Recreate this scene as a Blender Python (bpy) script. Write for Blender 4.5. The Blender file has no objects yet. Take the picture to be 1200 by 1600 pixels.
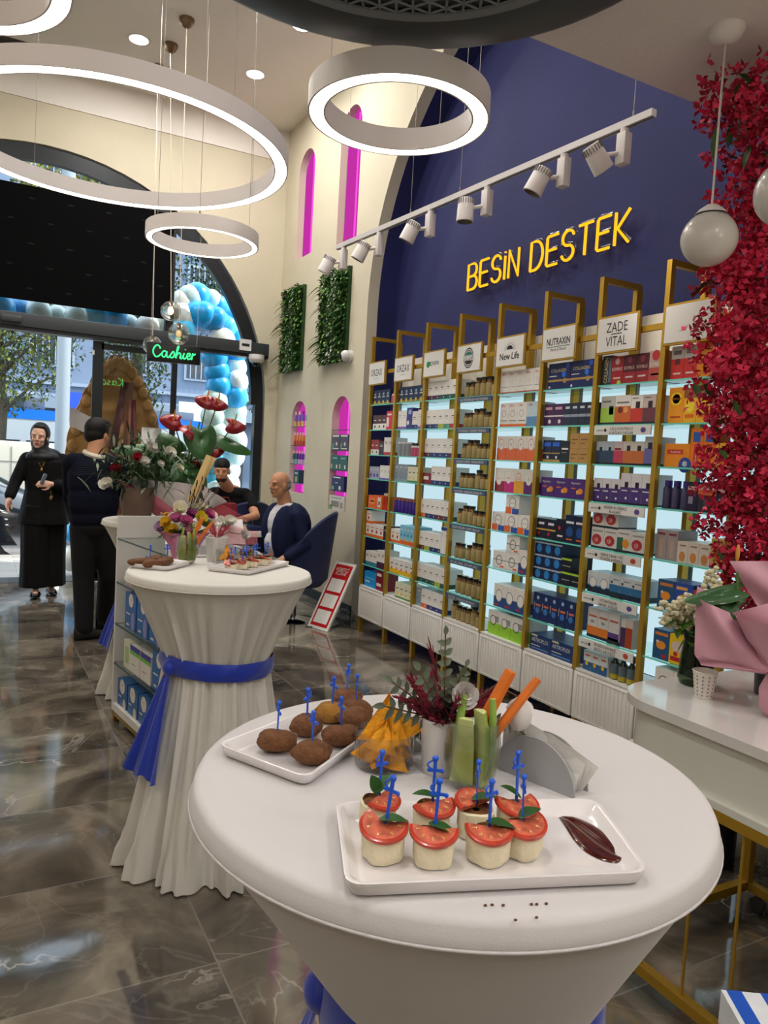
import bpy, bmesh, math, random
from mathutils import Vector as V, Matrix, Euler
PI = math.pi
sc = bpy.context.scene
COL = sc.collection
rnd = random.Random(7)
# ---------------------------------------------------------------- camera
cam = bpy.data.cameras.new('camera'); camo = bpy.data.objects.new('camera', cam); COL.objects.link(camo)
cam.sensor_fit = 'HORIZONTAL'; cam.sensor_width = 36; cam.lens = 1179 / 1200 * 36; cam.clip_start = .02; cam.clip_end = 300
_y, _p, _r = (math.radians(a) for a in (28.26, 3.85, 3.2))
_f = V((math.sin(_y)*math.cos(_p), math.cos(_y)*math.cos(_p), -math.sin(_p)))
_r0 = V((math.cos(_y), -math.sin(_y), 0)); _u0 = _r0.cross(_f)
_rt = math.cos(_r)*_r0 + math.sin(_r)*_u0; _up = -math.sin(_r)*_r0 + math.cos(_r)*_u0
camo.matrix_world = Matrix(((_rt.x, _up.x, -_f.x, 0), (_rt.y, _up.y, -_f.y, 0), (_rt.z, _up.z, -_f.z, 1.52), (0, 0, 0, 1)))
sc.camera = camo
# ---------------------------------------------------------------- world, view
w = bpy.data.worlds.new('sky'); sc.world = w; w.use_nodes = True
nt = w.node_tree; bg = nt.nodes['Background']
bg.inputs[0].default_value = (.74, .87, 1, 1); bg.inputs[1].default_value = 3.0
sc.view_settings.view_transform = 'Standard'; sc.view_settings.look = 'None'
sc.view_settings.exposure = 0.3; sc.view_settings.gamma = 1; sc.view_settings.use_curve_mapping = False
sc.cycles.max_bounces = 8; sc.cycles.diffuse_bounces = 4; sc.cycles.glossy_bounces = 4; sc.cycles.transmission_bounces = 8
sc.cycles.transparent_max_bounces = 16; sc.cycles.sample_clamp_indirect = 4; sc.cycles.sample_clamp_direct = 0
sc.cycles.caustics_reflective = False; sc.cycles.caustics_refractive = False; sc.cycles.use_denoising = True
def light(name, kind, loc, energy, color=(1, 1, 1), size=.2, rot=(0, 0, 0), **k):
    l = bpy.data.lights.new(name, kind); l.energy = energy; l.color = color
    if kind == 'AREA':
        l.shape = k.get('shape', 'DISK'); l.size = size
        if 'size_y' in k: l.size_y = k['size_y']
    if kind == 'SUN': l.angle = .02
    if kind in ('POINT', 'SPOT'): l.shadow_soft_size = size
    if kind == 'SPOT': l.spot_size = k.get('spot', 1.2); l.spot_blend = .6
    o = bpy.data.objects.new(name, l); o.location = loc; o.rotation_euler = rot; COL.objects.link(o); return o
light('sun', 'SUN', (6, 14, 12), 5.0, (1, .95, .86), rot=V((-.62, .22, -.75)).to_track_quat('-Z', 'Y').to_euler())
WARM = (1, .93, .82); COOL = (1, .97, .92)
# recessed spots of the tall hall: beam lamps sit just under their lenses
HALL_SPOTS = [(1.26, 7.8), (2.41, 7.79), (2.49, 6.7), (1.26, 6.7), (1.9, 5.2), (.1, 5.6), (-1.1, 6.7), (-1.1, 4.4), (.6, 3.6), (2.2, 3.6)]
for x, y in HALL_SPOTS:
    light('spot_beam', 'AREA', (x, y, 5.36), 19, COOL, .16)
# recessed lamps of the low ceiling over the photographer
LOW_SPOTS = [(.2, .9), (-1.2, .9), (1.7, .1), (.2, -1.2), (2.4, -1), (-1.2, -1.2), (1.2, -.6)]
for x, y in LOW_SPOTS:
    light('spot_beam', 'AREA', (x, y, 3.18), 7, COOL, .16)
# ---------------------------------------------------------------- materials
def lin(h):
    h = h.lstrip('#'); c = [int(h[i:i+2], 16)/255 for i in (0, 2, 4)]
    return tuple(x/12.92 if x <= .04045 else ((x+.055)/1.055)**2.4 for x in c) + (1,)
_M = {}
def mat(name, col, rough=.5, metal=0, emit=0, var=0, vscale=8, bump=0, bscale=60, spec=.5, trans=0, ior=1.45, sss=0, sheen=0, coat=0, alpha=1):
    if name in _M: return _M[name]
    m = bpy.data.materials.new(name); m.use_nodes = True; n = m.node_tree; b = n.nodes['Principled BSDF']
    c = lin(col) if isinstance(col, str) else tuple(col)+(1,)
    b.inputs['Base Color'].default_value = c; b.inputs['Roughness'].default_value = rough; b.inputs['Metallic'].default_value = metal
    b.inputs['Specular IOR Level'].default_value = spec; b.inputs['Transmission Weight'].default_value = trans; b.inputs['IOR'].default_value = ior
    b.inputs['Coat Weight'].default_value = coat; b.inputs['Sheen Weight'].default_value = sheen; b.inputs['Alpha'].default_value = alpha
    if sss: b.inputs['Subsurface Weight'].default_value = sss; b.inputs['Subsurface Radius'].default_value = (.02, .008, .005); b.inputs['Subsurface Scale'].default_value = .3
    if emit: b.inputs['Emission Color'].default_value = c; b.inputs['Emission Strength'].default_value = emit
    if var or bump:
        tc = n.nodes.new('ShaderNodeTexCoord')
        if var:
            t = n.nodes.new('ShaderNodeTexNoise'); t.inputs['Scale'].default_value = vscale; t.inputs['Detail'].default_value = 4
            n.links.new(tc.outputs['Object'], t.inputs['Vector'])
            r = n.nodes.new('ShaderNodeValToRGB'); r.color_ramp.elements[0].position = .3; r.color_ramp.elements[1].position = .7
            r.color_ramp.elements[0].color = tuple(max(0, x*(1-var)) for x in c[:3])+(1,); r.color_ramp.elements[1].color = tuple(min(1, x*(1+var*.6)) for x in c[:3])+(1,)
            n.links.new(t.outputs[0], r.inputs[0]); n.links.new(r.outputs[0], b.inputs['Base Color'])
        if bump:
            t = n.nodes.new('ShaderNodeTexNoise'); t.inputs['Scale'].default_value = bscale; t.inputs['Detail'].default_value = 3
            n.links.new(tc.outputs['Object'], t.inputs['Vector'])
            u = n.nodes.new('ShaderNodeBump'); u.inputs['Strength'].default_value = bump; u.inputs['Distance'].default_value = .01
            n.links.new(t.outputs[0], u.inputs['Height']); n.links.new(u.outputs[0], b.inputs['Normal'])
    _M[name] = m; return m
def glass(name, col=(1, 1, 1), refl=1.0, rough=0.0, ior=1.45, solid=0.0):
    """real sheet glass: clear transmission with fresnel reflection; solid > 0 mixes in refraction for thick ware"""
    if name in _M: return _M[name]
    m = bpy.data.materials.new(name); m.use_nodes = True; n = m.node_tree; n.nodes.clear()
    o = n.nodes.new('ShaderNodeOutputMaterial'); t = n.nodes.new('ShaderNodeBsdfTransparent'); t.inputs[0].default_value = tuple(col)+(1,)
    g = n.nodes.new('ShaderNodeBsdfGlossy'); g.inputs['Roughness'].default_value = rough; mx = n.nodes.new('ShaderNodeMixShader')
    f = n.nodes.new('ShaderNodeFresnel'); f.inputs[0].default_value = ior
    src = t
    if solid:
        gl = n.nodes.new('ShaderNodeBsdfGlass'); gl.inputs['Color'].default_value = tuple(col)+(1,); gl.inputs['IOR'].default_value = 1.3
        m2 = n.nodes.new('ShaderNodeMixShader'); m2.inputs[0].default_value = solid
        n.links.new(t.outputs[0], m2.inputs[1]); n.links.new(gl.outputs[0], m2.inputs[2]); src = m2
    gm = n.nodes.new('ShaderNodeNewGeometry'); iv = n.nodes.new('ShaderNodeMath'); iv.operation = 'SUBTRACT'; iv.inputs[0].default_value = 1; n.links.new(gm.outputs['Backfacing'], iv.inputs[1]); ml = n.nodes.new('ShaderNodeMath'); ml.operation = 'MULTIPLY'; n.links.new(f.outputs[0], ml.inputs[0]); n.links.new(iv.outputs[0], ml.inputs[1]); n.links.new(ml.outputs[0], mx.inputs[0]); n.links.new(src.outputs[0], mx.inputs[1]); n.links.new(g.outputs[0], mx.inputs[2]); n.links.new(mx.outputs[0], o.inputs[0])
    _M[name] = m; return m
def glow(name, col, s):
    if name in _M: return _M[name]
    m = bpy.data.materials.new(name); m.use_nodes = True; n = m.node_tree; n.nodes.clear()
    o = n.nodes.new('ShaderNodeOutputMaterial'); e = n.nodes.new('ShaderNodeEmission'); e.inputs[0].default_value = lin(col) if isinstance(col, str) else tuple(col)+(1,); e.inputs[1].default_value = s
    n.links.new(e.outputs[0], o.inputs[0]); _M[name] = m; return m
def pf(h): return mat('petal_' + h.strip('#'), h, .9, spec=.15, var=.12, vscale=60)
def pc(h):  # printed card / plastic of one colour
    return mat('card_' + h.strip('#'), h, .38, spec=.4, var=.05, vscale=25)
# ---------------------------------------------------------------- mesh builder
def fit(v, M): return [M @ V(p) for p in v]
class MB:
    def __init__(s): s.v = []; s.f = []; s.m = []
    def add(s, v, f, m=0, M=None):
        k = len(s.v); s.v += [tuple(M @ V(p)) if M is not None else tuple(p) for p in v]
        s.f += [tuple(i+k for i in q) for q in f]; s.m += [m]*len(f) if isinstance(m, int) else list(m); return s
    def box(s, c, d, m=0, M=None, bev=0, rz=0):
        x, y, z = (k/2 for k in d)
        T = Matrix.Translation(c) @ Matrix.Rotation(rz, 4, 'Z')
        if M is not None: T = M @ T
        if bev:
            bm = bmesh.new(); bmesh.ops.create_cube(bm, size=1); bmesh.ops.scale(bm, vec=d, verts=bm.verts)
            bmesh.ops.bevel(bm, geom=bm.edges[:], offset=min(bev, x*.98, y*.98, z*.98), segments=2, profile=.6, affect='EDGES')
            bm.verts.ensure_lookup_table(); r = ([tuple(v.co) for v in bm.verts], [tuple(v.index for v in f.verts) for f in bm.faces]); bm.free()
            return s.add(r[0], r[1], m, T)
        v = [(a, b, e) for a in (-x, x) for b in (-y, y) for e in (-z, z)]
        return s.add(v, [(0, 1, 3, 2), (4, 6, 7, 5), (0, 4, 5, 1), (2, 3, 7, 6), (0, 2, 6, 4), (1, 5, 7, 3)], m, T)
    def tube(s, pts, r, n=8, m=0, closed=False, M=None, caps=True, flat=1.0):
        pts = [V(p) for p in pts]; N = len(pts); R = r if isinstance(r, (list, tuple)) else [r]*N
        v = []; ref = None
        for i, p in enumerate(pts):
            a = pts[i-1] if (i or closed) else p; b = pts[(i+1) % N] if (i < N-1 or closed) else p
            t = (b-a); t = t.normalized() if t.length > 1e-9 else V((0, 0, 1))
            if ref is None: ref = V((0, 0, 1)) if abs(t.z) < .9 else V((1, 0, 0))
            u = (ref - ref.dot(t)*t)
            if u.length < 1e-4: u = t.orthogonal()
            u.normalize(); ref = u; w2 = t.cross(u)
            v += [p + R[i]*(math.cos(2*PI*k/n)*u*flat + math.sin(2*PI*k/n)*w2) for k in range(n)]
        f = []
        for i in range(N if closed else N-1):
            j = (i+1) % N
            f += [(i*n+k, i*n+(k+1) % n, j*n+(k+1) % n, j*n+k) for k in range(n)]
        if caps and not closed: f += [tuple(range(n-1, -1, -1)), tuple((N-1)*n+k for k in range(n))]
        return s.add(v, f, m, M)
    def cyl(s, a, b, r, r2=None, n=12, m=0, M=None): return s.tube([a, b], [r, r if r2 is None else r2], n, m, M=M)
    def lathe(s, prof, n=24, m=0, c=(0, 0, 0), M=None, rmod=None, cap=False):
        v = []
        for j, (r, z) in enumerate(prof):
            for k in range(n):
                a = 2*PI*k/n; q = r*(rmod(a, j) if rmod else 1); v.append((c[0]+q*math.cos(a), c[1]+q*math.sin(a), c[2]+z))
        f = []; mm = []
        for j in range(len(prof)-1):
            f += [(j*n+k, j*n+(k+1) % n, (j+1)*n+(k+1) % n, (j+1)*n+k) for k in range(n)]
            mm += [m if isinstance(m, int) else m[j]]*n
        if cap: f += [tuple(range(n-1, -1, -1)), tuple((len(prof)-1)*n+k for k in range(n))]; mm += [m if isinstance(m, int) else m[0], m if isinstance(m, int) else m[-1]]
        return s.add(v, f, mm, M)
    def ell(s, c, r, nu=14, nv=9, m=0, M=None, R=None, fn=None):
        v = []; f = []
        T = Matrix.Translation(c) @ (R if R is not None else Matrix.Identity(4))
        if M is not None: T = M @ T
        for j in range(nv+1):
            t = PI*j/nv
            for k in range(nu):
                a = 2*PI*k/nu; q = V((math.sin(t)*math.cos(a), math.sin(t)*math.sin(a), math.cos(t)))
                h = fn(q) if fn else 1
                v.append((q.x*r[0]*h, q.y*r[1]*h, q.z*r[2]*h))
        for j in range(nv): f += [(j*nu+k, (j+1)*nu+k, (j+1)*nu+(k+1) % nu, j*nu+(k+1) % nu) for k in range(nu)]
        return s.add(v, f, m, T)
    def grid(s, fn, nu, nv, m=0, M=None, cu=False):
        v = [fn(i/nu, j/nv) for j in range(nv+1) for i in range(nu if cu else nu+1)]; W = nu if cu else nu+1
        f = [(j*W+i, j*W+(i+1) % W, (j+1)*W+(i+1) % W, (j+1)*W+i) for j in range(nv) for i in range(nu)]
        return s.add(v, f, m, M)
    def mesh(s, name, mats, smooth=40, merge=0):
        me = bpy.data.meshes.new(name); me.from_pydata(s.v, [], s.f)
        for q in (mats if isinstance(mats, (list, tuple)) else [mats]): me.materials.append(q)
        me.polygons.foreach_set('material_index', s.m)
        if merge:
            bm = bmesh.new(); bm.from_mesh(me); bmesh.ops.remove_doubles(bm, verts=bm.verts, dist=merge); bmesh.ops.recalc_face_normals(bm, faces=bm.faces); bm.to_mesh(me); bm.free()
        if smooth:
            me.polygons.foreach_set('use_smooth', [True]*len(me.polygons)); me.set_sharp_from_angle(angle=math.radians(smooth))
        me.update(); return me
    def build(s, name, mats, parent=None, smooth=40, merge=0, loc=None, rz=0):
        o = bpy.data.objects.new(name, s.mesh(name, mats, smooth, merge)); COL.objects.link(o)
        if parent is not None: o.parent = parent
        if loc is not None: o.location = loc
        if rz: o.rotation_euler = (0, 0, rz)
        return o
def tag(o, label=None, cat=None, group=None, kind=None):
    if label: o['label'] = label
    if cat: o['category'] = cat
    if group: o['group'] = group
    if kind: o['kind'] = kind
    return o
def thing(name, label, cat, loc=(0, 0, 0), rz=0, group=None):
    o = bpy.data.objects.new(name, None); COL.objects.link(o); o.location = loc; o.rotation_euler = (0, 0, rz); o.empty_display_size = .05
    return tag(o, label, cat, group)
def struct(mb, name, mats, smooth=40): return tag(mb.build(name, mats, smooth=smooth), kind='structure')
def copy_tree(o, parent=None):
    c = o.copy(); COL.objects.link(c)
    if parent is not None: c.parent = parent
    for ch in [x for x in KIDS.get(o.name, [])]: copy_tree(ch, c)
    return c
KIDS = {}
def remember(root):
    def rec(o):
        KIDS[o.name] = list(o.children)
        for c in KIDS[o.name]: rec(c)
    bpy.context.view_layer.update(); rec(root)
def dup(root, loc, rz, label, group=None):
    c = copy_tree(root); c.location = loc; c.rotation_euler = (0, 0, rz); c['label'] = label
    if group: c['group'] = group
    return c
# text -> flat or outlined geometry, centred, height normalised to 1 cap unit
_T = {}
def text_geo(t, outline=0, ext=0, res=2, sx=1, shear=0):
    k = (t, outline, ext, res, sx, shear)
    if k not in _T:
        cu = bpy.data.curves.new('lettering', 'FONT'); cu.body = t; cu.size = 1; cu.resolution_u = res; cu.align_x = 'CENTER'; cu.align_y = 'CENTER'; cu.shear = shear
        if outline: cu.fill_mode = 'NONE'; cu.bevel_depth = outline; cu.bevel_resolution = 1
        if ext: cu.extrude = ext
        o = bpy.data.objects.new('lettering', cu); COL.objects.link(o); dg = bpy.context.evaluated_depsgraph_get()
        me = bpy.data.meshes.new_from_object(o.evaluated_get(dg))
        vs = [(v.co.x*sx, v.co.y, v.co.z) for v in me.vertices]; fs = [tuple(p.vertices) for p in me.polygons]
        if vs:
            cx = (min(v[0] for v in vs)+max(v[0] for v in vs))/2; cy = (min(v[1] for v in vs)+max(v[1] for v in vs))/2
            vs = [(v[0]-cx, v[1]-cy, v[2]) for v in vs]
        bpy.data.objects.remove(o); bpy.data.curves.remove(cu); bpy.data.meshes.remove(me); _T[k] = (vs, fs)
    return _T[k]
def put_text(mb, t, c, h, m=0, wmax=None, M=None, depth=0, **k):
    """text facing -Y, centred at c, cap height ~.7h"""
    vs, fs = text_geo(t, **k)
    if not vs: return
    W = max(v[0] for v in vs)-min(v[0] for v in vs); s = h; sx = h
    if wmax and W*s > wmax: sx = wmax/W
    mb.add([(c[0]+v[0]*sx, c[1]-v[2]*s, c[2]+v[1]*s) for v in vs], fs, m, M)
def poly_holes(outer, holes):
    cu = bpy.data.curves.new('fill', 'CURVE'); cu.dimensions = '2D'; cu.fill_mode = 'BOTH'
    for L in [outer]+holes:
        sp = cu.splines.new('POLY'); sp.points.add(len(L)-1); sp.use_cyclic_u = True
        for i, p in enumerate(L): sp.points[i].co = (p[0], p[1], 0, 1)
    o = bpy.data.objects.new('fill', cu); COL.objects.link(o); dg = bpy.context.evaluated_depsgraph_get()
    me = bpy.data.meshes.new_from_object(o.evaluated_get(dg)); r = ([(v.co.x, v.co.y) for v in me.vertices], [tuple(p.vertices) for p in me.polygons])
    bpy.data.objects.remove(o); bpy.data.curves.remove(cu); bpy.data.meshes.remove(me); return r
def arch_loop(cx, w, z0, ztop, n=14):
    r = w/2; zs = ztop-r
    return [(cx-r, z0), (cx+r, z0)] + [(cx+r*math.cos(PI*i/n), zs+r*math.sin(PI*i/n)) for i in range(n+1)]
def leaf(mb, base, d, L, W, m=0, up=V((0, 0, 1)), droop=.25, fold=.15, n=3, tip=1.0):
    d = V(d).normalized(); side = d.cross(up)
    side = side.normalized() if side.length > .01 else d.orthogonal().normalized(); nr = side.cross(d)
    v = []; base = V(base)
    for i in range(n+1):
        t = i/n; wd = W*.5*math.sin(PI*min(1, (t*.92+.05))**tip)*(1 if t < 1 else .15)
        c = base + d*L*t - V((0, 0, 1))*droop*L*t*t
        v += [c - side*wd + nr*wd*fold*2, c, c + side*wd + nr*wd*fold*2]
    f = []
    for i in range(n): f += [(3*i, 3*i+1, 3*i+4, 3*i+3), (3*i+1, 3*i+2, 3*i+5, 3*i+4)]
    mb.add(v, f, m)
def rdir(zb=0):
    a = rnd.uniform(0, 2*PI); z = rnd.uniform(-1, 1); q = math.sqrt(1-z*z); return V((q*math.cos(a), q*math.sin(a), z+zb)).normalized()
# ================================================================ SETTING
WALL = mat('plaster_beige', '#c8bfa9', .85, var=.04, vscale=3, bump=.05, bscale=120)
CEIL = mat('ceiling_paint', '#e6e0d8', .9, var=.03, vscale=2)
BLUE = mat('blue_plaster', '#1d2156', .75, var=.15, vscale=2.2, bump=.12, bscale=30)
DARK = mat('anthracite_aluminium', '#1d2024', .4, .3)
GREYF = mat('grey_aluminium', '#3c4043', .42, .3)
def floor_mat():
    m = bpy.data.materials.new('grey_marble_tiles'); m.use_nodes = True; n = m.node_tree; b = n.nodes['Principled BSDF']; L = n.links.new
    tc = n.nodes.new('ShaderNodeTexCoord'); mp = n.nodes.new('ShaderNodeMapping'); mp.inputs['Location'].default_value = (-.65, -.3, 0); L(tc.outputs['Object'], mp.inputs['Vector'])
    br = n.nodes.new('ShaderNodeTexBrick'); br.offset = 0; br.inputs['Scale'].default_value = 1; br.inputs['Brick Width'].default_value = 1.2; br.inputs['Row Height'].default_value = .6
    br.inputs['Mortar Size'].default_value = .003; br.inputs['Mortar Smooth'].default_value = 0; br.inputs['Color1'].default_value = (0, 0, 0, 1); br.inputs['Color2'].default_value = (1, 1, 1, 1); br.inputs['Mortar'].default_value = (.5, .5, .5, 1); L(mp.outputs[0], br.inputs['Vector'])
    # each tile shifts the vein pattern
    ad = n.nodes.new('ShaderNodeVectorMath'); ad.operation = 'MULTIPLY_ADD'; ad.inputs[1].default_value = (7, 5, 3); L(br.outputs['Color'], ad.inputs[0]); L(tc.outputs['Object'], ad.inputs[2])
    n1 = n.nodes.new('ShaderNodeTexNoise'); n1.inputs['Scale'].default_value = 2.2; n1.inputs['Detail'].default_value = 8; n1.inputs['Distortion'].default_value = 1.2; L(ad.outputs[0], n1.inputs['Vector'])
    r1 = n.nodes.new('ShaderNodeValToRGB'); e = r1.color_ramp.elements; e[0].position = .32; e[0].color = lin('#39352f'); e[1].position = .72; e[1].color = lin('#8f8576')
    e2 = e.new(.52); e2.color = lin('#61594e'); L(n1.outputs[0], r1.inputs[0])
    def vein(scale, dist, wd, seed):
        mpp = n.nodes.new('ShaderNodeMapping'); mpp.inputs['Location'].default_value = (seed, seed*.7, 0); mpp.inputs['Rotation'].default_value = (0, 0, seed); L(ad.outputs[0], mpp.inputs['Vector'])
        t = n.nodes.new('ShaderNodeTexNoise'); t.inputs['Scale'].default_value = scale; t.inputs['Detail'].default_value = 5; t.inputs['Distortion'].default_value = dist; L(mpp.outputs[0], t.inputs['Vector'])
        s1 = n.nodes.new('ShaderNodeMath'); s1.operation = 'SUBTRACT'; s1.inputs[1].default_value = .5; L(t.outputs[0], s1.inputs[0])
        s2 = n.nodes.new('ShaderNodeMath'); s2.operation = 'ABSOLUTE'; L(s1.outputs[0], s2.inputs[0])
        s3 = n.nodes.new('ShaderNodeMapRange'); s3.inputs['From Min'].default_value = 0; s3.inputs['From Max'].default_value = wd; s3.inputs['To Min'].default_value = 1; s3.inputs['To Max'].default_value = 0; L(s2.outputs[0], s3.inputs['Value']); return s3
    va = vein(1.1, 1.8, .008, 1.3); vb = vein(2.3, 1.0, .012, 4.1)
    g = n.nodes.new('ShaderNodeTexNoise'); g.inputs['Scale'].default_value = 1.7; L(ad.outputs[0], g.inputs['Vector'])
    gr = n.nodes.new('ShaderNodeMapRange'); gr.inputs['From Min'].default_value = .5; gr.inputs['From Max'].default_value = .68; L(g.outputs[0], gr.inputs['Value'])
    mu = n.nodes.new('ShaderNodeMath'); mu.operation = 'MULTIPLY'; L(va.outputs[0], mu.inputs[0]); L(gr.outputs[0], mu.inputs[1])
    mb_ = n.nodes.new('ShaderNodeMath'); mb_.operation = 'MULTIPLY'; mb_.inputs[1].default_value = .14; L(vb.outputs[0], mb_.inputs[0])
    mm = n.nodes.new('ShaderNodeMath'); mm.operation = 'MAXIMUM'; L(mu.outputs[0], mm.inputs[0]); L(mb_.outputs[0], mm.inputs[1])
    mx = n.nodes.new('ShaderNodeMixRGB'); mx.inputs[2].default_value = lin('#aaa398'); L(mm.outputs[0], mx.inputs[0]); L(r1.outputs[0], mx.inputs[1])
    my = n.nodes.new('ShaderNodeMixRGB'); my.inputs[2].default_value = lin('#78736c'); L(br.outputs['Fac'], my.inputs[0]); L(mx.outputs[0], my.inputs[1])
    L(my.outputs[0], b.inputs['Base Color']); b.inputs['Roughness'].default_value = .07; b.inputs['Specular IOR Level'].default_value = .85; b.inputs['Coat Weight'].default_value = .10; b.inputs['Coat Roughness'].default_value = .04; b.inputs['Coat IOR'].default_value = 1.6
    bn = n.nodes.new('ShaderNodeTexNoise'); bn.inputs['Scale'].default_value = 3; bn.inputs['Detail'].default_value = 3; L(tc.outputs['Object'], bn.inputs['Vector'])
    bp = n.nodes.new('ShaderNodeBump'); bp.inputs['Strength'].default_value = .06; bp.inputs['Distance'].default_value = .02; L(bn.outputs[0], bp.inputs['Height']); L(bp.outputs[0], b.inputs['Normal'])
    return m
XR, YF, XL, YB, ZC = 3.2, 8.9, -2.1, -3.2, 5.39
f = MB(); f.box(((XL+XR+.5)/2, (YB+YF)/2+.05, -.05), (XR+.5-XL, YF-YB+.1, .1)); struct(f, 'floor', floor_mat())
c = MB(); c.box(((XL+XR+.5)/2, (2.48+YF)/2, ZC+.05), (XR+.5-XL, YF-2.48+.3, .1)); struct(c, 'ceiling', CEIL)
c = MB(); c.box(((XL+XR+.5)/2, (YB+2.48)/2, 3.2+.15), (XR+.5-XL, 2.48-YB, .3)); c.box(((XL+XR+.5)/2, 2.38, 4.45), (XR+.5-XL, .2, 1.9)); tag(c.build('ceiling_low', mat('ceiling_low_paint', '#e4dcda', .9, var=.04, vscale=60, bump=.1, bscale=200)), kind='structure')
# ---- shelf-side wall (X = 3.2) with the big arched recess and four niches
AY, AZ, AR, Y0, Y1 = 4.341, 2.91, 2.171, 2.17, 6.51
NICH = [(8.24, .47, 3.79, 4.98), (7.08, .48, 3.68, 5.02), (8.13, .46, 1.1, 2.15), (6.98, .44, .99, 2.15)]
big = [(Y0, .0), (Y1, .0)] + [(AY+AR*math.cos(PI*i/40), AZ+AR*math.sin(PI*i/40)) for i in range(41)]
outer = [(YB, 0), (Y0, 0)] + list(reversed([(AY+AR*math.cos(PI*i/40), AZ+AR*math.sin(PI*i/40)) for i in range(41)])) + [(Y1, 0), (YF, 0), (YF, ZC), (YB, ZC)]
vs, fs = poly_holes(outer, [arch_loop(*n_) for n_ in NICH])
m_ = MB(); m_.add([(XR, a, b) for a, b in vs], fs)
def reveal(mb, loop, x0, x1, m=0, closed=True):
    n = len(loop); mb.add([(x0, a, b) for a, b in loop]+[(x1, a, b) for a, b in loop], [(i, (i+1) % n, n+(i+1) % n, n+i) for i in range(n if closed else n-1)], m)
for n_ in NICH: reveal(m_, arch_loop(*n_), XR, XR+.08)
bl = [(Y0, 0)] + list(reversed(big[2:])) + [(Y1, 0)]
reveal(m_, bl, XR, 3.31, closed=False)
struct(m_, 'wall_right', WALL, smooth=35)
m_ = MB(); reveal(m_, bl, 3.31, 3.5, closed=False); m_.box((3.53, (Y0+Y1)/2, 2.6), (.06, Y1-Y0+.1, 5.2)); tag(m_.build('wall_recess', BLUE, smooth=35), kind='structure')
LEDP = glow('magenta_backlit_acrylic', (.62, .035, .42), .72); LEDP2 = glow('magenta_tube', (.8, .07, .6), 1.1)
for i, (cy, wd, z0, z1) in enumerate(NICH):
    m_ = MB(); L = arch_loop(cy, wd+.02, z0-.01, z1+.01); m_.add([(XR+.085, a, b) for a, b in L], [tuple(range(len(L)))]); tag(m_.build('wall_niche_panel', LEDP), kind='structure')
    m_ = MB(); m_.cyl((XR+.068, cy-.04, z0+.02), (XR+.068, cy-.04, z1-.06), .010, n=8); tag(m_.build('led_tube', LEDP2), ['magenta light tube in the upper wall niche nearer the street window', 'magenta light tube in the upper wall niche over the second plant panel', 'magenta light tube in the lower niche filled with bottles', 'magenta light tube in the lower niche filled with boxes'][i], 'light tube')
# ---- street wall (Y = 8.9) with the arch
FX, FZ, FR = .557, 2.118, 2.473
def arc(r, n=40, a0=0, a1=PI): return [(FX+r*math.cos(a0+(a1-a0)*i/n), FZ+r*math.sin(a0+(a1-a0)*i/n)) for i in range(n+1)]
outer = [(XL, 0)] + [(FX-FR-.02, 0)] + list(reversed(arc(FR+.02))) + [(FX+FR+.02, 0), (XR, 0), (XR, ZC), (XL, ZC)]
vs, fs = poly_holes(outer, []); m_ = MB(); m_.add([(a, YF, b) for a, b in vs], [tuple(reversed(q)) for q in fs])
lp = [(FX-FR-.02, 0)] + list(reversed(arc(FR+.02))) + [(FX+FR+.02, 0)]; n = len(lp)
m_.add([(a, YF, b) for a, b in lp]+[(a, YF+.3, b) for a, b in lp], [(i, i+1, n+i+1, n+i) for i in range(n-1)])
m_.box(((XL+XR)/2, YF-.006, (5.03+ZC)/2), (XR-XL, .012, ZC-5.03), 1)
struct(m_, 'wall_front', [WALL, CEIL], smooth=35)
m_ = MB(); m_.box((XL-.05, (YB+YF)/2, ZC/2), (.1, YF-YB, ZC)); struct(m_, 'wall_left', WALL)
m_ = MB(); m_.box(((XL+XR)/2, YB-.05, 1.6), (XR-XL, .1, 3.2)); struct(m_, 'wall_back', WALL)
m_ = MB(); m_.box((XR-.008, (Y1+YF)/2, .05), (.016, YF-Y1, .1)); struct(m_, 'baseboard_right', DARK)
# window frame of the street front
m_ = MB(); YW = YF+.06
ro = arc(FR); ri = arc(FR-.15); n = len(ro)
m_.add([(a, YW-.04, b) for a, b in ro]+[(a, YW-.04, b) for a, b in ri]+[(a, YW+.04, b) for a, b in ri]+[(a, YW+.04, b) for a, b in ro], [(k*n+i, k*n+i+1, ((k+1) % 4)*n+i+1, ((k+1) % 4)*n+i) for k in range(4) for i in range(n-1)])
for x in (FX+FR-.05, FX-FR+.05): m_.box((x, YW, 1.06), (.1, .1, 2.12))
m_.box((1.875, YW, 3.5), (.09, .08, 1.95)); m_.box((FX-1.32, YW, 3.4), (.09, .08, 2.1)); m_.box((1.97, YW+.02, 1.36), (.045, .06, 2.7))
tag(m_.build('window_frame', DARK), kind='structure')
m_ = MB(); m_.box((FX, YW-.12, 2.765), (2*FR-.02, .2, .14), 0, bev=.01); m_.box((FX, YW-.12, 2.68), (2*FR-.02, .16, .04), 1); tag(m_.build('door_header', [GREYF, DARK]), kind='structure')
GL = glass('street_glass', (.93, .96, .97), rough=0, ior=1.5)
m_ = MB(); L = arc(FR-.14, 40); L2 = [(a, b) for a, b in L if b > 2.84]; m_.add([(a, YW, b) for a, b in [(L2[0][0], 2.84)]+L2+[(L2[-1][0], 2.84)]], [tuple(range(len(L2)+2))]); tag(m_.build('window_1', GL), kind='structure')
m_ = MB(); m_.add([(1.99, YW, 0), (2.95, YW, 0), (2.95, YW, 2.68), (1.99, YW, 2.68)], [(0, 1, 2, 3)]); tag(m_.build('window_2', GL), kind='structure')
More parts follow.
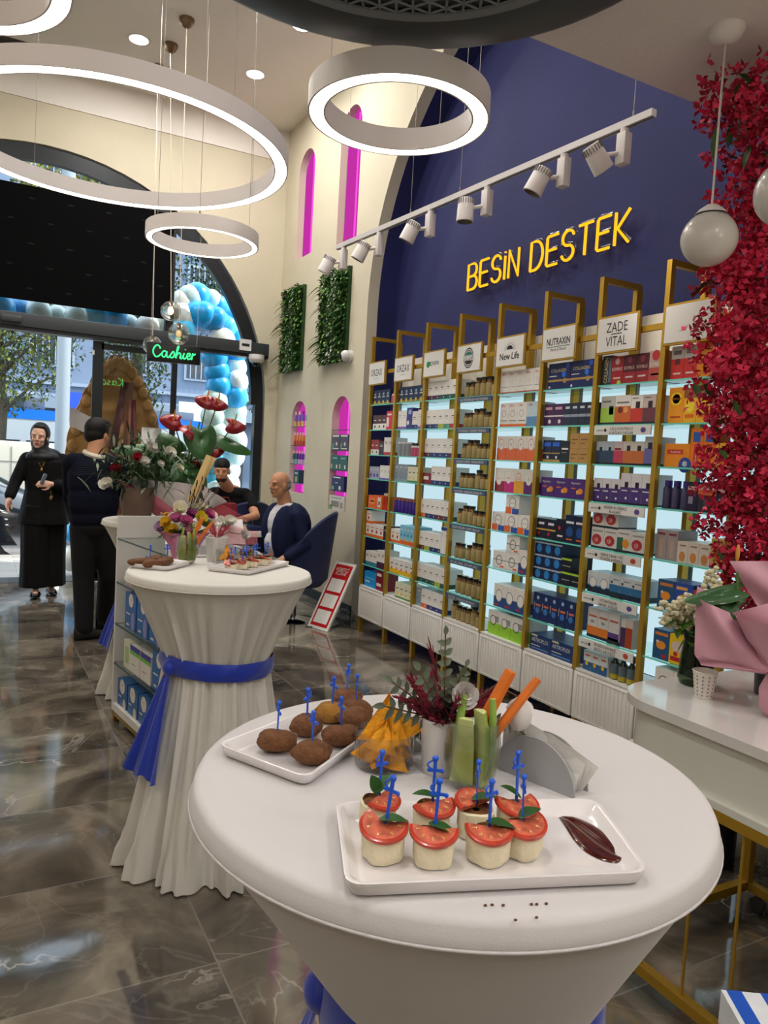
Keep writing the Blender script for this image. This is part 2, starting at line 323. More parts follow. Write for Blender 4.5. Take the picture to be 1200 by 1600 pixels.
m_ = MB(); m_.add([(-.95, YW, 0), (-1.85, YW, 0), (-1.85, YW, 2.68), (-.95, YW, 2.68)], [(0, 1, 2, 3)]); tag(m_.build('window_3', GL), kind='structure')
m_ = MB()
for x in (1.115, 1.93): m_.box((x, YW-.09, 1.34), (.11 if x < 1.5 else .04, .045, 2.62), 0)
m_.box((1.52, YW-.09, .06), (.75, .045, .1)); m_.box((1.52, YW-.09, 2.6), (.75, .045, .06))
m_.box((1.06, YW-.13, 2.52), (.02, .02, .05), 1); d = m_.build('door_1', [DARK, mat('white_plastic', '#dcdcd8', .4)]); tag(d, kind='structure')
m_ = MB(); m_.add([(1.16, YW-.09, .1), (1.92, YW-.09, .1), (1.92, YW-.09, 2.6), (1.16, YW-.09, 2.6)], [(0, 1, 2, 3)]); m_.build('door_glass', GL, d)
# threshold and outside ground
m_ = MB(); m_.box((FX, YF+.17, -.045), (2*FR, .34, .1)); tag(m_.build('floor_threshold', mat('wet_threshold_stone', '#5d666c', .08, var=.25, vscale=5)), kind='structure')
def pave_mat():
    m = bpy.data.materials.new('pavement_slabs'); m.use_nodes = True; n = m.node_tree; b = n.nodes['Principled BSDF']; tc = n.nodes.new('ShaderNodeTexCoord'); br = n.nodes.new('ShaderNodeTexBrick')
    br.inputs['Scale'].default_value = 1; br.inputs['Brick Width'].default_value = .4; br.inputs['Row Height'].default_value = .2; br.inputs['Mortar Size'].default_value = .004
    br.inputs['Color1'].default_value = lin('#a7a39c'); br.inputs['Color2'].default_value = lin('#8f8b86'); br.inputs['Mortar'].default_value = lin('#6a6764'); n.links.new(tc.outputs['Object'], br.inputs['Vector']); n.links.new(br.outputs[0], b.inputs['Base Color']); b.inputs['Roughness'].default_value = .6; return m
m_ = MB(); m_.box((2, YF+.34+1.3, -.1), (24, 2.6, .15)); tag(m_.build('pavement', pave_mat()), kind='structure')
m_ = MB(); m_.box((2, 26, -.25), (60, 29, .2)); tag(m_.build('road', mat('asphalt', '#55565a', .8, var=.2, vscale=4)), kind='structure')
# ================================================================ LAMPS
HOUS = mat('white_powder_coat', '#d9d2cf', .5); RINGL = glow('ring_diffuser', (1, .93, .80), 7)
def ring_lamp(cx, cy, z, R, wd, h, label, wires, ztop):
    t = thing('ring_pendant_lamp', label, 'pendant lamp', (cx, cy, z), group=None); n = 96 if R > .6 else 64
    b = MB(); b.lathe([(R-wd, 0), (R-wd, h), (R, h), (R, 0), (R-.008, 0), (R-.008, .006), (R-wd+.008, .006), (R-wd+.008, 0), (R-wd, 0)], n); b.build('housing', HOUS, t, merge=1e-5)
    b = MB(); b.lathe([(R-.008, .002), (R-wd+.008, .002)], n); b.build('diffuser', RINGL, t, smooth=0)
    for a in wires:
        p = ((R-wd/2)*math.cos(a), (R-wd/2)*math.sin(a)); b = MB(); b.cyl((p[0], p[1], h), (p[0]*.96, p[1]*.96, ztop-z), .0016, n=5); b.cyl((p[0], p[1], h), (p[0], p[1], h+.02), .006, n=6); b.build('wire', mat('steel_wire', '#8d8780', .4, .6), t)
    return t
ring_lamp(.704, 5.003, 3.3, 1.035, .085, .10, 'largest glowing white ring lamp hung on thin wires', [.3, 2.0, 3.6, 5.2], ZC)
ring_lamp(1.57, 2.99, 3.0, .392, .075, .10, 'glowing white ring lamp hung close to the blue arched wall', [.5, 2.2, 3.9, 5.4], ZC)
ring_lamp(1.282, 5.151, 2.9, .368, .05, .085, 'small glowing white ring lamp hung inside and below the largest ring', [.2, 2.4, 4.4], ZC)
ring_lamp(-.19, 3.483, 3.3, .49, .085, .10, 'glowing white ring lamp cut off at the upper corner over the aisle', [1, 3.1, 5.2], ZC)
SPOTG = glow('spot_lens', (1, .97, .92), 9)
def recessed(x, y, z, label):
    t = thing('recessed_spotlight', label, 'ceiling light', (x, y, z)); b = MB(); b.lathe([(.085, 0), (.112, -.004), (.115, 0)], 28); b.build('trim_ring', HOUS, t)
    b = MB(); b.lathe([(.086, -.002), (.001, -.002)], 28); b.build('lens', SPOTG, t, smooth=0)
for (x, y), l in zip(HALL_SPOTS, ['round ceiling spotlight nearest the brass lamp cups', 'round ceiling spotlight at the corner near the tall pink niches', 'round ceiling spotlight beside the edge of the dark round grille', 'round ceiling spotlight over the man in the navy sweater', 'round ceiling spotlight over the old man', 'round ceiling spotlight over the big ring lamp', 'round ceiling spotlight by the far wall near the street', 'round ceiling spotlight by the far wall inside', 'round ceiling spotlight over the pleated table', 'round ceiling spotlight over the track lights']):
    recessed(x, y, ZC-.001, l)
for (x, y), l in zip(LOW_SPOTS, ['low ceiling spotlight behind the dark round grille', 'low ceiling spotlight beside the aisle', 'low ceiling spotlight over the white counter', 'low ceiling spotlight in the middle behind the photographer', 'low ceiling spotlight at the back by the shelves', 'low ceiling spotlight at the back of the aisle', 'low ceiling spotlight behind the white counter']):
    recessed(x, y, 3.199, l)
# round ceiling cassette with perforated grille
t = thing('ceiling_cassette', 'large dark round ceiling cassette with a triangle patterned grille', 'air conditioner', (1.03, 1.95, 3.2)); BLK = mat('black_plastic', '#3a3d3f', .4); GRM = mat('grey_grille', '#6c7073', .5)
b = MB(); b.lathe([(.93, 0), (.915, -.04), (.88, -.055), (.74, -.055), (.70, -.04), (.001, -.04)], 72); b.build('housing', BLK, t)
b = MB()
b.lathe([(.70, -.056), (.70, -.044), (.66, -.044), (.66, -.056), (.70, -.056)], 64)
for i in range(-11, 12):
    for a in (0, PI/3, 2*PI/3):
        q = i*.06; hl = math.sqrt(max(0, .67**2-q*q)); c_, s_ = math.cos(a), math.sin(a)
        if hl > .05: b.tube([(-hl*c_-q*s_, -hl*s_+q*c_, -.048), (hl*c_-q*s_, hl*s_+q*c_, -.048)], .005, 4)
b.build('grille', GRM, t)
# track with six adjustable heads
TA, TB = V((2.5, 5.69, 3.21)), V((2.74, 2.66, 3.21)); tr = thing('ceiling_track', 'white track rail with adjustable spotlights hung across the blue wall', 'track light', (2.6, 4.2, 3.21))
def loc_(p): return V(p) - V((2.6, 4.2, 3.21))
b = MB(); d = (TB-TA).normalized(); L = (TB-TA).length; ang = math.atan2(d.y, d.x); b.box(loc_((TA+TB)/2), (L, .034, .034), rz=ang); b.box(loc_((TA+TB)/2)-V((0, 0, .018)), (L, .012, .004), 1, rz=ang); b.build('rail', [mat('white_rail', '#d5d0cf', .35), mat('rail_slot', '#8a8888', .3, .7)], tr)
for k in (.03, .34, .52, .96): 
    p = TA.lerp(TB, k); b = MB(); b.cyl(loc_(p), loc_((p.x, p.y, ZC)), .0018, n=5); b.cyl(loc_(p), loc_(p)+V((0, 0, .05)), .005, n=6); b.build('suspension_wire', mat('steel_wire', '#8d8780'), tr)
HL = glow('spot_head_lens', (1, .9, .85), 5)
for i, (k, aim) in enumerate([(.035, (-.35, .25, -.9)), (.21, (-.35, .3, -.9)), (.42, (-.3, .3, -.9)), (.61, (0, 0, -1)), (.815, (-.3, .3, -.9)), (.945, (.62, -.1, -.75))]):
    p = TA.lerp(TB, k); q = loc_(p); M = Matrix.Translation(q) @ Matrix.Rotation(ang, 4, 'Z'); hd = MB()
    hd.cyl((0, 0, -.02), (0, 0, -.045), .022, n=14, M=M); hd.box((0, 0, -.115), (.055, .05, .15), M=M, bev=.004); h_ = hd.build('driver_box', HOUS, tr)
    aim = V(aim).normalized(); c0 = q + V((-.10, .075, -.15)); R = aim.to_track_quat('Z', 'Y').to_matrix().to_4x4(); M = Matrix.Translation(c0) @ R
    hd = MB(); hd.lathe([(.001, -.06), (.040, -.06), (.047, -.05), (.052, .075), (.047, .078), (.042, .05), (.001, .045)], 24, [0, 0, 0, 0, 1, 2], M=M)
    for s_ in range(20): a = 2*PI*s_/20; hd.box((.045*math.cos(a), .045*math.sin(a), -.04), (.014, .003, .03), 1, M=M @ Matrix.Rotation(0, 4, 'Z'), rz=a)
    hd.tube([q+V((0, 0, -.13)), c0], .012, 8); hd.build('lamp_head', [HOUS, mat('fin_grey', '#6f6b6a', .5), HL if i in (0, 5) else mat('reflector', '#c9b9b6', .25)], tr)
light('track_beam', 'SPOT', tuple(TA.lerp(TB, .945)+V((.0, .0, -.27))), 14, (1, .93, .85), .03, rot=V((.62, -.1, -.75)).to_track_quat('-Z', 'Y').to_euler(), spot=1.1)
# globe pendants near the counter
OP = mat('opal_glass', '#c9c4bd', .25, sss=0, coat=.3)
def globe(x, y, z, r, zt, label):
    t = thing('globe_pendant_lamp', label, 'pendant lamp', (x, y, zt)); b = MB(); b.lathe([(.001, -.055), (.02, -.055), (.05, -.04), (.066, -.008), (.066, 0)], 28); b.build('canopy', HOUS, t)
    b = MB(); b.cyl((0, 0, -.05), (0, 0, z+r+.02-zt), .004, n=8); b.build('cord', mat('cord_white', '#bfb8b4', .5), t)
    b = MB(); b.lathe([(.001, .035), (.02, .03), (.045, .012), (.06, -.006)], 24, c=(0, 0, z+r*.93-zt)); b.build('holder', HOUS, t)
    b = MB(); b.ell((0, 0, z-zt), (r, r, r*.98), 36, 22); b.build('globe', OP, t)
globe(2.427, 2.03, 2.43, .103, 3.2, 'white opal globe pendant hanging in front of the red flowers')
OPL = glow('lit_opal_glass', (1, .95, .9), 24)  # glow of four added, unseen globes that brighten the low ceiling and tables
for x_, y_, l_ in ((.5, -1.0, 'added glowing globe behind the photographer, unseen fill light'), (2.3, -.9, 'added glowing globe at the back over the counter, unseen fill light'), (-1.1, .3, 'added glowing globe over the left aisle, unseen fill light'), (1.7, -2.2, 'added glowing globe at the back of the shop, unseen fill light')):
    globe(x_, y_, 2.45, .11, 3.2, l_)
    for o_ in COL.objects:
        if o_.parent and o_.parent.get('label') == l_ and o_.name.startswith('globe'): o_.data.materials[0] = OPL
globe(2.13, 1.5, 2.39, .103, 3.2, 'second white opal globe pendant, cut by the picture edge')
CRK = glass('crackle_glass', (1, .95, .84), rough=.12, ior=2.1, solid=.45); BRS = mat('aged_brass', '#6d5a44', .4, .7); BULB = glow('warm_bulb', (1, .6, .25), 9)
for x, y, zc, xt, lb, on in ((1.60, 7.19, 2.59, 1.57, 'crackled glass globe pendant lowest above the green neon sign', .5), (1.63, 7.71, 2.88, 1.54, 'lit amber glass globe pendant, highest of the three small ones', 1), (1.56, 8.21, 2.59, 1.52, 'small glass globe pendant half behind the green neon sign', .3)):
    t = thing('small_globe_pendant', lb, 'pendant lamp', (xt, y, ZC)); b = MB(); b.lathe([(.001, -.08), (.02, -.078), (.05, -.055), (.066, -.02), (.068, 0)], 24); b.build('canopy', BRS, t)
    b = MB(); b.cyl((0, 0, -.06), (x-xt, 0, zc+.1-ZC), .0035, n=6); b.build('cord', mat('cord_cream', '#d8cdbb', .5), t)
    b = MB(); b.ell((x-xt, 0, zc-ZC), (.098,)*3, 24, 16, fn=lambda q: 1+.02*math.sin(9*q.x+7*q.z)*math.sin(8*q.y)); b.build('globe', CRK, t)
    b = MB(); b.cyl((x-xt, 0, zc+.1-ZC), (x-xt, 0, zc+.03-ZC), .018); b.build('socket', BRS, t); b = MB(); b.ell((x-xt, 0, zc-ZC), (.022, .022, .03)); b.build('bulb', BULB if on == 1 else mat('dim_bulb', '#d8b98a', .3, emit=.8), t)
# hanging wires cluster canopies already built; linear diffuser in the ceiling
b = MB(); b.box((-.5, 8.56, ZC-.006), (2.0, .16, .012))
for i in range(5): b.box((-.5, 8.50+.03*i, ZC-.014), (1.96, .008, .012), 1)
tag(b.build('ceiling_grille', [mat('grille_brown', '#4a423d', .6), BLK]), 'long dark slotted air grille in the ceiling beside the street wall', 'air vent')
# ================================================================ NEON SIGNS
NY = glow('neon_yellow', (1, .47, .015), 1.15); ACR = glass('clear_acrylic', (.9, .9, .95), rough=.02)
t = thing('neon_sign', 'yellow neon lettering BESIN DESTEK on the blue wall', 'neon sign', (3.44, 4.33, 3.03))
MX = Matrix.Rotation(-PI/2, 4, 'Z')
def arcp(cx, cy, rx, ry, a0, a1, n=10): return [(cx+rx*math.cos(math.radians(a0+(a1-a0)*k/n)), cy+ry*math.sin(math.radians(a0+(a1-a0)*k/n))) for k in range(n+1)]
GLY = {'B': (.52, [[(0, 0), (0, 1), (.3, 1)]+arcp(.3, .76, .2, .24, 90, -90)+[(.05, .52)], [(.3, .52)]+arcp(.3, .26, .24, .26, 90, -90)+[(0, 0)]]), 'E': (.48, [[(.48, 1), (.05, 1), (0, .95), (0, .05), (.05, 0), (.48, 0)], [(.04, .52), (.42, .52)]]),
 'S': (.5, [arcp(.25, .74, .24, .25, 15, 270)+arcp(.25, .25, .25, .25, 90, -165)[1:]]), 'İ': (.04, [[(.02, 0), (.02, .86)], [(.02, .98), (.02, 1.02)]]), 'N': (.5, [[(0, 0), (0, 1), (.5, 0), (.5, 1)]]), ' ': (.22, []),
 'D': (.56, [[(0, 0), (0, 1), (.2, 1)]+arcp(.2, .5, .36, .5, 80, -80)+[(.2, 0), (0, 0)]]), 'T': (.56, [[(0, 1), (.56, 1)], [(.28, .97), (.28, 0)]]), 'K': (.5, [[(0, 0), (0, 1)], [(.5, 1), (.08, .5), (.5, 0)]])}
x_ = 0; SEG = []
for ch in 'BESİN DESTEK':
    w_, st = GLY[ch]; SEG += [[(x_+p[0], p[1]) for p in q] for q in st]; x_ += w_+.2
kx = 1.72/(x_-.2)
b = MB()
for q in SEG: b.tube([((p[0])*kx-.86, 0, (p[1]-.5)*.20) for p in q], .0095, 8, M=MX)
b.build('neon_lettering', NY, t)
b = MB()
for q in SEG: b.tube([((p[0])*kx-.86, .012, (p[1]-.5)*.20) for p in q], .026, 8, M=MX)
b.v = [(.012+(v[0]-.012)*.12, v[1], v[2]) for v in b.v]; b.build('acrylic_backing', glass('acrylic_edge', (.72, .68, .80), rough=.15), t)
for y_ in (-.7, -.25, .3, .72): b = MB(); b.cyl((0, y_, .02), (.06, y_, .02), .008, n=8); b.build('standoff', mat('steel_pin', '#9a9a9a', .3, .8), t)
def strokes(mb, st, o, sx, sz, r, m=0, ydir=1, y=0):
    for s in st:
        P = []
        for i in range(len(s)-1):
            for k in range(4):
                t_ = k/4; p0 = s[max(0, i-1)]; p1 = s[i]; p2 = s[i+1]; p3 = s[min(len(s)-1, i+2)]
                q = [.5*((2*p1[j])+(-p0[j]+p2[j])*t_+(2*p0[j]-5*p1[j]+4*p2[j]-p3[j])*t_*t_+(-p0[j]+3*p1[j]-3*p2[j]+p3[j])*t_**3) for j in (0, 1)]; P.append(q)
        P.append(s[-1]); mb.tube([(o[0]+ydir*p[0]*sx, y, o[1]+p[1]*sz) for p in P], r, 6, m)
CASH = [[(.62, .75), (.5, .98), (.28, 1.0), (.08, .7), (.05, .35), (.25, .02), (.5, .08), (.68, .3)], [(1.12, .5), (.95, .58), (.78, .42), (.78, .15), (.95, .04), (1.1, .25), (1.15, .55), (1.15, .15), (1.3, .05), (1.45, .25)],
        [(1.45, .25), (1.68, .6), (1.78, .3), (1.62, .05), (1.45, .1)], [(1.85, .1), (2.0, .6), (2.12, 1.05), (2.05, 1.05), (1.95, .5), (1.92, .02)], [(1.93, .25), (2.15, .52), (2.3, .4), (2.25, .1), (2.4, .06), (2.5, .3)],
        [(2.58, .55), (2.52, .2), (2.62, .04), (2.78, .2)], [(2.66, .85), (2.68, .88)], [(2.78, .25), (3.05, .35), (3.05, .55), (2.88, .52), (2.82, .25), (2.95, .04), (3.2, .2)], [(3.2, .02), (3.26, .3), (3.3, .58), (3.38, .45), (3.52, .58)]]
KASA = [[(.1, 1), (.05, 0)], [(.6, 1), (.1, .5), (.6, 0)], [(1.12, .5), (.95, .58), (.78, .42), (.78, .15), (.95, .04), (1.1, .25), (1.15, .55), (1.15, .15), (1.3, .05)], [(1.7, .55), (1.5, .5), (1.55, .3), (1.75, .2), (1.65, .03), (1.45, .08)], [(2.3, .5), (2.12, .58), (1.95, .42), (1.95, .15), (2.12, .04), (2.28, .25), (2.32, .55), (2.32, .15), (2.45, .05)]]
t = thing('cashier_sign', 'hanging black box sign with green neon word Cashier', 'neon sign', (1.51, 6.94, 2.375), rz=-.12)
b = MB(); b.box((0, .03, 0), (.46, .07, .165), bev=.004); b.build('sign_box', mat('sign_black', '#060a0a', .25), t)
NG = glow('neon_green', (.05, 1, .25), 1.6)
b = MB(); strokes(b, CASH, (-.185, -.045), .105, .10, .0058, y=-.018); b.build('neon_lettering', NG, t)
b = MB(); strokes(b, KASA, (.16, -.05), .12, .11, .006, ydir=-1, y=.078); b.build('neon_lettering', glow('neon_green_back', (.1, 1, .2), 9), t)
for x_ in (-.2, .2): b = MB(); b.cyl((x_, .03, .08), (x_, .03, ZC-2.375), .0012, n=5); b.build('wire', mat('cord_cream', '#d8cdbb'), t)
# ================================================================ RACK
GOLD = mat('brushed_gold', '#a9852f', .36, .75, var=.08, vscale=30); GOLDP = mat('gold_paint', '#b08a2c', .4, .55)
WHT = mat('white_lacquer', '#dedad4', .35, coat=.2); SHELFG = glass('shelf_glass', (.84, .97, .95), rough=0, ior=1.5); EDGE = mat('glass_edge_green', '#5fb8a4', .15, emit=.12)
PANEL = glow('backlit_panel', (.58, .80, .88), .78); CREAM = mat('cream_tile', '#d8cfbf', .5)
BAYY = [5.935, 5.475, 5.015, 4.555, 4.095, 3.635, 3.175, 2.715]; SZ = [2.0, 1.785, 1.57, 1.363, 1.108, .86, .61, .42]; PX = 2.98
ORD = ['first', 'second', 'third', 'fourth', 'fifth', 'sixth', 'seventh', 'eighth', 'ninth']
INK = mat('ink_black', '#151515', .6); PAPER = mat('sign_white', '#d6d3cf', .4)
SIGNS = ['ORZAX', 'ORZAX', None, None, None, 'NUTRAXIN', 'ZADE', None]
SL = ['gold shelf bay nearest the street with blue wall showing behind', 'second gold shelf bay, its sign repeats the same thin word', 'gold shelf bay under the sign with a green globe logo', 'gold shelf bay of brown jars under the oval emblem sign', 'gold shelf bay under the sunburst logo sign', 'gold shelf bay under the sign with one underlined word', 'gold shelf bay under the two line lettered sign', 'gold shelf bay under the blank white sign behind the red flowers']
TAGS4 = ['MULTİVİTAMİNLER • MULTIVITAMINS', 'VİTAMİNLER • VITAMINS, MINERALS', 'BAĞIŞIKLIK DESTEĞİ • IMMUNE SUPPORT', 'KALP SAĞLIĞI • CARDIOVASCULAR HEALTH', 'EKLEM SAĞLIĞI • JOINT HEALTH', 'CİLT, SAÇ, TIRNAK • SKIN, HAIR, NAILS', 'SİNDİRİM • DIGESTIVE SUPPLEMENTS']
TAGS7 = {1: ('KİLO KONTROLÜ', '& SAĞLIKLI YAĞLAR'), 3: ('BAĞIŞIKLIK DİRENCİ', '& ALERJİ'), 4: ('OMEGA 3 BALIK YAĞI', 'VİTAMİN & MİNERAL'), 5: ('VİTAMİNLER', 'GENEL SAĞLIK'), 6: ('SPORCU & ENERJİ', 'BESİN DESTEĞİ')}
EM = (glow('tag_white', (.7, .7, .7), .0),)
for i, y0 in enumerate(BAYY):
    t = thing('shelf_bay', SL[i], 'shelving', (PX, y0, 0)); W = .46
    b = MB(); b.box((.015, 0, 1.485), (.03, .03, 2.15)); b.build('front_post', GOLDP, t)
    b = MB(); b.box((.275, 0, 1.485), (.045, .03, 2.15)); b.build('back_post', GOLDP, t)
    b = MB(); b.box((.145, 0, 2.575), (.29, .03, .03)); b.build('top_bar', GOLDP, t)
    b = MB(); b.box((.015, -W/2, 2.27), (.02, W-.03, .03)); b.build('cross_bar', GOLDP, t)
    if i == 7: b = MB(); b.box((.015, -W+.0, 1.485), (.03, .03, 2.15)); b.build('front_post', GOLDP, t)
    for k, z in enumerate(SZ[:-1]):
        b = MB(); b.box((.15, -W/2, z-.004), (.27, W-.035, .008)); b.box((.012, -W/2, z-.004), (.006, W-.035, .008), 1); b.build('glass_shelf', [SHELFG, EDGE], t)
    b = MB(); b.box((.15, -W/2, SZ[7]-.006), (.30, W-.03, .012)); b.build('base_shelf', WHT, t)
    b = MB()
    if True:
        b.box((.32, -W/2, 1.22), (.012, W-.06, 1.60)); b.build('light_panel', PANEL, t)
        b = MB(); b.box((.33, -W/2, 2.225), (.02, W-.01, .39)); b.box((.33, 0, 1.22), (.02, .06, 1.62), 1); b.build('back_board', [CREAM, mat('grey_strip', '#8fa0a0', .5)], t)
    # sign board, slightly proud of the posts
    b = MB(); s0 = -.16; b.box((-.012, s0, 2.262), (.016, .30, .20), 0); b.box((-.021, s0, 2.262), (.004, .276, .178), 1); sb = b.build('sign_board', [GOLDP, PAPER], t)
    M = Matrix.Translation((-.0235, s0, 2.262)) @ MX; b = MB(); mats_ = [INK, mat('ink_green', '#1f8f4a', .5), mat('ink_teal', '#2b6b6b', .5), mat('ink_grey', '#9a9a9a', .5)]
    if i < 2: put_text(b, 'ORZAX', (0, 0, .005), .082, wmax=.205, M=M); b.box((0, -.0003, -.045), (.10, .0005, .003), 3, M=M)
    elif i == 2:
        b.lathe([(.024, 0), (.001, 0)], 20, 1, M=M @ Matrix.Translation((-.075, 0, .0)) @ Matrix.Rotation(PI/2, 4, 'X')); put_text(b, 'ROFARMA', (.012, 0, .004), .045, 0, wmax=.13, M=M); put_text(b, 'DC', (-.045, 0, .002), .045, 1, wmax=.03, M=M)
    elif i == 3:
        for r0, r1, mm in ((.064, .056, 0), (.05, .044, 0)): b.grid(lambda u, v, r0=r0, r1=r1: ((r0+(r1-r0)*v)*.9*math.cos(2*PI*u), 0, 1.1*(r0+(r1-r0)*v)*math.sin(2*PI*u)), 36, 1, mm, M)
        b.grid(lambda u, v: (.04*v*math.cos(PI*u)*.9, 0, .018+.025*v*math.sin(PI*u)), 16, 1, 2, M); b.grid(lambda u, v: (.04*v*math.cos(-PI*u)*.9, 0, -.018+.025*v*math.sin(-PI*u)), 16, 1, 0, M)
        b.box((0, -.0004, 0), (.13, .0005, .034), 4, M=M); put_text(b, 'SOLGAR', (0, -.001, 0), .045, 0, wmax=.125, M=M)
    elif i == 4:
        b.grid(lambda u, v: (.032*v*math.cos(PI*u), 0, .012+.026*v*math.sin(PI*u)), 16, 1, 0, M)
        for k in range(11):
            a = PI*k/10; b.add([(q*math.cos(a+s), 0, .012+q*.8*math.sin(a+s)) for q, s in ((.038, -.06), (.038, .06), (.07, 0))], [(0, 1, 2)], 0, M)
        put_text(b, 'New Life', (0, 0, -.03), .062, 0, wmax=.2, M=M, outline=.012); put_text(b, 'New Life', (0, 0, -.03), .062, 0, wmax=.2, M=M)
    elif i == 5:
        put_text(b, 'NUTRAXIN', (0, 0, .012), .058, 0, wmax=.2, M=M, outline=.01); put_text(b, 'NUTRAXIN', (0, 0, .012), .058, 0, wmax=.2, M=M); b.box((0, -.0003, -.018), (.2, .0005, .004), 2, M=M); put_text(b, 'Vitamin & Mineral', (0, 0, -.034), .026, 0, wmax=.14, M=M)
    elif i == 6:
        put_text(b, 'ZADE', (0, 0, .036), .074, 0, wmax=.15, M=M); b.box((0, -.0003, .0), (.075, .0005, .004), 0, M=M); put_text(b, 'VITAL', (0, 0, -.038), .074, 0, wmax=.15, M=M)
    if b.v: b.build('lettering', mats_+[PAPER], sb, smooth=0)
    if i == 3:
        for k in range(7):
            b = MB(); b.box((-.004, -W/2, SZ[k]-.022), (.006, W-.05, .034), 0); M = Matrix.Translation((-.0078, -W/2, SZ[k]-.022)) @ MX; put_text(b, TAGS4[k], (0, 0, 0), .024, 1, wmax=.33, M=M); b.build('shelf_label', [mat('tag_navy', '#3a465e', .4), PAPER], t, smooth=0)
    if i == 6:
        for k, (l1, l2) in TAGS7.items():
            b = MB(); b.box((-.004, -W/2, SZ[k]-.032), (.006, W-.06, .05), 0); M = Matrix.Translation((-.0078, -W/2, SZ[k]-.032)) @ MX
            put_text(b, l1, (0, 0, .01), .022, 1, wmax=.16, M=M); put_text(b, l2, (0, 0, -.012), .022, 1, wmax=.17, M=M)
            b.lathe([(.009, 0), (.001, 0)], 14, 1, M=M @ Matrix.Translation((-.115, 0, 0)) @ Matrix.Rotation(PI/2, 4, 'X')); put_text(b, 'zade vital', (-.155, 0, 0), .014, 1, wmax=.05, M=M)
            b.ell((.15, 0, 0), (.018, .001, .014), 12, 6, 2+k % 2, M=M); b.build('shelf_label', [PAPER, INK, pc('#b04a3a'), pc('#5a4a8a')], t, smooth=0)
    # white cabinet below, its own unit
    c = thing('base_cabinet', 'white fluted base cabinet under the %s gold shelf bay' % (['first', 'second', 'third', 'fourth', 'fifth', 'sixth', 'seventh', 'eighth'][i]), 'cabinet', (PX, y0, 0), group=None)
    b = MB(); b.box((.17, -W/2, .27), (.29, W-.02, .26)); b.build('body', WHT, c)
    b = MB(); b.box((.008, -W/2, .27), (.02, W-.012, .268), bev=.004); b.box((-.003, -W/2, .39), (.004, W-.07, .004)); b.box((-.003, -W/2, .15), (.004, W-.07, .004))
    for s in (-1, 1): b.box((-.003, -W/2+s*(W/2-.035), .27), (.004, .004, .24))
    for k in range(13 if i > 1 else 0): b.cyl((-.001, -.055-k*(W-.11)/12, .155), (-.001, -.055-k*(W-.11)/12, .385), .0045, n=6)
    b.build('door', WHT, c)
    for yy in ([-.01] if i < 7 else [-.01, -W+.01]): b = MB(); b.box((.03, yy, .07), (.035, .03, .138)); b.build('leg', GOLDP, c)
    b = MB(); b.box((.28, -.01, .07), (.035, .03, .138)); b.build('leg', GOLDP, c)
# ================================================================ PRODUCTS
def pbox_mesh(w, h, d, top, bot='', frac=0, deco=(), side=None):
    cols = []; 
    def ci(c):
        if c not in cols: cols.append(c)
        return cols.index(c)
    b = MB(); x, y = w/2, d/2; zs = [0]+([h*frac] if bot and frac else [])+[h]
    v = [(sx*x, sy*y, z) for z in zs for sx, sy in ((-1, -1), (1, -1), (1, 1), (-1, 1))]; f = []; m = []
    n = len(zs)
    for j in range(n-1):
        cc = ci(bot) if (n == 3 and j == 0) else ci(top)
        for k in range(4): f.append((j*4+k, j*4+(k+1) % 4, (j+1)*4+(k+1) % 4, (j+1)*4+k)); m.append(ci(side) if (side and k != 0) else cc)
    f += [(3, 2, 1, 0), tuple((n-1)*4+k for k in range(4))]; m += [ci(bot or top), ci(side or top)]; b.add(v, f, m)
    e = -y-.0006
    for q in deco:
        if q[0] == 'r': _, x0, x1, z0, z1, cl = q; b.add([(-x+w*x0, e, h*z0), (-x+w*x1, e, h*z0), (-x+w*x1, e, h*z1), (-x+w*x0, e, h*z1)], [(0, 1, 2, 3)], ci(cl))
        elif q[0] in 'co':
            _, cx, cz, r, cl = q[:5]; k = 18; P = [(-x+w*cx+r*w*math.cos(2*PI*i/k), e-.0004, h*cz+r*w*math.sin(2*PI*i/k)*(q[5] if len(q) > 5 else 1)) for i in range(k)]
            if q[0] == 'c': b.add(P, [tuple(range(k))], ci(cl))
            else:
                P2 = [(-x+w*cx+r*.85*w*math.cos(2*PI*i/k), e-.0004, h*cz+r*.85*w*math.sin(2*PI*i/k)*(q[5] if len(q) > 5 else 1)) for i in range(k)]; b.add(P+P2, [(i, (i+1) % k, k+(i+1) % k, k+i) for i in range(k)], ci(cl))
        elif q[0] == 't': _, s, cx, cz, hh, cl = q[:6]; put_text(b, s, (-x+w*cx, e-.0008, h*cz), h*hh*1.3, ci(cl), wmax=w*(q[6] if len(q) > 6 else .85))
        elif q[0] == 'v': # vertical lettering
            _, s, cx, cz, hh, cl = q; bb = MB(); put_text(bb, s, (0, 0, 0), w*hh, 0, wmax=h*.85); b.add([(-x+w*cx-p[2], e-.0008, h*cz+p[0]) for p in bb.v], bb.f, ci(cl))
    return b.mesh('supplement_box', [pc(k) for k in cols], smooth=0)
def lines(cl, cx=.5, z=.72, k=2): return tuple(('r', cx-.3+.05*i, cx+.3-.08*i, z-.09*i, z-.09*i+.035, cl) for i in range(k))
W_, GR, NV, RD, OR, YL, PU, DG, LG = '#ded8d2', '#8e9698', '#1c2450', '#b3222c', '#e0662a', '#e6b422', '#3d2560', '#1c4a3a', '#9cc63a'
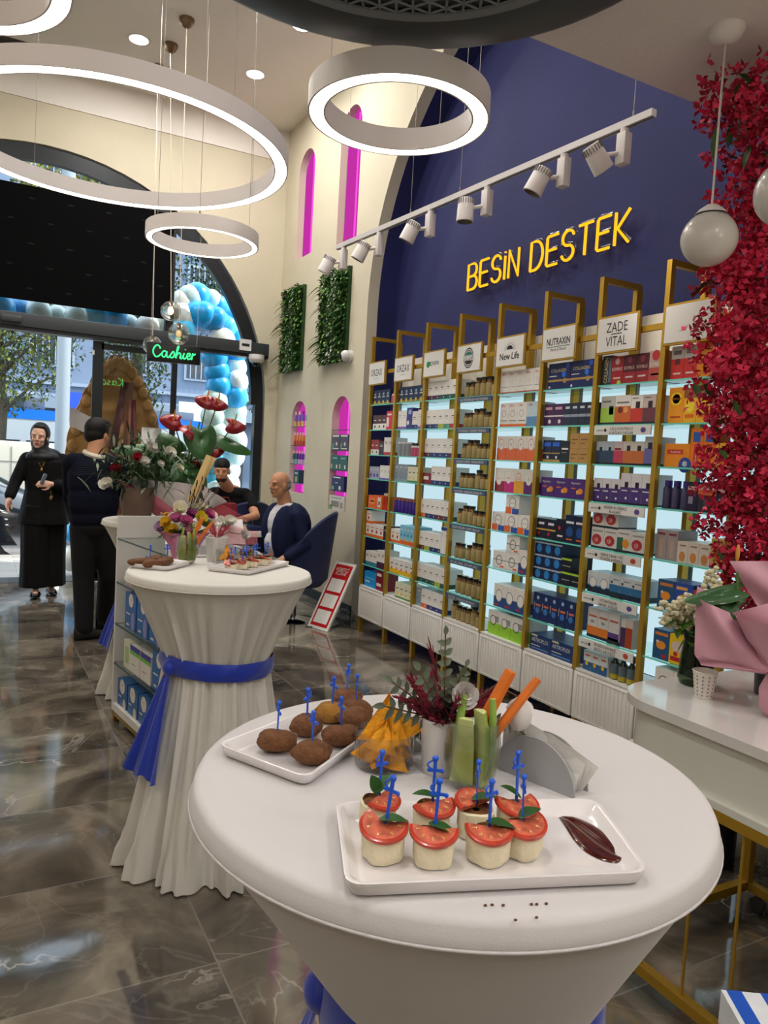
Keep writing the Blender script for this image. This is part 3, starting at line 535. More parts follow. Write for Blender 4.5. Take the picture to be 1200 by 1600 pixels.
D = {
 'nav': (.075, .125, .14, '#16284a', '#8c8438', .14, (('r', .2, .8, .5, .56, W_), ('r', .35, .65, .62, .8, '#a8b4c8'), ('c', .5, .16, .22, '#c9a53a')), 'dark navy gold-based'),
 'brw': (.08, .125, .14, '#4e2c2e', W_, .42, (('r', .25, .75, .62, .68, W_), ('c', .5, .22, .16, '#46302c')), 'brown and white'),
 'red': (.1, .155, .14, '#cc1f30', '', 0, (('r', .05, .45, .15, .65, W_), ('r', .15, .85, .76, .86, W_)), 'bright red'),
 'brr': (.075, .13, .14, '#8e3228', W_, .35, (('r', .2, .7, .6, .66, W_), ('c', .5, .18, .15, '#46302c')), 'rust and white'),
 'whr': (.075, .15, .14, W_, RD, .18, lines(RD), 'tall white red-based'),
 'lil': (.06, .105, .14, '#9aa0b0', '', 0, (('c', .5, .3, .3, '#5a4a9a'), ('r', .2, .8, .75, .8, W_)), 'lilac grey'),
 'whl': (.065, .12, .14, W_, '#6a5ab0', .12, lines(GR, z=.6), 'white violet-based'),
 'orw': (.15, .11, .14, OR, '', 0, (('r', .2, .8, .3, .8, '#e88a4a'), ('r', .3, .7, .5, .6, W_)), 'wide orange'),
 'orv': (.11, .11, .14, OR, '', 0, (('r', .25, .75, .15, .9, W_), ('r', .4, .6, .3, .6, OR)), 'orange box with a white panel'),
 'who': (.08, .11, .14, W_, OR, .2, (('r', .2, .8, .7, .75, RD), ('c', .5, .45, .18, RD)), 'white orange-based'),
 'drk': (.09, .115, .14, '#3a2430', '', 0, lines(W_), 'dark plum'),
 'gry': (.09, .11, .14, '#8f9aa2', '', 0, lines(W_, k=3), 'silver grey'),
 'wpu': (.07, .15, .14, W_, '#4a2440', .35, lines(INK and '#3a3a3a', z=.75), 'tall white plum-based'),
 'whb': (.07, .12, .14, W_, '#3c7f9a', .25, lines('#3a3a3a'), 'white teal-based'),
 'blu': (.22, .13, .14, '#1f8fd8', '', 0, (('r', .1, .9, .55, .62, '#6ac0f0'), ('r', .1, .5, .3, .4, W_)), 'wide sky blue'),
 'dre': (.14, .085, .14, '#7a1c28', '', 0, (('r', .1, .7, .4, .7, W_),), 'dark red'),
 'wli': (.07, .15, .14, W_, '#7a5ab0', .14, lines('#b7a8d0'), 'tall white lilac'),
 'prp': (.09, .17, .14, '#34307e', '', 0, (('r', .3, .8, .7, .9, '#9ab0d8'), ('c', .3, .3, .2, W_)), 'violet blue'),
 'grc': (.08, .14, .14, '#8896a0', '', 0, (('o', .5, .35, .28, '#2e3a4a'), ('r', .2, .8, .8, .84, W_)), 'grey circled'),
 'crg': (.07, .125, .14, '#dcd6b8', '#3f7d3a', .12, (('r', .25, .75, .6, .66, '#3a3a3a'), ('c', .5, .3, .18, YL)), 'cream green-based'),
 'sky': (.056, .155, .14, '#7fbfd8', OR, .22, (('r', .2, .8, .75, .8, W_), ('c', .5, .5, .2, '#2a6fb0'), ('c', .5, .25, .2, YL)), 'sky blue orange-based'),
 'yel': (.08, .12, .14, W_, YL, .3, (('r', .25, .75, .62, .68, '#3a3a3a'), ('c', .5, .35, .15, OR)), 'white yellow-based'),
 'bkl': (.1, .13, .03, '#565264', '', 0, lines(GR, k=3), 'dull violet'),
 'efa': (.082, .145, .14, W_, RD, .07, (('t', 'EFA', .35, .86, .11, '#d0402a', .6), ('c', .45, .5, .25, '#d3cdc9'), ('r', .1, .9, .28, .31, GR)), 'white EFA'),
 'efr': (.09, .155, .14, W_, OR, .12, (('t', 'EFA', .35, .88, .1, '#d0402a', .6), ('o', .45, .55, .25, GR), ('r', .1, .9, .24, .27, '#3a3a3a')), 'white EFA orange-based'),
 'efb': (.1, .155, .14, '#b8c8d0', '#5a86b0', .4, (('t', 'EFA', .35, .88, .1, '#d0402a', .6),), 'pale blue EFA'),
 'ovo': (.1, .155, .14, W_, OR, .5, (('c', .45, .65, .3, '#e4ddd6', 1.3), ('o', .45, .65, .3, '#c05a3a', 1.3), ('t', '365', .45, .66, .08, '#555555', .4)), 'white and orange oval-badged'),
 'ovr': (.1, .155, .14, W_, '#8e1f34', .45, (('c', .45, .55, .3, '#e4ddd6', 1.4), ('t', 'D3', .45, .56, .1, RD, .3)), 'white and wine-red'),
 'ovm': (.1, .155, .14, W_, '#c2187a', .45, (('c', .45, .6, .28, '#e4ddd6', 1.3), ('t', 'D3K2', .45, .6, .09, '#c2187a', .4)), 'white and magenta'),
 'ovy': (.1, .155, .14, W_, '#e0a022', .5, (('o', .45, .6, .3, '#e0a022', 1.3), ('t', 'C+Z', .45, .6, .12, OR, .4)), 'white and yellow'),
 'ovp': (.1, .155, .14, W_, '#5c1f66', .5, (('c', .45, .6, .3, '#e4ddd6', 1.3), ('t', 'D', .45, .6, .1, PU, .3)), 'white and purple'),
 'cbo': (.135, .12, .16, W_, '', 0, (('r', 0, .45, 0, .35, OR), ('r', .5, 1, 0, .3, '#2c4fa0'), ('c', .5, .58, .27, '#e4e0da'), ('o', .5, .58, .27, '#333333'), ('t', 'New Life', .5, .58, .09, '#444444', .35)), 'wide white round-badged'),
 'cbl': (.135, .115, .16, W_, '#c9c9d4', .12, (('o', .5, .5, .24, '#444444'), ('r', 0, 1, .49, .52, '#444444'), ('r', .6, .9, .1, .2, OR)), 'wide white line-badged'),
 'cbn': (.11, .15, .2, W_, '#22407e', .45, (('c', .5, .5, .32, '#e4e0da', 1.2), ('o', .5, .5, .32, '#333333', 1.2), ('r', .1, .5, .06, .14, RD)), 'white and royal blue'),
 'cbg': (.12, .155, .2, W_, '#8fc32e', .5, (('o', .45, .6, .28, '#555555'), ('c', .45, .6, .2, '#e4e0da'), ('r', .6, .95, .55, .8, GR)), 'white and lime green'),
 'col': (.19, .155, .14, '#16235a', '', 0, (('r', 0, 1, .30, .38, '#b08a4a'), ('c', .78, .32, .08, '#b08a4a'), ('t', 'COLLAGEN', .47, .72, .13, '#d8c48a', .85), ('r', .05, .4, .5, .53, W_), ('c', .72, .56, .09, '#2a6fe0'), ('c', .88, .88, .08, '#2a4fc0'), ('c', .08, .1, .04, W_)), 'wide navy COLLAGEN'),
 'pun': (.085, .13, .14, '#46204e', '', 0, (('r', .1, .8, .74, .86, '#c99aa8'), ('r', 0, 1, .42, .48, W_), ('c', .6, .2, .14, W_)), 'plum banded'),
 'dsi': (.06, .13, .14, '#232a3c', '', 0, (('r', 0, 1, .38, .5, '#8e98a6'), ('r', .2, .8, .75, .85, '#c8ccd4')), 'narrow dark silver-banded'),
 'ngo': (.075, .13, .14, '#141c3a', '#b0904a', .12, (('r', .1, .9, .72, .9, '#2a5fd0'), ('r', 0, 1, .38, .43, '#b0904a'), ('c', .6, .22, .12, W_)), 'navy gold-striped'),
 'blk': (.08, .125, .14, '#1a2026', '', 0, (('r', .15, .85, .6, .68, W_), ('r', .15, .7, .45, .48, GR)), 'black'),
 'krf': (.075, .085, .14, '#b0854a', '', 0, (('r', .15, .85, .55, .62, '#6a4a24'), ('r', .15, .6, .3, .36, '#6a4a24')), 'brown kraft'),
 'puo': (.125, .115, .14, '#4a2470', '', 0, (('t', 'Magnesium', .4, .78, .11, W_, .6), ('c', .72, .4, .17, '#d8862a', .8), ('c', .55, .35, .1, '#e0a040'), ('r', .1, .4, .5, .56, '#d86a2a')), 'purple and orange'),
 'bwo': (.15, .12, .14, '#c8d0d8', '', 0, (('r', 0, .4, 0, .4, '#2c5fb0'), ('r', .4, .8, 0, .35, OR), ('o', .6, .5, .28, '#888888')), 'pale blue-orange'),
 'bks': (.09, .12, .14, '#15182a', '', 0, (('r', 0, 1, .42, .5, '#c89a4a'), ('r', .2, .8, .7, .82, '#d8d8e0'), ('c', .3, .25, .12, RD)), 'black gold-striped'),
 'bkr': (.08, .13, .14, '#14162a', '', 0, (('c', .4, .6, .14, '#c03048'), ('r', .2, .8, .2, .28, W_)), 'black red-dotted'),
 'bkb': (.085, .16, .14, '#101c3c', '', 0, (('r', .1, .9, .7, .78, '#d8d8e0'), ('c', .5, .4, .35, '#1e4a8a'), ('r', .2, .8, .1, .15, OR)), 'tall midnight blue'),
 'blt': (.085, .077, .16, '#0e2248', '', 0, (('r', 0, 1, .8, .92, '#a8b4c8'), ('c', .5, .42, .3, '#2a7ac0')), 'small blue-black'),
 'bkw': (.09, .08, .16, '#12141e', '', 0, (('r', 0, 1, .8, .95, LG), ('r', .1, .9, .35, .42, GR)), 'small black lime-topped'),
 'nvt': (.072, .165, .14, '#14285a', '', 0, (('v', 'Voonka', .18, .5, .2, W_), ('c', .6, .82, .16, '#9ab0d8'), ('c', .6, .35, .26, '#3a70b8'), ('r', .35, .95, .5, .58, '#c86a4a')), 'tall navy'),
 'art': (.19, .10, .2, '#1c3566', '', 0, (('t', 'ARTROFLEX', .48, .66, .26, '#d0d4dc', .82), ('r', .05, .35, .86, .97, '#c8c0a0'), ('r', .05, .9, .12, .18, '#5a86c0'), ('r', .05, .5, .3, .34, W_)), 'long blue ARTROFLEX'),
 'cov': (.07, .16, .14, '#2a3440', '', 0, (('v', 'COLLAGEN', .45, .5, .55, '#d8c48a'), ('r', .75, 1, .1, .9, '#5a6a78')), 'dark slate COLLAGEN'),
 'bor': (.088, .15, .14, '#a01c24', '', 0, (('t', 'BOMBAX', .5, .55, .13, W_, .85), ('c', .5, .82, .2, '#c8a0a0'), ('r', .2, .8, .2, .26, '#e0b0a0'), ('c', .7, .06, .16, LG)), 'red BOMBAX'),
 'bop': (.088, .15, .14, '#551828', '', 0, (('t', 'BOMBAX', .5, .55, .13, '#d8b0a8', .85), ('c', .5, .82, .2, '#8a3040'), ('r', 0, 1, 0, .4, '#9a2430'), ('r', .2, .8, .2, .26, W_)), 'maroon BOMBAX'),
 'box': (.088, .155, .14, '#b89a90', '', 0, (('t', 'BOMBAX', .5, .55, .13, W_, .85), ('c', .5, .85, .3, '#b03030'), ('r', 0, 1, 0, .45, '#b04a44'), ('r', .2, .8, .2, .26, W_)), 'rose BOMBAX'),
 'zgr': (.105, .155, .14, '#b8b8b0', '#1e2a34', .08, (('r', 0, 1, .08, .6, '#9cc24a'), ('r', .6, .9, .35, .65, '#2a3038'), ('r', .1, .7, .78, .84, '#666666')), 'green and grey'),
 'zor': (.11, .155, .14, W_, '#1e2a34', .08, (('r', 0, 1, .08, .62, '#c8622a'), ('c', .35, .5, .16, '#6a3020'), ('c', .7, .5, .14, '#e09a5a'), ('r', .1, .9, .72, .78, '#777777')), 'orange and white'),
 'zre': (.082, .15, .14, W_, '#1e2a34', .08, (('r', 0, 1, .08, .55, '#c23a30'), ('r', .4, .75, .55, .78, '#2a2228'), ('r', .1, .6, .88, .92, '#777777')), 'red and white'),
 'zma': (.082, .15, .14, '#c8b4b0', '#1e2a34', .08, (('r', 0, 1, .08, .55, '#6c3a48'), ('r', .4, .75, .55, .78, '#2a2228'), ('r', .1, .6, .88, .92, '#777777')), 'maroon and pale'),
 'znv': (.068, .125, .14, '#a9b4bc', '#141c26', .08, (('r', 0, 1, .08, .6, '#33465e'), ('r', .4, .7, .55, .75, '#18202a')), 'slate blue'),
 'zpk': (.068, .125, .14, '#c8b4b8', '#141c26', .08, (('r', 0, 1, .08, .6, '#c0405a'), ('r', .1, .8, .62, .72, '#8a2a3a')), 'pink'),
 'zos': (.075, .125, .14, '#c8c0b8', '#141c26', .08, (('r', 0, 1, .08, .6, '#c06a3a'), ('r', .35, .7, .6, .82, '#2a2228')), 'small orange'),
 'zli': (.075, .15, .14, '#b8b8c0', '#141c26', .08, (('r', 0, 1, .08, .6, '#6a64a0'), ('r', .3, .7, .58, .8, '#2a2238')), 'lilac'),
 'zpu': (.066, .13, .14, '#cfcad0', '#14141e', .06, (('r', 0, 1, .06, .6, '#453070'), ('r', .4, .75, .55, .78, '#1e1828'), ('r', .1, .7, .45, .5, W_), ('c', .6, .2, .1, W_)), 'white and violet'),
 'zpt': (.072, .165, .14, '#cfcad0', '#14141e', .06, (('r', 0, 1, .06, .55, '#453070'), ('r', .4, .75, .52, .72, '#1e1828'), ('r', .1, .7, .42, .46, W_), ('c', .6, .2, .1, W_)), 'taller white and violet'),
 'zwr': (.095, .115, .14, '#ccc6c2', '#1e2a34', .1, (('c', .45, .42, .38, '#a83038', .8), ('c', .4, .4, .14, '#e0c0b0'), ('r', .1, .9, .8, .86, '#8a8a8a')), 'grey and red'),
 'zwg': (.095, .12, .14, '#ccc6c2', '#1e2a34', .1, (('r', 0, .45, .1, .65, '#2c6048'), ('c', .65, .4, .25, '#d0862a'), ('r', .1, .9, .8, .86, '#8a8a8a')), 'grey green-orange'),
 'zbc': (.082, .115, .14, '#c8ccd0', '#1a2a3c', .3, (('c', .5, .5, .36, W_), ('o', .5, .5, .36, '#2f6a98'), ('r', 0, 1, .3, .36, '#2f6a98')), 'white-blue ring-badged'),
 'zbd': (.075, .115, .14, '#c8ccd0', '#1a2a3c', .25, (('r', 0, 1, .25, .6, '#2f6a98'), ('c', .2, .7, .1, '#2a3a4a'), ('r', .3, .9, .8, .86, '#8a8a8a')), 'white and ocean blue'),
 'zto': (.078, .165, .14, '#c9c6c4', '#2a2a38', .1, (('r', 0, 1, .1, .38, '#d8762a'), ('r', .1, .9, .7, .76, '#b0583a'), ('c', .5, .55, .2, '#8a8a8a', .5)), 'tall white and orange'),
 'ztp': (.078, .165, .14, '#c9c6c4', '#2a2a38', .1, (('r', 0, 1, .1, .35, '#5a3a80'), ('r', 0, 1, .1, .18, '#3a70b0'), ('r', .1, .9, .7, .76, '#b0583a')), 'tall white and violet'),
 'ztb': (.035, .15, .05, '#c9c6c4', '', 0, (('r', 0, 1, .0, .7, '#4a2450'),), 'slim plum'),
 'ztr': (.045, .155, .05, '#c9b8ac', '', 0, (('r', 0, 1, .0, .7, '#a04020'),), 'slim rust'),
 'zsm': (.06, .11, .14, '#ccd4d4', '', 0, (('r', 0, 1, 0, .45, '#2a5a8c'), ('c', .45, .35, .2, YL), ('r', .2, .8, .72, .8, '#c05030')), 'small white-blue'),
 'rwb': (.075, .16, .14, '#d03030', '', 0, (('r', 0, 1, .62, 1, '#c9c0bc'), ('r', .15, .8, .75, .88, '#3a2a2a'), ('r', .3, .7, .45, .62, '#5a2a2a'), ('r', .2, .8, .15, .2, W_)), 'red with grey top'),
 'rdx': (.15, .115, .14, '#e48a22', '', 0, (('r', .1, .75, .55, .75, '#c83a2a'), ('t', 'Redoxon', .45, .65, .11, W_, .5), ('c', .85, .1, .25, '#2a4a9a'), ('c', .85, .15, .1, W_)), 'wide orange and blue'),
 'rdt': (.07, .19, .1, '#e07820', '', 0, (('r', .3, .7, .05, .6, '#c83a2a'), ('r', .2, .8, .65, .9, '#2a5ab0'), ('v', 'Redoxon', .5, .32, .22, W_)), 'tall orange and blue'),
 'ora': (.11, .06, .1, '#b8a078', '', 0, (('r', .1, .9, .3, .5, '#8a7450'),), 'flat beige'),
 'sun': (.09, .175, .14, '#e8971c', '', 0, (('c', .5, .68, .38, '#f2c62a'), ('c', .5, .68, .26, '#f5dc6a'), ('t', 'SUPRADYN', .5, .68, .07, '#b0601a', .7), ('r', .15, .85, .15, .2, '#b84a1a')), 'tall sunny orange'),
 'sus': (.075, .12, .14, '#ecb02a', '', 0, (('c', .5, .65, .38, '#f5d43a'), ('r', .15, .85, .2, .35, '#e06a1a')), 'small sunny yellow'),
 'pkk': (.06, .12, .14, '#c9a8a0', '', 0, (('c', .5, .5, .3, '#d87a6a'),), 'pale pink'),
 'dpu': (.065, .14, .14, '#241a3c', '', 0, (('r', .1, .9, .7, .85, '#c8a0a8'), ('r', .2, .6, .25, .5, '#8a86a0')), 'dark purple'),
 'smb': (.10, .13, .14, '#2a2c3a', '', 0, (('r', 0, 1, .62, .82, '#c9622e'), ('r', 0, 1, .82, 1, '#c9c0bc'), ('t', 'Sambucol', .5, .9, .09, '#5a3a3a', .8), ('c', .5, .35, .16, '#5a4a5a')), 'dark orange-banded'),
 'gir': (.065, .15, .14, '#9a8e90', '', 0, (('r', .3, .7, .1, .7, '#b0988a'), ('r', .15, .85, .82, .9, '#7a3a44')), 'mauve grey'),
 'crt': (.062, .105, .14, '#cfc4b8', '', 0, (('c', .5, .3, .28, '#c8824a', 1.4), ('r', .2, .8, .78, .84, '#8a6a5a')), 'cream carrot-printed'),
 'tan': (.07, .14, .14, '#c9a45a', '#5a2a34', .12, (('r', .25, .75, .25, .75, '#9a6a2a'), ('r', .15, .85, .84, .92, '#5a3a1a')), 'tan'),
 'fsh': (.10, .15, .14, '#28507a', '', 0, (('c', .5, .48, .3, '#e08a2a', .7), ('c', .28, .58, .08, W_), ('r', .1, .9, .8, .9, '#c87a3a'), ('c', .7, .12, .12, RD)), 'blue with an orange blob'),
 'fsy': (.10, .145, .14, '#d8b422', '', 0, (('c', .5, .6, .35, '#c9b4b0', .8), ('r', .1, .9, .1, .25, RD), ('c', .4, .35, .12, RD)), 'yellow and red'),
 'fsp': (.11, .15, .14, '#2a4a9a', '', 0, (('c', .5, .45, .35, '#d8a03a', .7), ('c', .6, .3, .2, '#c03a2a'), ('r', .1, .7, .78, .88, '#d8a05a')), 'royal blue'),
 'rfl': (.10, .13, .14, '#b8402a', '', 0, (('c', .5, .4, .35, '#e0902a', .7),), 'red orange'),
}
for k, cc, dn in (('mp', '#4a1c40', 'plum'), ('mg', '#1c4a38', 'dark green'), ('mn', '#1c2a66', 'navy'), ('ml', '#a0a824', 'olive lime'), ('me', '#4a8a6a', 'sea green'), ('mr', '#a82838', 'red'), ('mo', '#c8662a', 'orange'), ('mw', '#5a1c28', 'wine')):
    D[k] = (.084, .14, .14, W_, cc, .24, (('r', .2, .6, .62, .67, '#4a4a4a'), ('r', .2, .7, .52, .54, '#9a9a9a'), ('c', .75, .12, .06, W_)), 'white %s-based' % dn)
D['mt'] = (.06, .2, .14, W_, '#1c2a66', .02, (('v', 'Mg', .3, .7, .3, '#3a3a3a'), ('r', 0, 1, .88, 1, '#1c2a76')), 'tall white navy-capped')
_DM = {}
D['orv'] = D['orv'][:7]+('white-panelled orange',)
def design(k):
    if k not in _DM: _DM[k] = pbox_mesh(*D[k][:3], *D[k][3:7])
    return _DM[k]
# bottles and jars
def jar_mesh(kind):
    b = MB()
    if kind == 'jar':  b.lathe([(.001, 0), (.026, 0), (.028, .006), (.028, .072), (.02, .085), (.02, .09), (.0225, .09), (.0225, .107), (.001, .108)], 14, [0, 0, 1, 0, 0, 2, 3, 2]); return b.mesh('supplement_jar', [mat('amber_glass', '#6a4a1c', .1), pc('#a08c5c'), mat('cap_gold', '#b8a070', .3, .5), mat('cap_black', '#16140f', .3)])
    if kind == 'tall': b.lathe([(.001, 0), (.029, 0), (.031, .006), (.031, .09), (.022, .108), (.022, .113), (.025, .113), (.025, .132), (.001, .133)], 14, [0, 0, 1, 0, 0, 2, 3, 2]); return b.mesh('supplement_jar', [mat('amber_glass', '#6a4a1c'), pc('#a08c5c'), mat('cap_gold', '#b8a070'), mat('cap_black', '#16140f')])
    if kind == 'pjar': b.lathe([(.001, 0), (.028, 0), (.03, .006), (.03, .09), (.026, .1), (.026, .122), (.001, .123)], 14, [0, 0, 1, 0, 2, 2]); return b.mesh('supplement_jar', [pc('#2e1a66'), pc('#3a1f80'), pc('#8a4a3a')])
    if kind == 'can':  b.lathe([(.001, 0), (.034, 0), (.034, .1), (.034, .11), (.03, .112), (.001, .112)], 16, [0, 0, 1, 1, 1]); return b.mesh('supplement_can', [pc('#8a8e96'), pc('#d4d0cc')])
    if kind == 'wbot': b.lathe([(.001, 0), (.023, 0), (.023, .07), (.012, .085), (.014, .085), (.014, .105), (.001, .105)], 12, [0, 1, 0, 0, 2, 2]); return b.mesh('supplement_bottle', [pc('#d8d0cc'), pc('#b04a6a'), pc('#22242c')])
    if kind == 'tube': b.lathe([(.001, 0), (.017, 0), (.017, .12), (.018, .122), (.018, .14), (.001, .14)], 12, [0, 1, 2, 2, 2]); return b.mesh('effervescent_tube', [pc('#d0502a'), pc('#c23a22'), pc('#d8c8b8')])
    if kind == 'oil':  b.lathe([(.001, 0), (.024, 0), (.026, .004), (.026, .03), (.026, .085), (.012, .105), (.012, .115), (.015, .115), (.015, .15), (.001, .15)], 14, [0, 0, 1, 2, 0, 0, 3, 3, 3]); return b.mesh('oil_bottle', [mat('dark_glass', '#20240f', .1), pc('#b0a030'), pc('#5a6a70'), mat('cap_black', '#16140f')])
    if kind == 'dbot': b.lathe([(.001, 0), (.024, 0), (.024, .1), (.016, .11), (.018, .11), (.018, .14), (.001, .14)], 12, [0, 1, 0, 0, 2, 2]); return b.mesh('supplement_bottle', [pc('#1e1a3c'), pc('#3a3658'), pc('#3a2a80')])
_JM = {}; JW = dict(jar=.058, tall=.064, pjar=.062, can=.07, wbot=.05, tube=.037, oil=.056, dbot=.052)
JH = dict(jar=.108, tall=.133, pjar=.123, can=.112, wbot=.105, tube=.14, oil=.15, dbot=.14)
JN = dict(jar=('supplement_jar', 'jar', 'tan-labelled brown jar'), tall=('supplement_jar', 'jar', 'taller tan-labelled brown jar'), pjar=('supplement_jar', 'jar', 'purple supplement jar'), can=('supplement_can', 'can', 'silver supplement can'), wbot=('supplement_bottle', 'bottle', 'small white supplement bottle'), tube=('effervescent_tube', 'tube', 'red effervescent tablet tube'), oil=('oil_bottle', 'bottle', 'dark oil bottle'), dbot=('supplement_bottle', 'bottle', 'dark purple supplement bottle'))
BN = ['street-end bay', 'second bay', 'third bay', 'fourth bay', 'fifth bay', 'sixth bay', 'seventh bay', 'flower-hidden bay']
SN = ['top shelf', 'second shelf', 'third shelf', 'fourth shelf', 'fifth shelf', 'sixth shelf', 'seventh shelf', 'lowest shelf']
def place(bay, sh, row):
    """row: 'key' | ('key', n) | ('gap', metres) | ('key', n, layers); laid from the street end towards the camera"""
    used = {}; x = .022; items = []
    for it in row:
        if isinstance(it, str): it = (it, 1)
        if it[0] == 'gap': x += it[1]; continue
        k, n = it[0], it[1]; L = it[2] if len(it) > 2 else 1
        isj = k in JW; w = JW[k] if isj else D[k][0]; h = JH[k] if isj else D[k][1]; dp = w if isj else D[k][2]
        for i in range(n):
            for l in range(L if not isinstance(L, tuple) else L[min(i, len(L)-1)]): items.append((k, isj, x+w/2, l*(h+.0006), w, dp, l))
            x += w+.0015
    tot = x-.0015; s = min(1, (.46-.022)/tot) if tot > .438 else 1
    from collections import Counter
    cnt = Counter((k, l) for k, _, _, _, _, _, l in items); seen = Counter()
    for k, isj, cx, dz, w, dp, l in items:
        seen[(k, l)] += 1; i_ = seen[(k, l)]
        if k not in _JM and isj: _JM[k] = jar_mesh(k)
        me = _JM[k] if isj else design(k); nm, cat, ds = JN[k] if isj else ('supplement_box', 'box', D[k][7]+' box')
        o = bpy.data.objects.new(nm, me); COL.objects.link(o)
        y = BAYY[bay]-(cx*s if s < 1 else cx) - (0 if s < 1 else (.438-tot)*.35)
        o.location = (PX+.028+dp/2+(.0 if not isj else rnd.uniform(0, .006)), y, SZ[sh]+.0005+dz); o.rotation_euler = (0, 0, -PI/2); o.scale = (min(1, s)*.995, 1, 1) if not isj else (1, 1, 1)
        if isj and s < 1: o.scale = (s, s, 1)
        if isj: o.rotation_euler[2] = rnd.uniform(-2, 0)
        q = '' if cnt[(k, l)] == 1 else ', %s from the street' % ORD[i_-1]
        st = '' if l == 0 else ['', 'upper ', 'topmost '][l]
        tag(o, '%s%s%s, %s of the %s' % (st, ds, q, SN[sh], BN[bay]), cat, 'products on the %s of the %s' % (SN[sh], BN[bay]))
J = [('jar', 2), 'tall', ('jar', 1), 'tall', ('jar', 2)]
ROWS = {
 0: [[('nav', 4), ('wbot', 2)], [('brw', 3), ('red', 1)], [('brr', 2), 'drk', ('whr', 2)], [('lil', 3), ('gap', .01), ('whl', 3)], ['orw', 'orv', ('tube', 3)], [('who', 4, (2, 1)), 'drk'], [('whb', 3), ('wpu', 2)], ['blu', ('dre', 1, 2)]],
 1: [[('nav', 5)], [('wli', 2), 'prp', 'mn', ('wli', 1)], [('can', 3), ('gap', .01), ('wbot', 4)], [('grc', 3), ('crg', 3)], [('pjar', 7)], [('who', 2), ('sky', 5)], [('yel', 5)], [('gap', .12), ('crg', 4)]],
 2: [[('mp', 2), ('mg', 3)], [('mn', 2), 'ml', 'me', 'mr'], ['mw', ('mn', 2), 'mn', 'mp'], ['dre', ('mn', 3, 1), 'mn'], ['mo', ('mn', 2), ('mw', 2), 'mg'], ['mw', 'ml', ('mn', 2), ('mt', 2)], [('mg', 3), 'ml', 'mg'], [('grc', 1), 'mo', ('mn', 3)]],
 3: [[('wbot', 0), ('jar', 2), ('tall', 3), 'jar'], [('jar', 2), ('tall', 2), ('jar', 2)], [('jar', 1), ('tall', 2), ('jar', 3)], [('jar', 3), ('gap', .02), ('tall', 1), ('jar', 2)], [('jar', 1), ('tall', 2), ('jar', 3)], [('jar', 2), ('gap', .03), ('jar', 1), ('tall', 3)], [('gap', .02), ('tall', 5)], [('tall', 1), ('jar', 3), 'tall', 'jar']],
 4: [[('efa', 5)], [('efr', 3), 'efb'], [('ovo', 4)], ['ovr', 'ovm', 'ovy', 'ovp'], [('cbo', 3, (1, 2, 1))], [('gap', .04), ('cbl', 2, (1, 2)), 'cbn'], [('gap', .07), ('cbn', 3)], [('gap', .02), ('cbg', 3)]],
 5: [[('col', 2)], [('pun', 2), ('dsi', 4)], [('ngo', 2), 'blk', ('krf', 2, 2)], [('puo', 3, 1)], [('bks', 2), ('bkr', 1), ('bkb', 2)], [('blt', 3, 3), ('bkw', 2, (2, 1))], [('nvt', 5)], [('art', 2)]],
 6: [['cov', 'bor', 'bop', 'bop', 'box'], ['zgr', 'zor', 'zre', 'zma'], [('znv', 2), 'zpk', ('zos', 2), 'zli'], [('zpu', 3), ('zpt', 3)], [('zwr', 2, (2, 2)), 'zwg', 'zwr'], [('zbc', 2), ('zbd', 3)], ['zto', 'zto', 'ztp', ('gap', .01), 'ztb', 'ztr'], [('zsm', 3), ('oil', 3)]],
 7: [[('rwb', 2), ('rdx', 1, 2), 'rwb'], ['sun', ('sus', 2), ('pkk', 2)], ['rdx', ('rdt', 2), 'sus'], [('dbot', 3), 'dpu', 'smb', 'dpu'], [('gir', 2), ('crt', 3, 1), 'tan'], [('gap', .01), 'fsh', 'fsp', 'rfl'], ['fsh', 'fsy', 'fsh'], [('cbn', 2)]],
}
for bay, rows in ROWS.items():
    for sh, row in enumerate(rows): place(bay, sh, [q for q in row if not (isinstance(q, tuple) and q[1] == 0)])
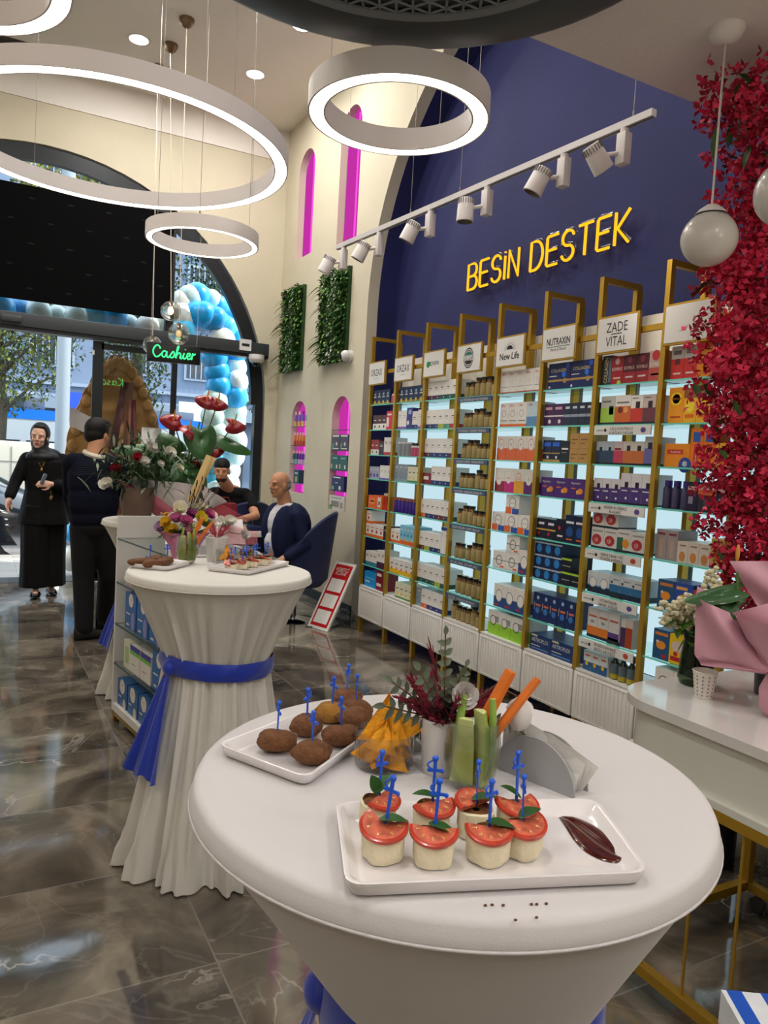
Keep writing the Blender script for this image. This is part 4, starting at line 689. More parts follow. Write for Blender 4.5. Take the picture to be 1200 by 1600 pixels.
# ================================================================ TABLES WITH CLOTHS
CLOTH = mat('white_stretch_cloth', '#c6c2c3', .8, var=.03, vscale=4, bump=.06, bscale=400, sheen=.2); CLOTH2 = mat('white_crepe_cloth', '#d3d0c9', .85, sheen=.25, bump=.06, bscale=300)
SATIN = mat('royal_blue_organza', '#0b2fa6', .5, sheen=.4, var=.12, vscale=10)
def cocktail(cx, cy, R, waist, pleat, hem, seed, label, tail, sash_h=.06, wr=.19, clothmat=CLOTH, zt=1.08, floor_r=.3, off=(0, 0)):
    t = thing('cocktail_table', label+', standing table', 'table', (cx, cy, 0)); t['label'] = label
    b = MB(); b.lathe([(.001, zt-.028), (R-.02, zt-.028), (R-.02, zt-.006), (.001, zt-.006)], 48); b.build('tabletop', mat('table_board', '#8a8278'), t)
    b = MB(); b.cyl((0, 0, .02), (0, 0, zt-.03), .03); b.lathe([(.20, 0), (.20, .015), (.03, .03)], 24); b.build('pedestal', DARK, t)
    rr = random.Random(seed); ph = [rr.uniform(0, 6.28) for _ in range(8)]
    NU = 192 if pleat else 144
    prof = []
    for r_, z_ in ((.0, zt), (.5, zt), (.9, zt), (.965, zt-.0005), (.985, zt-.003), (.994, zt-.009), (.999, zt-.018), (1.006, zt-.026), (1.004, zt-.0295), (.992, zt-.031)): prof.append((r_*R+(.0006 if r_ == 0 else 0), z_, 0, 0))
    for k in range(1, 15):
        s = k/14; z = (zt-.031)*(1-s)+waist*s; r = R*.985 + (wr-R*.985)*(s**.98 if not pleat else s**.85)
        prof.append((r, z, min(1, s*2)*(1-.25*s), 0))
    for k in range(1, 13):
        s = k/12; z = (waist-.01)*(1-s)+.006*s; r = wr+(floor_r-wr)*(s**1.15); prof.append((r, z, .9, s))
    v = []
    for j, (r, z, pl, s) in enumerate(prof):
        for i in range(NU):
            a = 2*PI*i/NU; q = r
            if pleat and pl:
                q += pl*pleat*(.6*(1-2*abs(math.sin(15.5*a+ph[0]+.6*math.sin(3*a))))+.4*math.sin(47*a+ph[1])+.4*math.sin(19*a+ph[2]))*.5
            if s > 0: q += hem*s*(math.sin(11*a+ph[3]+1.2*math.sin(2*a))*.6+math.sin(17*a+ph[4])*.4)
            if s > .9: q += hem*.35*math.sin(37*a)
            k_ = max(0, min(1, (zt-.03-z)/(zt-.03-waist))); v.append((q*math.cos(a)+off[0]*k_, q*math.sin(a)+off[1]*k_, max(.004, z)))
    f = [(j*NU+i, j*NU+(i+1) % NU, (j+1)*NU+(i+1) % NU, (j+1)*NU+i) for j in range(len(prof)-1) for i in range(NU)]
    b = MB(); b.add(v, f); b.tube([(R*1.004*math.cos(2*PI*k/96), R*1.004*math.sin(2*PI*k/96), zt-.030) for k in range(96)], .0022, 6, closed=True); cl = b.build('tablecloth', clothmat, t, smooth=80)
    b = MB(); hz = sash_h
    b.grid(lambda u, w_: ((wr+.022+.006*math.sin(PI*w_)+.002*math.sin(40*u*6.28*.3+6*w_))*math.cos(2*PI*u), (wr+.022+.006*math.sin(PI*w_)+.002*math.sin(40*u*6.28*.3+6*w_))*math.sin(2*PI*u), waist+hz*.5-hz*w_+.012*math.sin(2*PI*u+seed)+.003*math.sin(9*w_)), 72, 8, 0, cu=True)
    sa = b.build('sash', SATIN, t, smooth=80, loc=(off[0], off[1], 0))
    ta, tl, tw, lean = tail; b = MB()
    def tf(u, w_):
        s = w_; wd = .015+tw*s; a = ta
        o = V((math.cos(a), math.sin(a), 0)); p = V((-math.sin(a), math.cos(a), 0))
        return tuple(o*(wr+.026+lean*s+.010*math.sin(u*13+2*s)*s+.004*math.sin(u*31)*s) + p*((u-.5)*2*wd) + V((0, 0, waist-tl*s-.02*abs(math.sin(u*6))*s)))
    b.grid(tf, 24, 14); b.ell((math.cos(ta)*(wr+.025), math.sin(ta)*(wr+.025), waist), (.025, .03, .03), 12, 8); b.build('sash_tail', SATIN, sa, smooth=80)
    return t
cocktail(.607, .885, .363, .76, 0, .05, 3, 'front round cocktail table under a smooth white stretch cloth', (PI*.90, .54, .11, .17), sash_h=.10, wr=.18, off=(.03, -.016))
cocktail(.80, 2.75, .338, .745, .032, .05, 5, 'cocktail table with pleated white cloth and blue sash behind the front table', (PI*1.12, .36, .085, .10), sash_h=.065, wr=.185, clothmat=CLOTH2, floor_r=.31)
cocktail(1.0, 4.76, .352, .745, .014, .05, 9, 'farthest white cocktail table, half hidden behind the open shelf unit', (PI*1.05, .42, .07, .12), wr=.185, clothmat=CLOTH2)
# ================================================================ TABLEWARE
PLATE = mat('white_melamine', '#dedadb', .12, coat=.5, spec=.6); CER = mat('white_ceramic', '#cfcccb', .3, coat=.3)
TG = glass('tumbler_glass', (.97, .98, .97), rough=.01, ior=1.5, solid=.3); PICK = mat('blue_plastic_pick', '#1b58d4', .3, spec=.6)
def quad_plate(label, C, z=1.08, h=.018, rim=.016):
    """rounded rectangular plate through four ground corners C"""
    C = [V((p[0], p[1])) for p in C]; ctr = sum(C, V((0, 0)))/4
    t = thing('serving_plate', label, 'plate', (ctr.x, ctr.y, z))
    def loop(ins, zz, rad=.022, n=5):
        P = []
        for i in range(4):
            p = C[i]; a = (C[i-1]-p).normalized(); c_ = (C[(i+1) % 4]-p).normalized(); bis = (a+c_); q = p + (a+c_)*ins
            r = max(.006, rad-ins*.5)
            for k in range(n):
                u = k/(n-1); P.append(((q+a*r)*(1-u)**2+q*2*u*(1-u)+(q+c_*r)*u*u-ctr))
        return [(p.x, p.y, zz) for p in P]
    L = [loop(.012, 0), loop(.004, .004), loop(0, h-.002), loop(0, h), loop(.004, h+.0005), loop(.006, h-.001), loop(rim, .006), loop(rim+.004, .0045)]; n = len(L[0])
    b = MB(); b.add([p for l in L for p in l], [(j*n+i, j*n+(i+1) % n, (j+1)*n+(i+1) % n, (j+1)*n+i) for j in range(len(L)-1) for i in range(n)]+[tuple((len(L)-1)*n+i for i in range(n)), tuple(reversed(range(n)))]); b.build('dish', PLATE, t, smooth=50); return t
quad_plate('long white plate of tomato canapes and brown sauce at the front', [(.327, .645), (.640, .542), (.715, .703), (.394, .818)])
quad_plate('square white plate of brown croquettes on the front table', [(.308, 1.048), (.387, .893), (.575, 1.04), (.60, 1.205)])
quad_plate('square white plate of croquettes on the pleated table', [(.475, 2.845), (.60, 2.735), (.72, 2.87), (.60, 2.985)])
quad_plate('long white plate of canapes on the pleated table', [(.735, 2.735), (.86, 2.60), (1.105, 2.82), (.985, 2.93)])
def sword(parent, p, h=.075, lean=(0, 0), az=0, s=1.0):
    b = MB(); d = V((lean[0], lean[1], 1)).normalized(); R = d.to_track_quat('Z', 'Y').to_matrix().to_4x4(); M = Matrix.Translation(p) @ R @ Matrix.Rotation(az, 4, 'Z')
    b.box((0, 0, h*.36), (.0035*s, .0016*s, h*.72), M=M); b.box((0, 0, h*.72), (.018*s, .0025*s, .0032*s), M=M); b.box((0, 0, h*.85), (.0045*s, .003*s, h*.26), M=M, bev=.0008)
    b.ell((0, 0, h*.99), (.0042*s, .0035*s, .004*s), 8, 6, M=M)
    b.tube([(.008*s*math.sin(k*PI/8)+.001, 0, h*(.72+.24*k/8)) for k in range(9)], .0011*s, 6, M=M); b.ell((-.009*s, 0, h*.71), (.0025*s, .002*s, .003*s), 6, 5, M=M)
    return b.build('sword_pick', PICK, parent)
FRY = mat('fried_crust', '#6e4424', .75, var=.35, vscale=60, bump=.6, bscale=220); FRY2 = mat('fried_inside', '#9a6a26', .8, var=.3, vscale=60, bump=.5, bscale=200)
def croquette(x, y, z, r, rz, label, pick=True, hh=.016, az=.4, broken=False, s=1, ph=.048):
    t = thing('croquette', label, 'croquette', (x, y, z), group='croquettes on the '+('front' if y < 2 else 'pleated')+' table'); q = rnd.uniform(0, 9)
    b = MB(); b.ell((0, 0, hh), (r[0], r[1], hh), 30, 18, R=Matrix.Rotation(rz, 4, 'Z'), fn=lambda p: (1+.05*math.sin(4*p.x+q)+.04*math.sin(7*p.y+3*p.z+q)+.012*math.sin(23*p.x+19*p.y+21*p.z)+(-.35*max(0, p.z-.75) if broken else -.12*max(0, p.z-.8)))); b.build('crust', FRY2 if broken else FRY, t)
    if broken: b = MB(); b.ell((0, 0, hh*1.45), (r[0]*.6, r[1]*.6, .004), 20, 6, R=Matrix.Rotation(rz, 4, 'Z')); b.build('filling', mat('chickpea_filling', '#8c6a1e', .9, var=.3, vscale=90, bump=.8, bscale=180), t)
    if pick: sword(t, (0, 0, hh*1.6), ph, (rnd.uniform(-.05, .05), rnd.uniform(-.05, .05)), az, s)
    return t
ZP = 1.0848
CR = [(.392, 1.022, 'leftmost croquette of the front table, with a tilted pick', .3), (.424, .965, 'croquette nearest the viewer on the square plate', 1.2), (.458, 1.068, 'croquette in the second row, behind the nearest one', 0), (.520, 1.11, 'split open croquette showing mustard filling', .5), (.490, 1.01, 'croquette beside the glass of orange chips', 2), (.575, 1.17, 'farthest croquette at the plate corner', .6), (.565, 1.112, 'flattened croquette behind the glass of orange chips', .2), (.545, 1.075, 'croquette mostly hidden by the chips glass', .2)]
for i, (x, y, l, a) in enumerate(CR): croquette(x, y, ZP, (.029+.002*(i % 2), .023), -.5+.3*(i % 3), l, hh=.0165, az=a+1.2, broken=(i == 3), pick=i != 7)
# canapes
TORT = mat('tortilla_cream', '#ddd2b4', .6, var=.08, vscale=60, sss=.1, bump=.2, bscale=120); TOM = mat('tomato_skin', '#b43a26', .25, var=.2, vscale=80, coat=.3); TOMF = mat('tomato_flesh', '#c4624a', .35, var=.45, vscale=110, coat=.3)
BAS = mat('basil_leaf', '#24501c', .45, var=.3, vscale=60); FIL = mat('wrap_filling', '#7a4a22', .8, var=.5, vscale=150, bump=.5, bscale=300)
def tomato(parent, c, r, a0, a1, tilt, rz, th=.0058):
    M = Matrix.Translation(c) @ Matrix.Rotation(rz, 4, 'Z') @ Matrix.Rotation(tilt, 4, 'X'); b = MB(); n = 22; P = [a0+(a1-a0)*k/n for k in range(n+1)]
    def ring(r_, z_): return [(r_*math.cos(a), r_*math.sin(a), z_) for a in P]
    L = [ring(.002, 0), ring(r*.86, 0), ring(r, th*.2), ring(r, th*.8), ring(r*.86, th), ring(r*.45, th*.82), ring(.002, th*.9)]; N = n+1
    b.add([p for l in L for p in l], [(j*N+i, j*N+i+1, (j+1)*N+i+1, (j+1)*N+i) for j in range(len(L)-1) for i in range(n)], [m for j in range(len(L)-1) for m in [(1, 0, 0, 0, 1, 1)[j]]*n], M)
    for s in (0, n): b.add([(L[j][s][0], L[j][s][1], L[j][s][2]) for j in range(len(L))], [tuple(range(len(L)))], 1, M)
    for k in range(5): a = a0+(a1-a0)*(k+.5)/5; b.ell((r*.62*math.cos(a), r*.62*math.sin(a), th*.92), (.0035, .002, .0010), 8, 5, 2, M, R=Matrix.Rotation(a, 4, 'Z'))
    b.build('tomato_slice', [TOM, TOMF, mat('tomato_seed_gel', '#c8804a', .2, coat=.5)], parent, merge=1e-6)
def basil(parent, c, d, L, W, up=(0, 0, 1)):
    b = MB(); leaf(b, c, d, L, W, up=V(up), droop=.25, fold=.12, n=7, tip=.85); b.build('basil_leaf', BAS, parent)
def canape(x, y, label, r=.0225, h=.031, tom=(0, PI*1.15), rz=0, lf=(1, 0, .3), pk=(0, 0), az=0, ph=.052, leafup=False, tr=.0275, z=ZP, tilt=.28, group='canapes on the front table'):
    t = thing('canape', label, 'canape', (x, y, z), group=group); q = rnd.uniform(0, 6)
    b = MB(); pr = [(r*.55, .0), (r*.92, .001), (r*1.0, .006), (r*1.02, h*.8), (r*.98, h), (r*.86, h+.0015), (r*.82, h-.002), (r*.2, h-.001)]
    b.lathe(pr, 26, [0, 0, 0, 0, 0, 1, 1], rmod=lambda a, j: 1+.07*math.cos(4*a+q)+.03*math.sin(7*a+q*2+j)); b.add([(.001, 0, h)], [])
    b.build('tortilla_roll', [TORT, FIL], t)
    tomato(t, (0, 0, h+.003), tr, tom[0], tom[1], tilt, rz)
    basil(t, (-lf[0]*.006, -lf[1]*.006, h+.011), lf, .034, .019)
    if leafup: basil(t, (0, 0, h+.008), (-.3, .1, 1), .034, .016, up=(0, -1, .1))
    sword(t, (pk[0]*.02, pk[1]*.02, h+.006), ph, pk, az)
    return t
CN = [(.398, .700, 'front canape at the end away from the sauce', dict(rz=-.5, tom=(PI*.7, PI*2.1), lf=(.8, -.5, .25), pk=(.12, 0), az=.5, leafup=False)),
      (.445, .671, 'front canape, second from the pleated table side, leaf lying across', dict(rz=-.6, tom=(PI*.97, PI*2.03), lf=(.9, -.6, -.05), pk=(.08, .05), az=.4)),
      (.505, .652, 'front canape in the middle with a ragged wrap edge', dict(rz=-.5, tom=(PI*.97, PI*2.03), lf=(.5, -.4, .1), pk=(0, 0), az=.2, r=.023)),
      (.549, .648, 'front canape nearest the brown sauce', dict(rz=-.3, tom=(PI*.95, PI*2.15), lf=(.9, 0, .4), pk=(-.02, .02), az=.3)),
      (.425, .765, 'back row canape with an upright basil leaf', dict(rz=.6, tom=(PI, PI*2), lf=(.4, .2, .4), pk=(.06, .05), az=1.2, leafup=True)),
      (.478, .728, 'back row canape behind the leaf-crossed one', dict(rz=0, tom=(PI, PI*2), lf=(-.9, .3, .4), pk=(.03, .03), az=.3)),
      (.525, .705, 'back row canape in the middle with a dark leaf', dict(rz=.2, tom=(0, PI), lf=(.9, -.3, .3), pk=(.02, .03), az=1.4, ph=.05)),
      (.573, .690, 'back row canape with a large curled basil leaf near the sauce', dict(rz=0, tom=(PI*.8, PI*2.1), lf=(-.7, .5, .7), pk=(.0, .03), az=.2, ph=.06))]
for x, y, l, k in CN: canape(x, y, l, **k)
b = MB()
SL_ = [(0.6499, 0.6994), (0.6397, 0.675), (0.6272, 0.6464), (0.6214, 0.6219), (0.6249, 0.6009), (0.635, 0.5894), (0.6496, 0.5893)]
SR_ = [(0.6577, 0.7), (0.6701, 0.6878), (0.6764, 0.6674), (0.6758, 0.6418), (0.6719, 0.6171), (0.6644, 0.5999), (0.6542, 0.5919)]
def srf(u, w_):
    q = min(5.999, u*6); i = int(q); q -= i
    def cr(P): p0, p1, p2, p3 = (V(P[max(0, min(6, i+k))]) for k in (-1, 0, 1, 2)); return .5*((2*p1)+(p2-p0)*q+(2*p0-5*p1+4*p2-p3)*q*q+(3*p1-p0-3*p2+p3)*q**3)
    a = cr(SL_); c_ = cr(SR_); p = a.lerp(c_, w_); s = 2*w_-1
    e = min(1, u*8, (1-u)*8); return (p.x, p.y, 1.0852+(.0030*math.sqrt(max(0, 1-s**4))-.0024*math.exp(-((s-.1)*5)**2))*e)
b.grid(srf, 60, 24); tag(b.build('sauce_smear', mat('brown_glaze', '#4a1a12', .15, coat=.5, var=.5, vscale=90), smooth=80), 'dark red-brown drop of sauce smeared on the long front plate', 'sauce')
# glasses on both tables
def ribbed(x, y, z, r, h, label, n=44):
    t = thing('ribbed_glass', label, 'glass', (x, y, z)); b = MB(); w_ = .0035
    b.lathe([(.001, 0), (r*.9, 0), (r*.98, .004), (r, .012), (r, h*.32), (r, h*.82), (r*1.005, h), (r*1.005-w_*.6, h), (r-w_, h*.85), (r-w_, .018), (.001, .016)], n*4, rmod=lambda a, j: 1+(.022*abs(math.sin(n*a/2)) if j in (4, 5) else (.02*math.sin(n*a) if j in (2, 3) else 0))); b.build('vessel', TG, t, smooth=60); return t
CHIP = mat('corn_chip', '#f2a41a', .7, var=.22, vscale=45, bump=.4, bscale=150)
def chip(x, y, z, s, rot, label, group, curve=.3):
    b = MB(); q = rnd.uniform(0, 9); M = Matrix.Translation((x, y, z)) @ Euler(rot).to_matrix().to_4x4()
    def g(u, w_):
        a = V((-.5, -.35, 0)); c_ = V((.5, -.35, 0)); d = V((0, .6, 0)); p = (a*(1-u)+c_*u)*(1-w_)+d*w_; p = p*s
        return (p.x, p.y, s*(curve*(u-.5)**2*4*.4*(1-w_)+.05*math.sin(9*u+q)*math.cos(7*w_)))
    b.grid(g, 10, 8, M=M); b.grid(lambda u, w_: (g(u, w_)[0], g(u, w_)[1], g(u, w_)[2]-.0018), 10, 8, M=M)
    tag(b.build('corn_chip', CHIP, smooth=60), label, 'chip', group)
ribbed(.523, .932, 1.08, .042, .052, 'ribbed glass bowl of orange corn chips on the front table')
for i, (dx, dy, dz, s, r, l) in enumerate([(0, 0, .062, .075, (1.25, .1, -.45), 'largest corn chip standing up above the front glass rim'), (.016, -.008, .05, .055, (.8, -.4, .6), 'corn chip leaning over the front glass rim'), (-.012, -.014, .045, .05, (1.1, .3, -.3), 'small corn chip leaning forward in the front glass'), (.008, .01, .028, .055, (.3, .2, 1), 'corn chip lying in the middle of the front glass'), (-.005, -.01, .018, .055, (-.2, .3, 2), 'corn chip low in the front glass'), (.012, -.016, .028, .04, (1.2, 0, .2), 'broken corn chip against the front glass wall'), (.022, .008, .045, .045, (1, -.5, 1.5), 'corn chip at the far side of the front glass'), (-.02, .0, .026, .05, (1.0, .2, -.9), 'corn chip pressed on the aisle side of the front glass'), (.0, -.022, .024, .055, (1.3, .1, -.6), 'corn chip standing against the nearest glass wall'), (.018, -.012, .06, .06, (.95, -.35, .1), 'broad corn chip bending over the front glass rim'), (-.006, -.004, .012, .06, (0, .1, .3), 'corn chip at the bottom of the front glass')]):
    chip(.523+dx, .932+dy, 1.08+dz, s, r, l, 'chips in the front glass')
def nuts(x, y, z, r, h, label, n=90):
    b = MB()
    for i in range(n):
        a = rnd.uniform(0, 6.28); q = r*.85*math.sqrt(rnd.random()); b.ell((q*math.cos(a), q*math.sin(a), .02+(i/n)*(h-.026)), (.009, .006, .006), 8, 5, i % 3, R=Euler((rnd.uniform(0, 3), rnd.uniform(0, 3), rnd.uniform(0, 3))).to_matrix().to_4x4())
    o = b.build('mixed_nuts', [mat('almond_brown', '#7a4a2a', .7, bump=.2), mat('peanut_tan', '#b08a5a', .7), mat('hazelnut', '#5c3a24', .6)]); o.location = (x, y, z); tag(o, label, 'nuts', kind='stuff')
ribbed(.585, .985, 1.08, .040, .058, 'ribbed glass bowl of mixed nuts behind the chips'); nuts(.585, .985, 1.08, .035, .05, 'mixed brown nuts filling the glass behind the chips')
# stemless glass with vegetable sticks
CEL = mat('cucumber_flesh', '#c6d08a', .4, var=.12, vscale=40, coat=.2); CELG = mat('cucumber_peel', '#8aa84a', .4, var=.2, vscale=40); CAR = mat('carrot', '#d8701c', .5, var=.1, vscale=30)
def veg(x, y, z, rt, h, label, sticks, S=1):
    t = thing('stemless_glass', label, 'glass', (x, y, z)); b = MB(); pr = [(.001, 0), (.55, 0), (.72, .05), (.9, .22), (1.02, .42), (1.03, .6), (.97, .85), (.93, 1)]
    b.lathe([(max(.001, q*rt), v_*h) for q, v_ in pr]+[(q*rt-.0022, v_*h) for q, v_ in reversed(pr[2:])]+[(.001, .008)], 48); b.build('vessel', TG, t, smooth=70)
    b = MB(); b.lathe([(.001, .0085), (rt*.66, .012), (rt*.86, h*.24), (rt*.96, h*.42), (rt*.965, h*.56), (.001, h*.56)], 40); b.build('water', glass('cloudy_water', (.93, .92, .72), rough=.02, ior=1.1), t, smooth=60)
    for i, (dx, dy, dz, d, L, W, kd, l) in enumerate(sticks):
        d = V(d).normalized(); R = d.to_track_quat('Z', 'Y').to_matrix().to_4x4(); M = Matrix.Translation((x+dx*S, y+dy*S, z+dz*S)) @ R; b = MB(); W *= S; L *= S
        if kd == 'c': b.tube([(0, 0, 0), (W*.1, 0, L*.5), (0, 0, L)], [W*.5, W*.52, W*.45], 6, M=M)
        else:
            b.grid(lambda u, w_: ((W*.5*math.cos(PI*u)*(1-.35*w_)), (W*.42*math.sin(PI*u))*(1-.3*w_)+.012*S*math.sin(2*w_), L*w_), 8, 10, 1, M); b.grid(lambda u, w_: ((W*.5*(1-2*u))*(1-.35*w_), .012*S*math.sin(2*w_), L*w_), 4, 10, 0, M); b.add([(W*.5*.65*math.cos(PI*u/8), W*.42*.7*math.sin(PI*u/8)+.012*S*math.sin(2), L) for u in range(9)], [tuple(range(9))], 0, M)
        tag(b.build('carrot_stick' if kd == 'c' else 'cucumber_stick', [CAR] if kd == 'c' else [CEL, CELG], smooth=50), l, 'vegetable stick', 'vegetable sticks in the '+('front' if y < 2 else 'far')+' glass')
VS = lambda w_: [(-.022, -.01, .012, (-.06, -.05, 1), .085, .032, 'g', 'shortest cucumber stick leaning on the rim of the %s glass' % w_), (-.004, -.016, .012, (-.12, .0, 1), .098, .034, 'g', 'pale cucumber stick at the front of the %s glass' % w_), (-.012, .01, .014, (.12, .0, 1), .112, .020, 'g', 'tallest green cucumber stick in the %s glass' % w_), (.02, -.012, .012, (.0, .1, 1), .112, .016, 'g', 'thin cucumber stick before the carrots in the %s glass' % w_),
             (-.01, .008, .03, (.42, -.18, 1), .145, .018, 'c', 'thick carrot stick standing highest in the %s glass' % w_), (.0, .0, .03, (.62, -.25, .95), .150, .013, 'c', 'thin carrot stick leaning out of the %s glass' % w_)]
veg(.603, .828, 1.08, .0385, .094, 'stemless glass of cucumber and carrot sticks on the front table', VS('front'))
# napkin holder
t = thing('napkin_holder', 'grey half-round napkin holder on the front table', 'napkin holder', (.712, .81, 1.08), rz=-1.264); G_ = mat('grey_plastic', '#a2a2a4', .4)
HR = .066
def halfdisc(b, y, r, th, m=0): 
    P = [(r*math.cos(PI*k/24), r*.98*math.sin(PI*k/24)) for k in range(25)]
    b.add([(p[0], y-th/2, p[1]) for p in P]+[(p[0], y+th/2, p[1]) for p in P], [tuple(range(25)), tuple(reversed(range(25, 50)))]+[(k, (k+1) % 25, 25+(k+1) % 25, 25+k) for k in range(25)], m)
for y_ in (-.018, .018): b = MB(); halfdisc(b, y_, HR, .0025); b.build('side_plate', G_, t, smooth=30)
b = MB(); b.box((0, 0, .002), (HR*1.7, .038, .003)); b.build('base', G_, t)
NAP = mat('napkin_tissue', '#dcdad6', .9, trans=0)
for i in range(4):
    b = MB(); b.grid(lambda u, w_: (HR*(-.9+1.85*u)+.006*i*w_, -.012+.006*i+.010*w_*math.sin(3*u+i)+.016*max(0, u-.6)*w_*2, .004+(.068-.035*max(0, u-.45)*1.6)*w_+.003*math.sin(7*u+i)), 14, 8); o = b.build('paper_napkin', NAP, smooth=80); o.location = t.location; o.rotation_euler = t.rotation_euler; tag(o, ['folded white paper napkin against the near holder plate', 'second folded white napkin in the grey holder', 'third folded white napkin in the grey holder', 'outermost white napkin flaring behind the grey holder'][i], 'napkin', 'napkins in the grey holder')
# dried flower pot
BUR = mat('burgundy_plume', '#7a1830', .8, var=.3, vscale=60); EUC = mat('eucalyptus_leaf', '#5c6652', .7, var=.25, vscale=30); DLF = mat('dark_plum_leaf', '#281820', .6); TWG = mat('twig_brown', '#5a4632', .8); WFL = mat('white_petal', '#d4cfcd', .85, spec=.15)
def ranunc(parent, c, r, d, m=WFL, name='blossom', layers=5):
    b = MB(); R = V(d).normalized().to_track_quat('Z', 'Y').to_matrix().to_4x4(); M = Matrix.Translation(c) @ R
    for L in range(layers):
        q = r*(1-L*.17); n = 6
        for k in range(n):
            a0 = 2*PI*k/n+L*.5
            rf = rnd.uniform(.85, 1.15); b.grid(lambda u, w_: (q*rf*(.2+.8*math.sin(w_*1.5)+.12*w_**3)*math.cos(a0+(u-.5)*1.25*(1-.25*w_**3)), q*rf*(.2+.8*math.sin(w_*1.5)+.12*w_**3)*math.sin(a0+(u-.5)*1.25*(1-.25*w_**3)), r*(-.3+.75*w_**1.2)+L*.13*r-.35*r*(u-.5)**2*w_), 4, 5, M=M)
    b.ell((0, 0, r*.15), (r*.22, r*.22, r*.18), 8, 6, M=M); return b.build(name, m, parent, smooth=50)
def plume(b, p, d, L, n=26, m=0, spread=.5):
    d = V(d).normalized(); b.tube([V(p), V(p)+d*L], .0012, 4, m)
    for i in range(n):
        q = V(p)+d*L*(.25+.75*i/n); e = (d+rdir()*spread).normalized(); b.tube([q, q+e*L*.28*(1-.5*i/n)], [.0016, .0004], 4, m)
def twig(b, p, d, L, n, ls, m=0, ml=1, droop=0):
    d = V(d).normalized(); P = [V(p)+d*L*k/8-V((0, 0, 1))*droop*L*(k/8)**2 for k in range(9)]; b.tube(P, .0012, 5, m)
    for i in range(n):
        k = 8*(.3+.7*i/n); j = min(7, int(k)); q = P[j].lerp(P[j+1], k-j); e = (P[j+1]-P[j]).normalized()
        for s in (-1, 1): sd = e.cross(V((0.3, -1, .2))).normalized()*s; leaf(b, q, sd+e*.5+rdir()*.15, ls, ls*.55, ml, up=V((.2, -1, .3)), droop=.1, n=4, tip=.7)
    leaf(b, P[-1], e, ls, ls*.5, ml, up=V((0, -1, .2)), n=4, tip=.7)
t = thing('flower_pot', 'white pot of burgundy and white dried flowers on the front table', 'potted plant', (.592, .885, 1.08))
b = MB(); b.lathe([(.001, 0), (.026, 0), (.0285, .003), (.033, .078), (.0315, .08), (.030, .077), (.027, .02), (.001, .02)], 40); b.lathe([(.029, .066), (.001, .068)], 24, 1); b.build('pot', [CER, TWG], t)
b = MB()
for i in range(34):
    a = rnd.uniform(0, 6.28); e = V((math.cos(a)*.75+.1, math.sin(a)*.75, rnd.uniform(.35, 1.1))); plume(b, (.012*math.cos(a), .012*math.sin(a), .07), e, rnd.uniform(.04, .085), 20, 0, .55)
plume(b, (.02, -.01, .085), (1.0, -.45, .85), .085, 40, 0, .4); plume(b, (.0, 0, .085), (-1, .3, .35), .075, 34, 0, .4); plume(b, (.0, 0, .085), (-.25, .1, 1), .105, 14, 0, .3); b.build('plumes', BUR, t, smooth=0)
b = MB()
for e, L, n_, ls in (((-.05, .0, 1), .125, 6, .018), ((-1, .45, .75), .095, 5, .018), ((-1, .3, .25), .09, 5, .02), ((.1, -.3, .9), .075, 4, .024), ((-.5, .1, .9), .085, 4, .022), ((.5, .2, .8), .085, 5, .016)): twig(b, (0, 0, .075), e, L, n_, ls)
twig(b, (.02, -.01, .08), (1.0, -.5, .3), .115, 8, .013, droop=.55); b.build('eucalyptus', [TWG, EUC], t)
b = MB()
for k in range(16): leaf(b, (rnd.uniform(-.02, .02), rnd.uniform(-.02, .02), .078), (rnd.uniform(-1, 1), rnd.uniform(-.6, .6), rnd.uniform(.5, 1.4)), .05, .028, 0, n=4)
b.build('dark_leaves', DLF, t)
ranunc(t, (.004, -.040, .124), .0175, (-.3, -1, .3)); ranunc(t, (.080, -.068, .112), .018, (.3, .2, -1))
b = MB(); b.ell((.080, -.069, .098), (.0175, .0165, .024), 16, 10, fn=lambda q: 1+.05*math.sin(5*math.atan2(q.y, q.x))); b.tube([(.02, -.01, .09), (.055, -.045, .135), (.08, -.066, .120)], .0013, 5, 1); b.build('drooping_blossom', [WFL, TWG], t)
# crumbs on the cloth in front of the plate
b = MB()
for px_, py_ in ((.455, .585), (.462, .583), (.472, .578), (.50, .568), (.505, .566), (.515, .563), (.49, .548), (.468, .553)): b.ell((px_, py_, 1.081), (.0022, .0016, .0010), 6, 4)
tag(b.build('crumbs', mat('brown_crumb', '#5a3a20', .9)), 'few brown crumbs on the cloth before the long plate', 'crumbs', kind='stuff')
# ---- second table tableware
for i, (x, y, l) in enumerate([(.52, 2.84, 'croquette at the outer edge of the far square plate'), (.56, 2.80, 'croquette at the near corner of the far square plate'), (.565, 2.87, 'picked croquette in the middle of the far square plate'), (.60, 2.83, 'long croquette on the far square plate'), (.63, 2.88, 'croquette at the far edge of the far square plate'), (.60, 2.92, 'croquette behind the others on the far square plate')]):
    croquette(x, y, ZP, (.04, .024), .3*i, l, pick=i in (2, 4), hh=.016, s=1.2)
veg(.715, 2.93, 1.08, .042, .105, 'tall stemless glass of vegetable sticks on the pleated table', VS('far'), 1.1)
t = thing('flower_pot', 'small white pot with one white rose on the pleated table', 'potted plant', (.845, 2.98, 1.08)); b = MB(); b.lathe([(.001, 0), (.036, 0), (.045, .098), (.043, .1), (.04, .09), (.001, .088)], 32); b.build('pot', CER, t)
b = MB(); 
for k in range(12): a = rnd.uniform(0, 6.28); plume(b, (0, 0, .09), (math.cos(a), math.sin(a), 1.2), .07, 14, 0, .6)
b.tube([(0, 0, .09), (.04, -.02, .12), (.085, -.05, .115)], .002, 5, 1); b.build('plumes', [mat('coral_plume', '#a83a48', .8), TWG], t, smooth=0)
ranunc(t, (.095, -.052, .112), .022, (.4, -.8, .5))
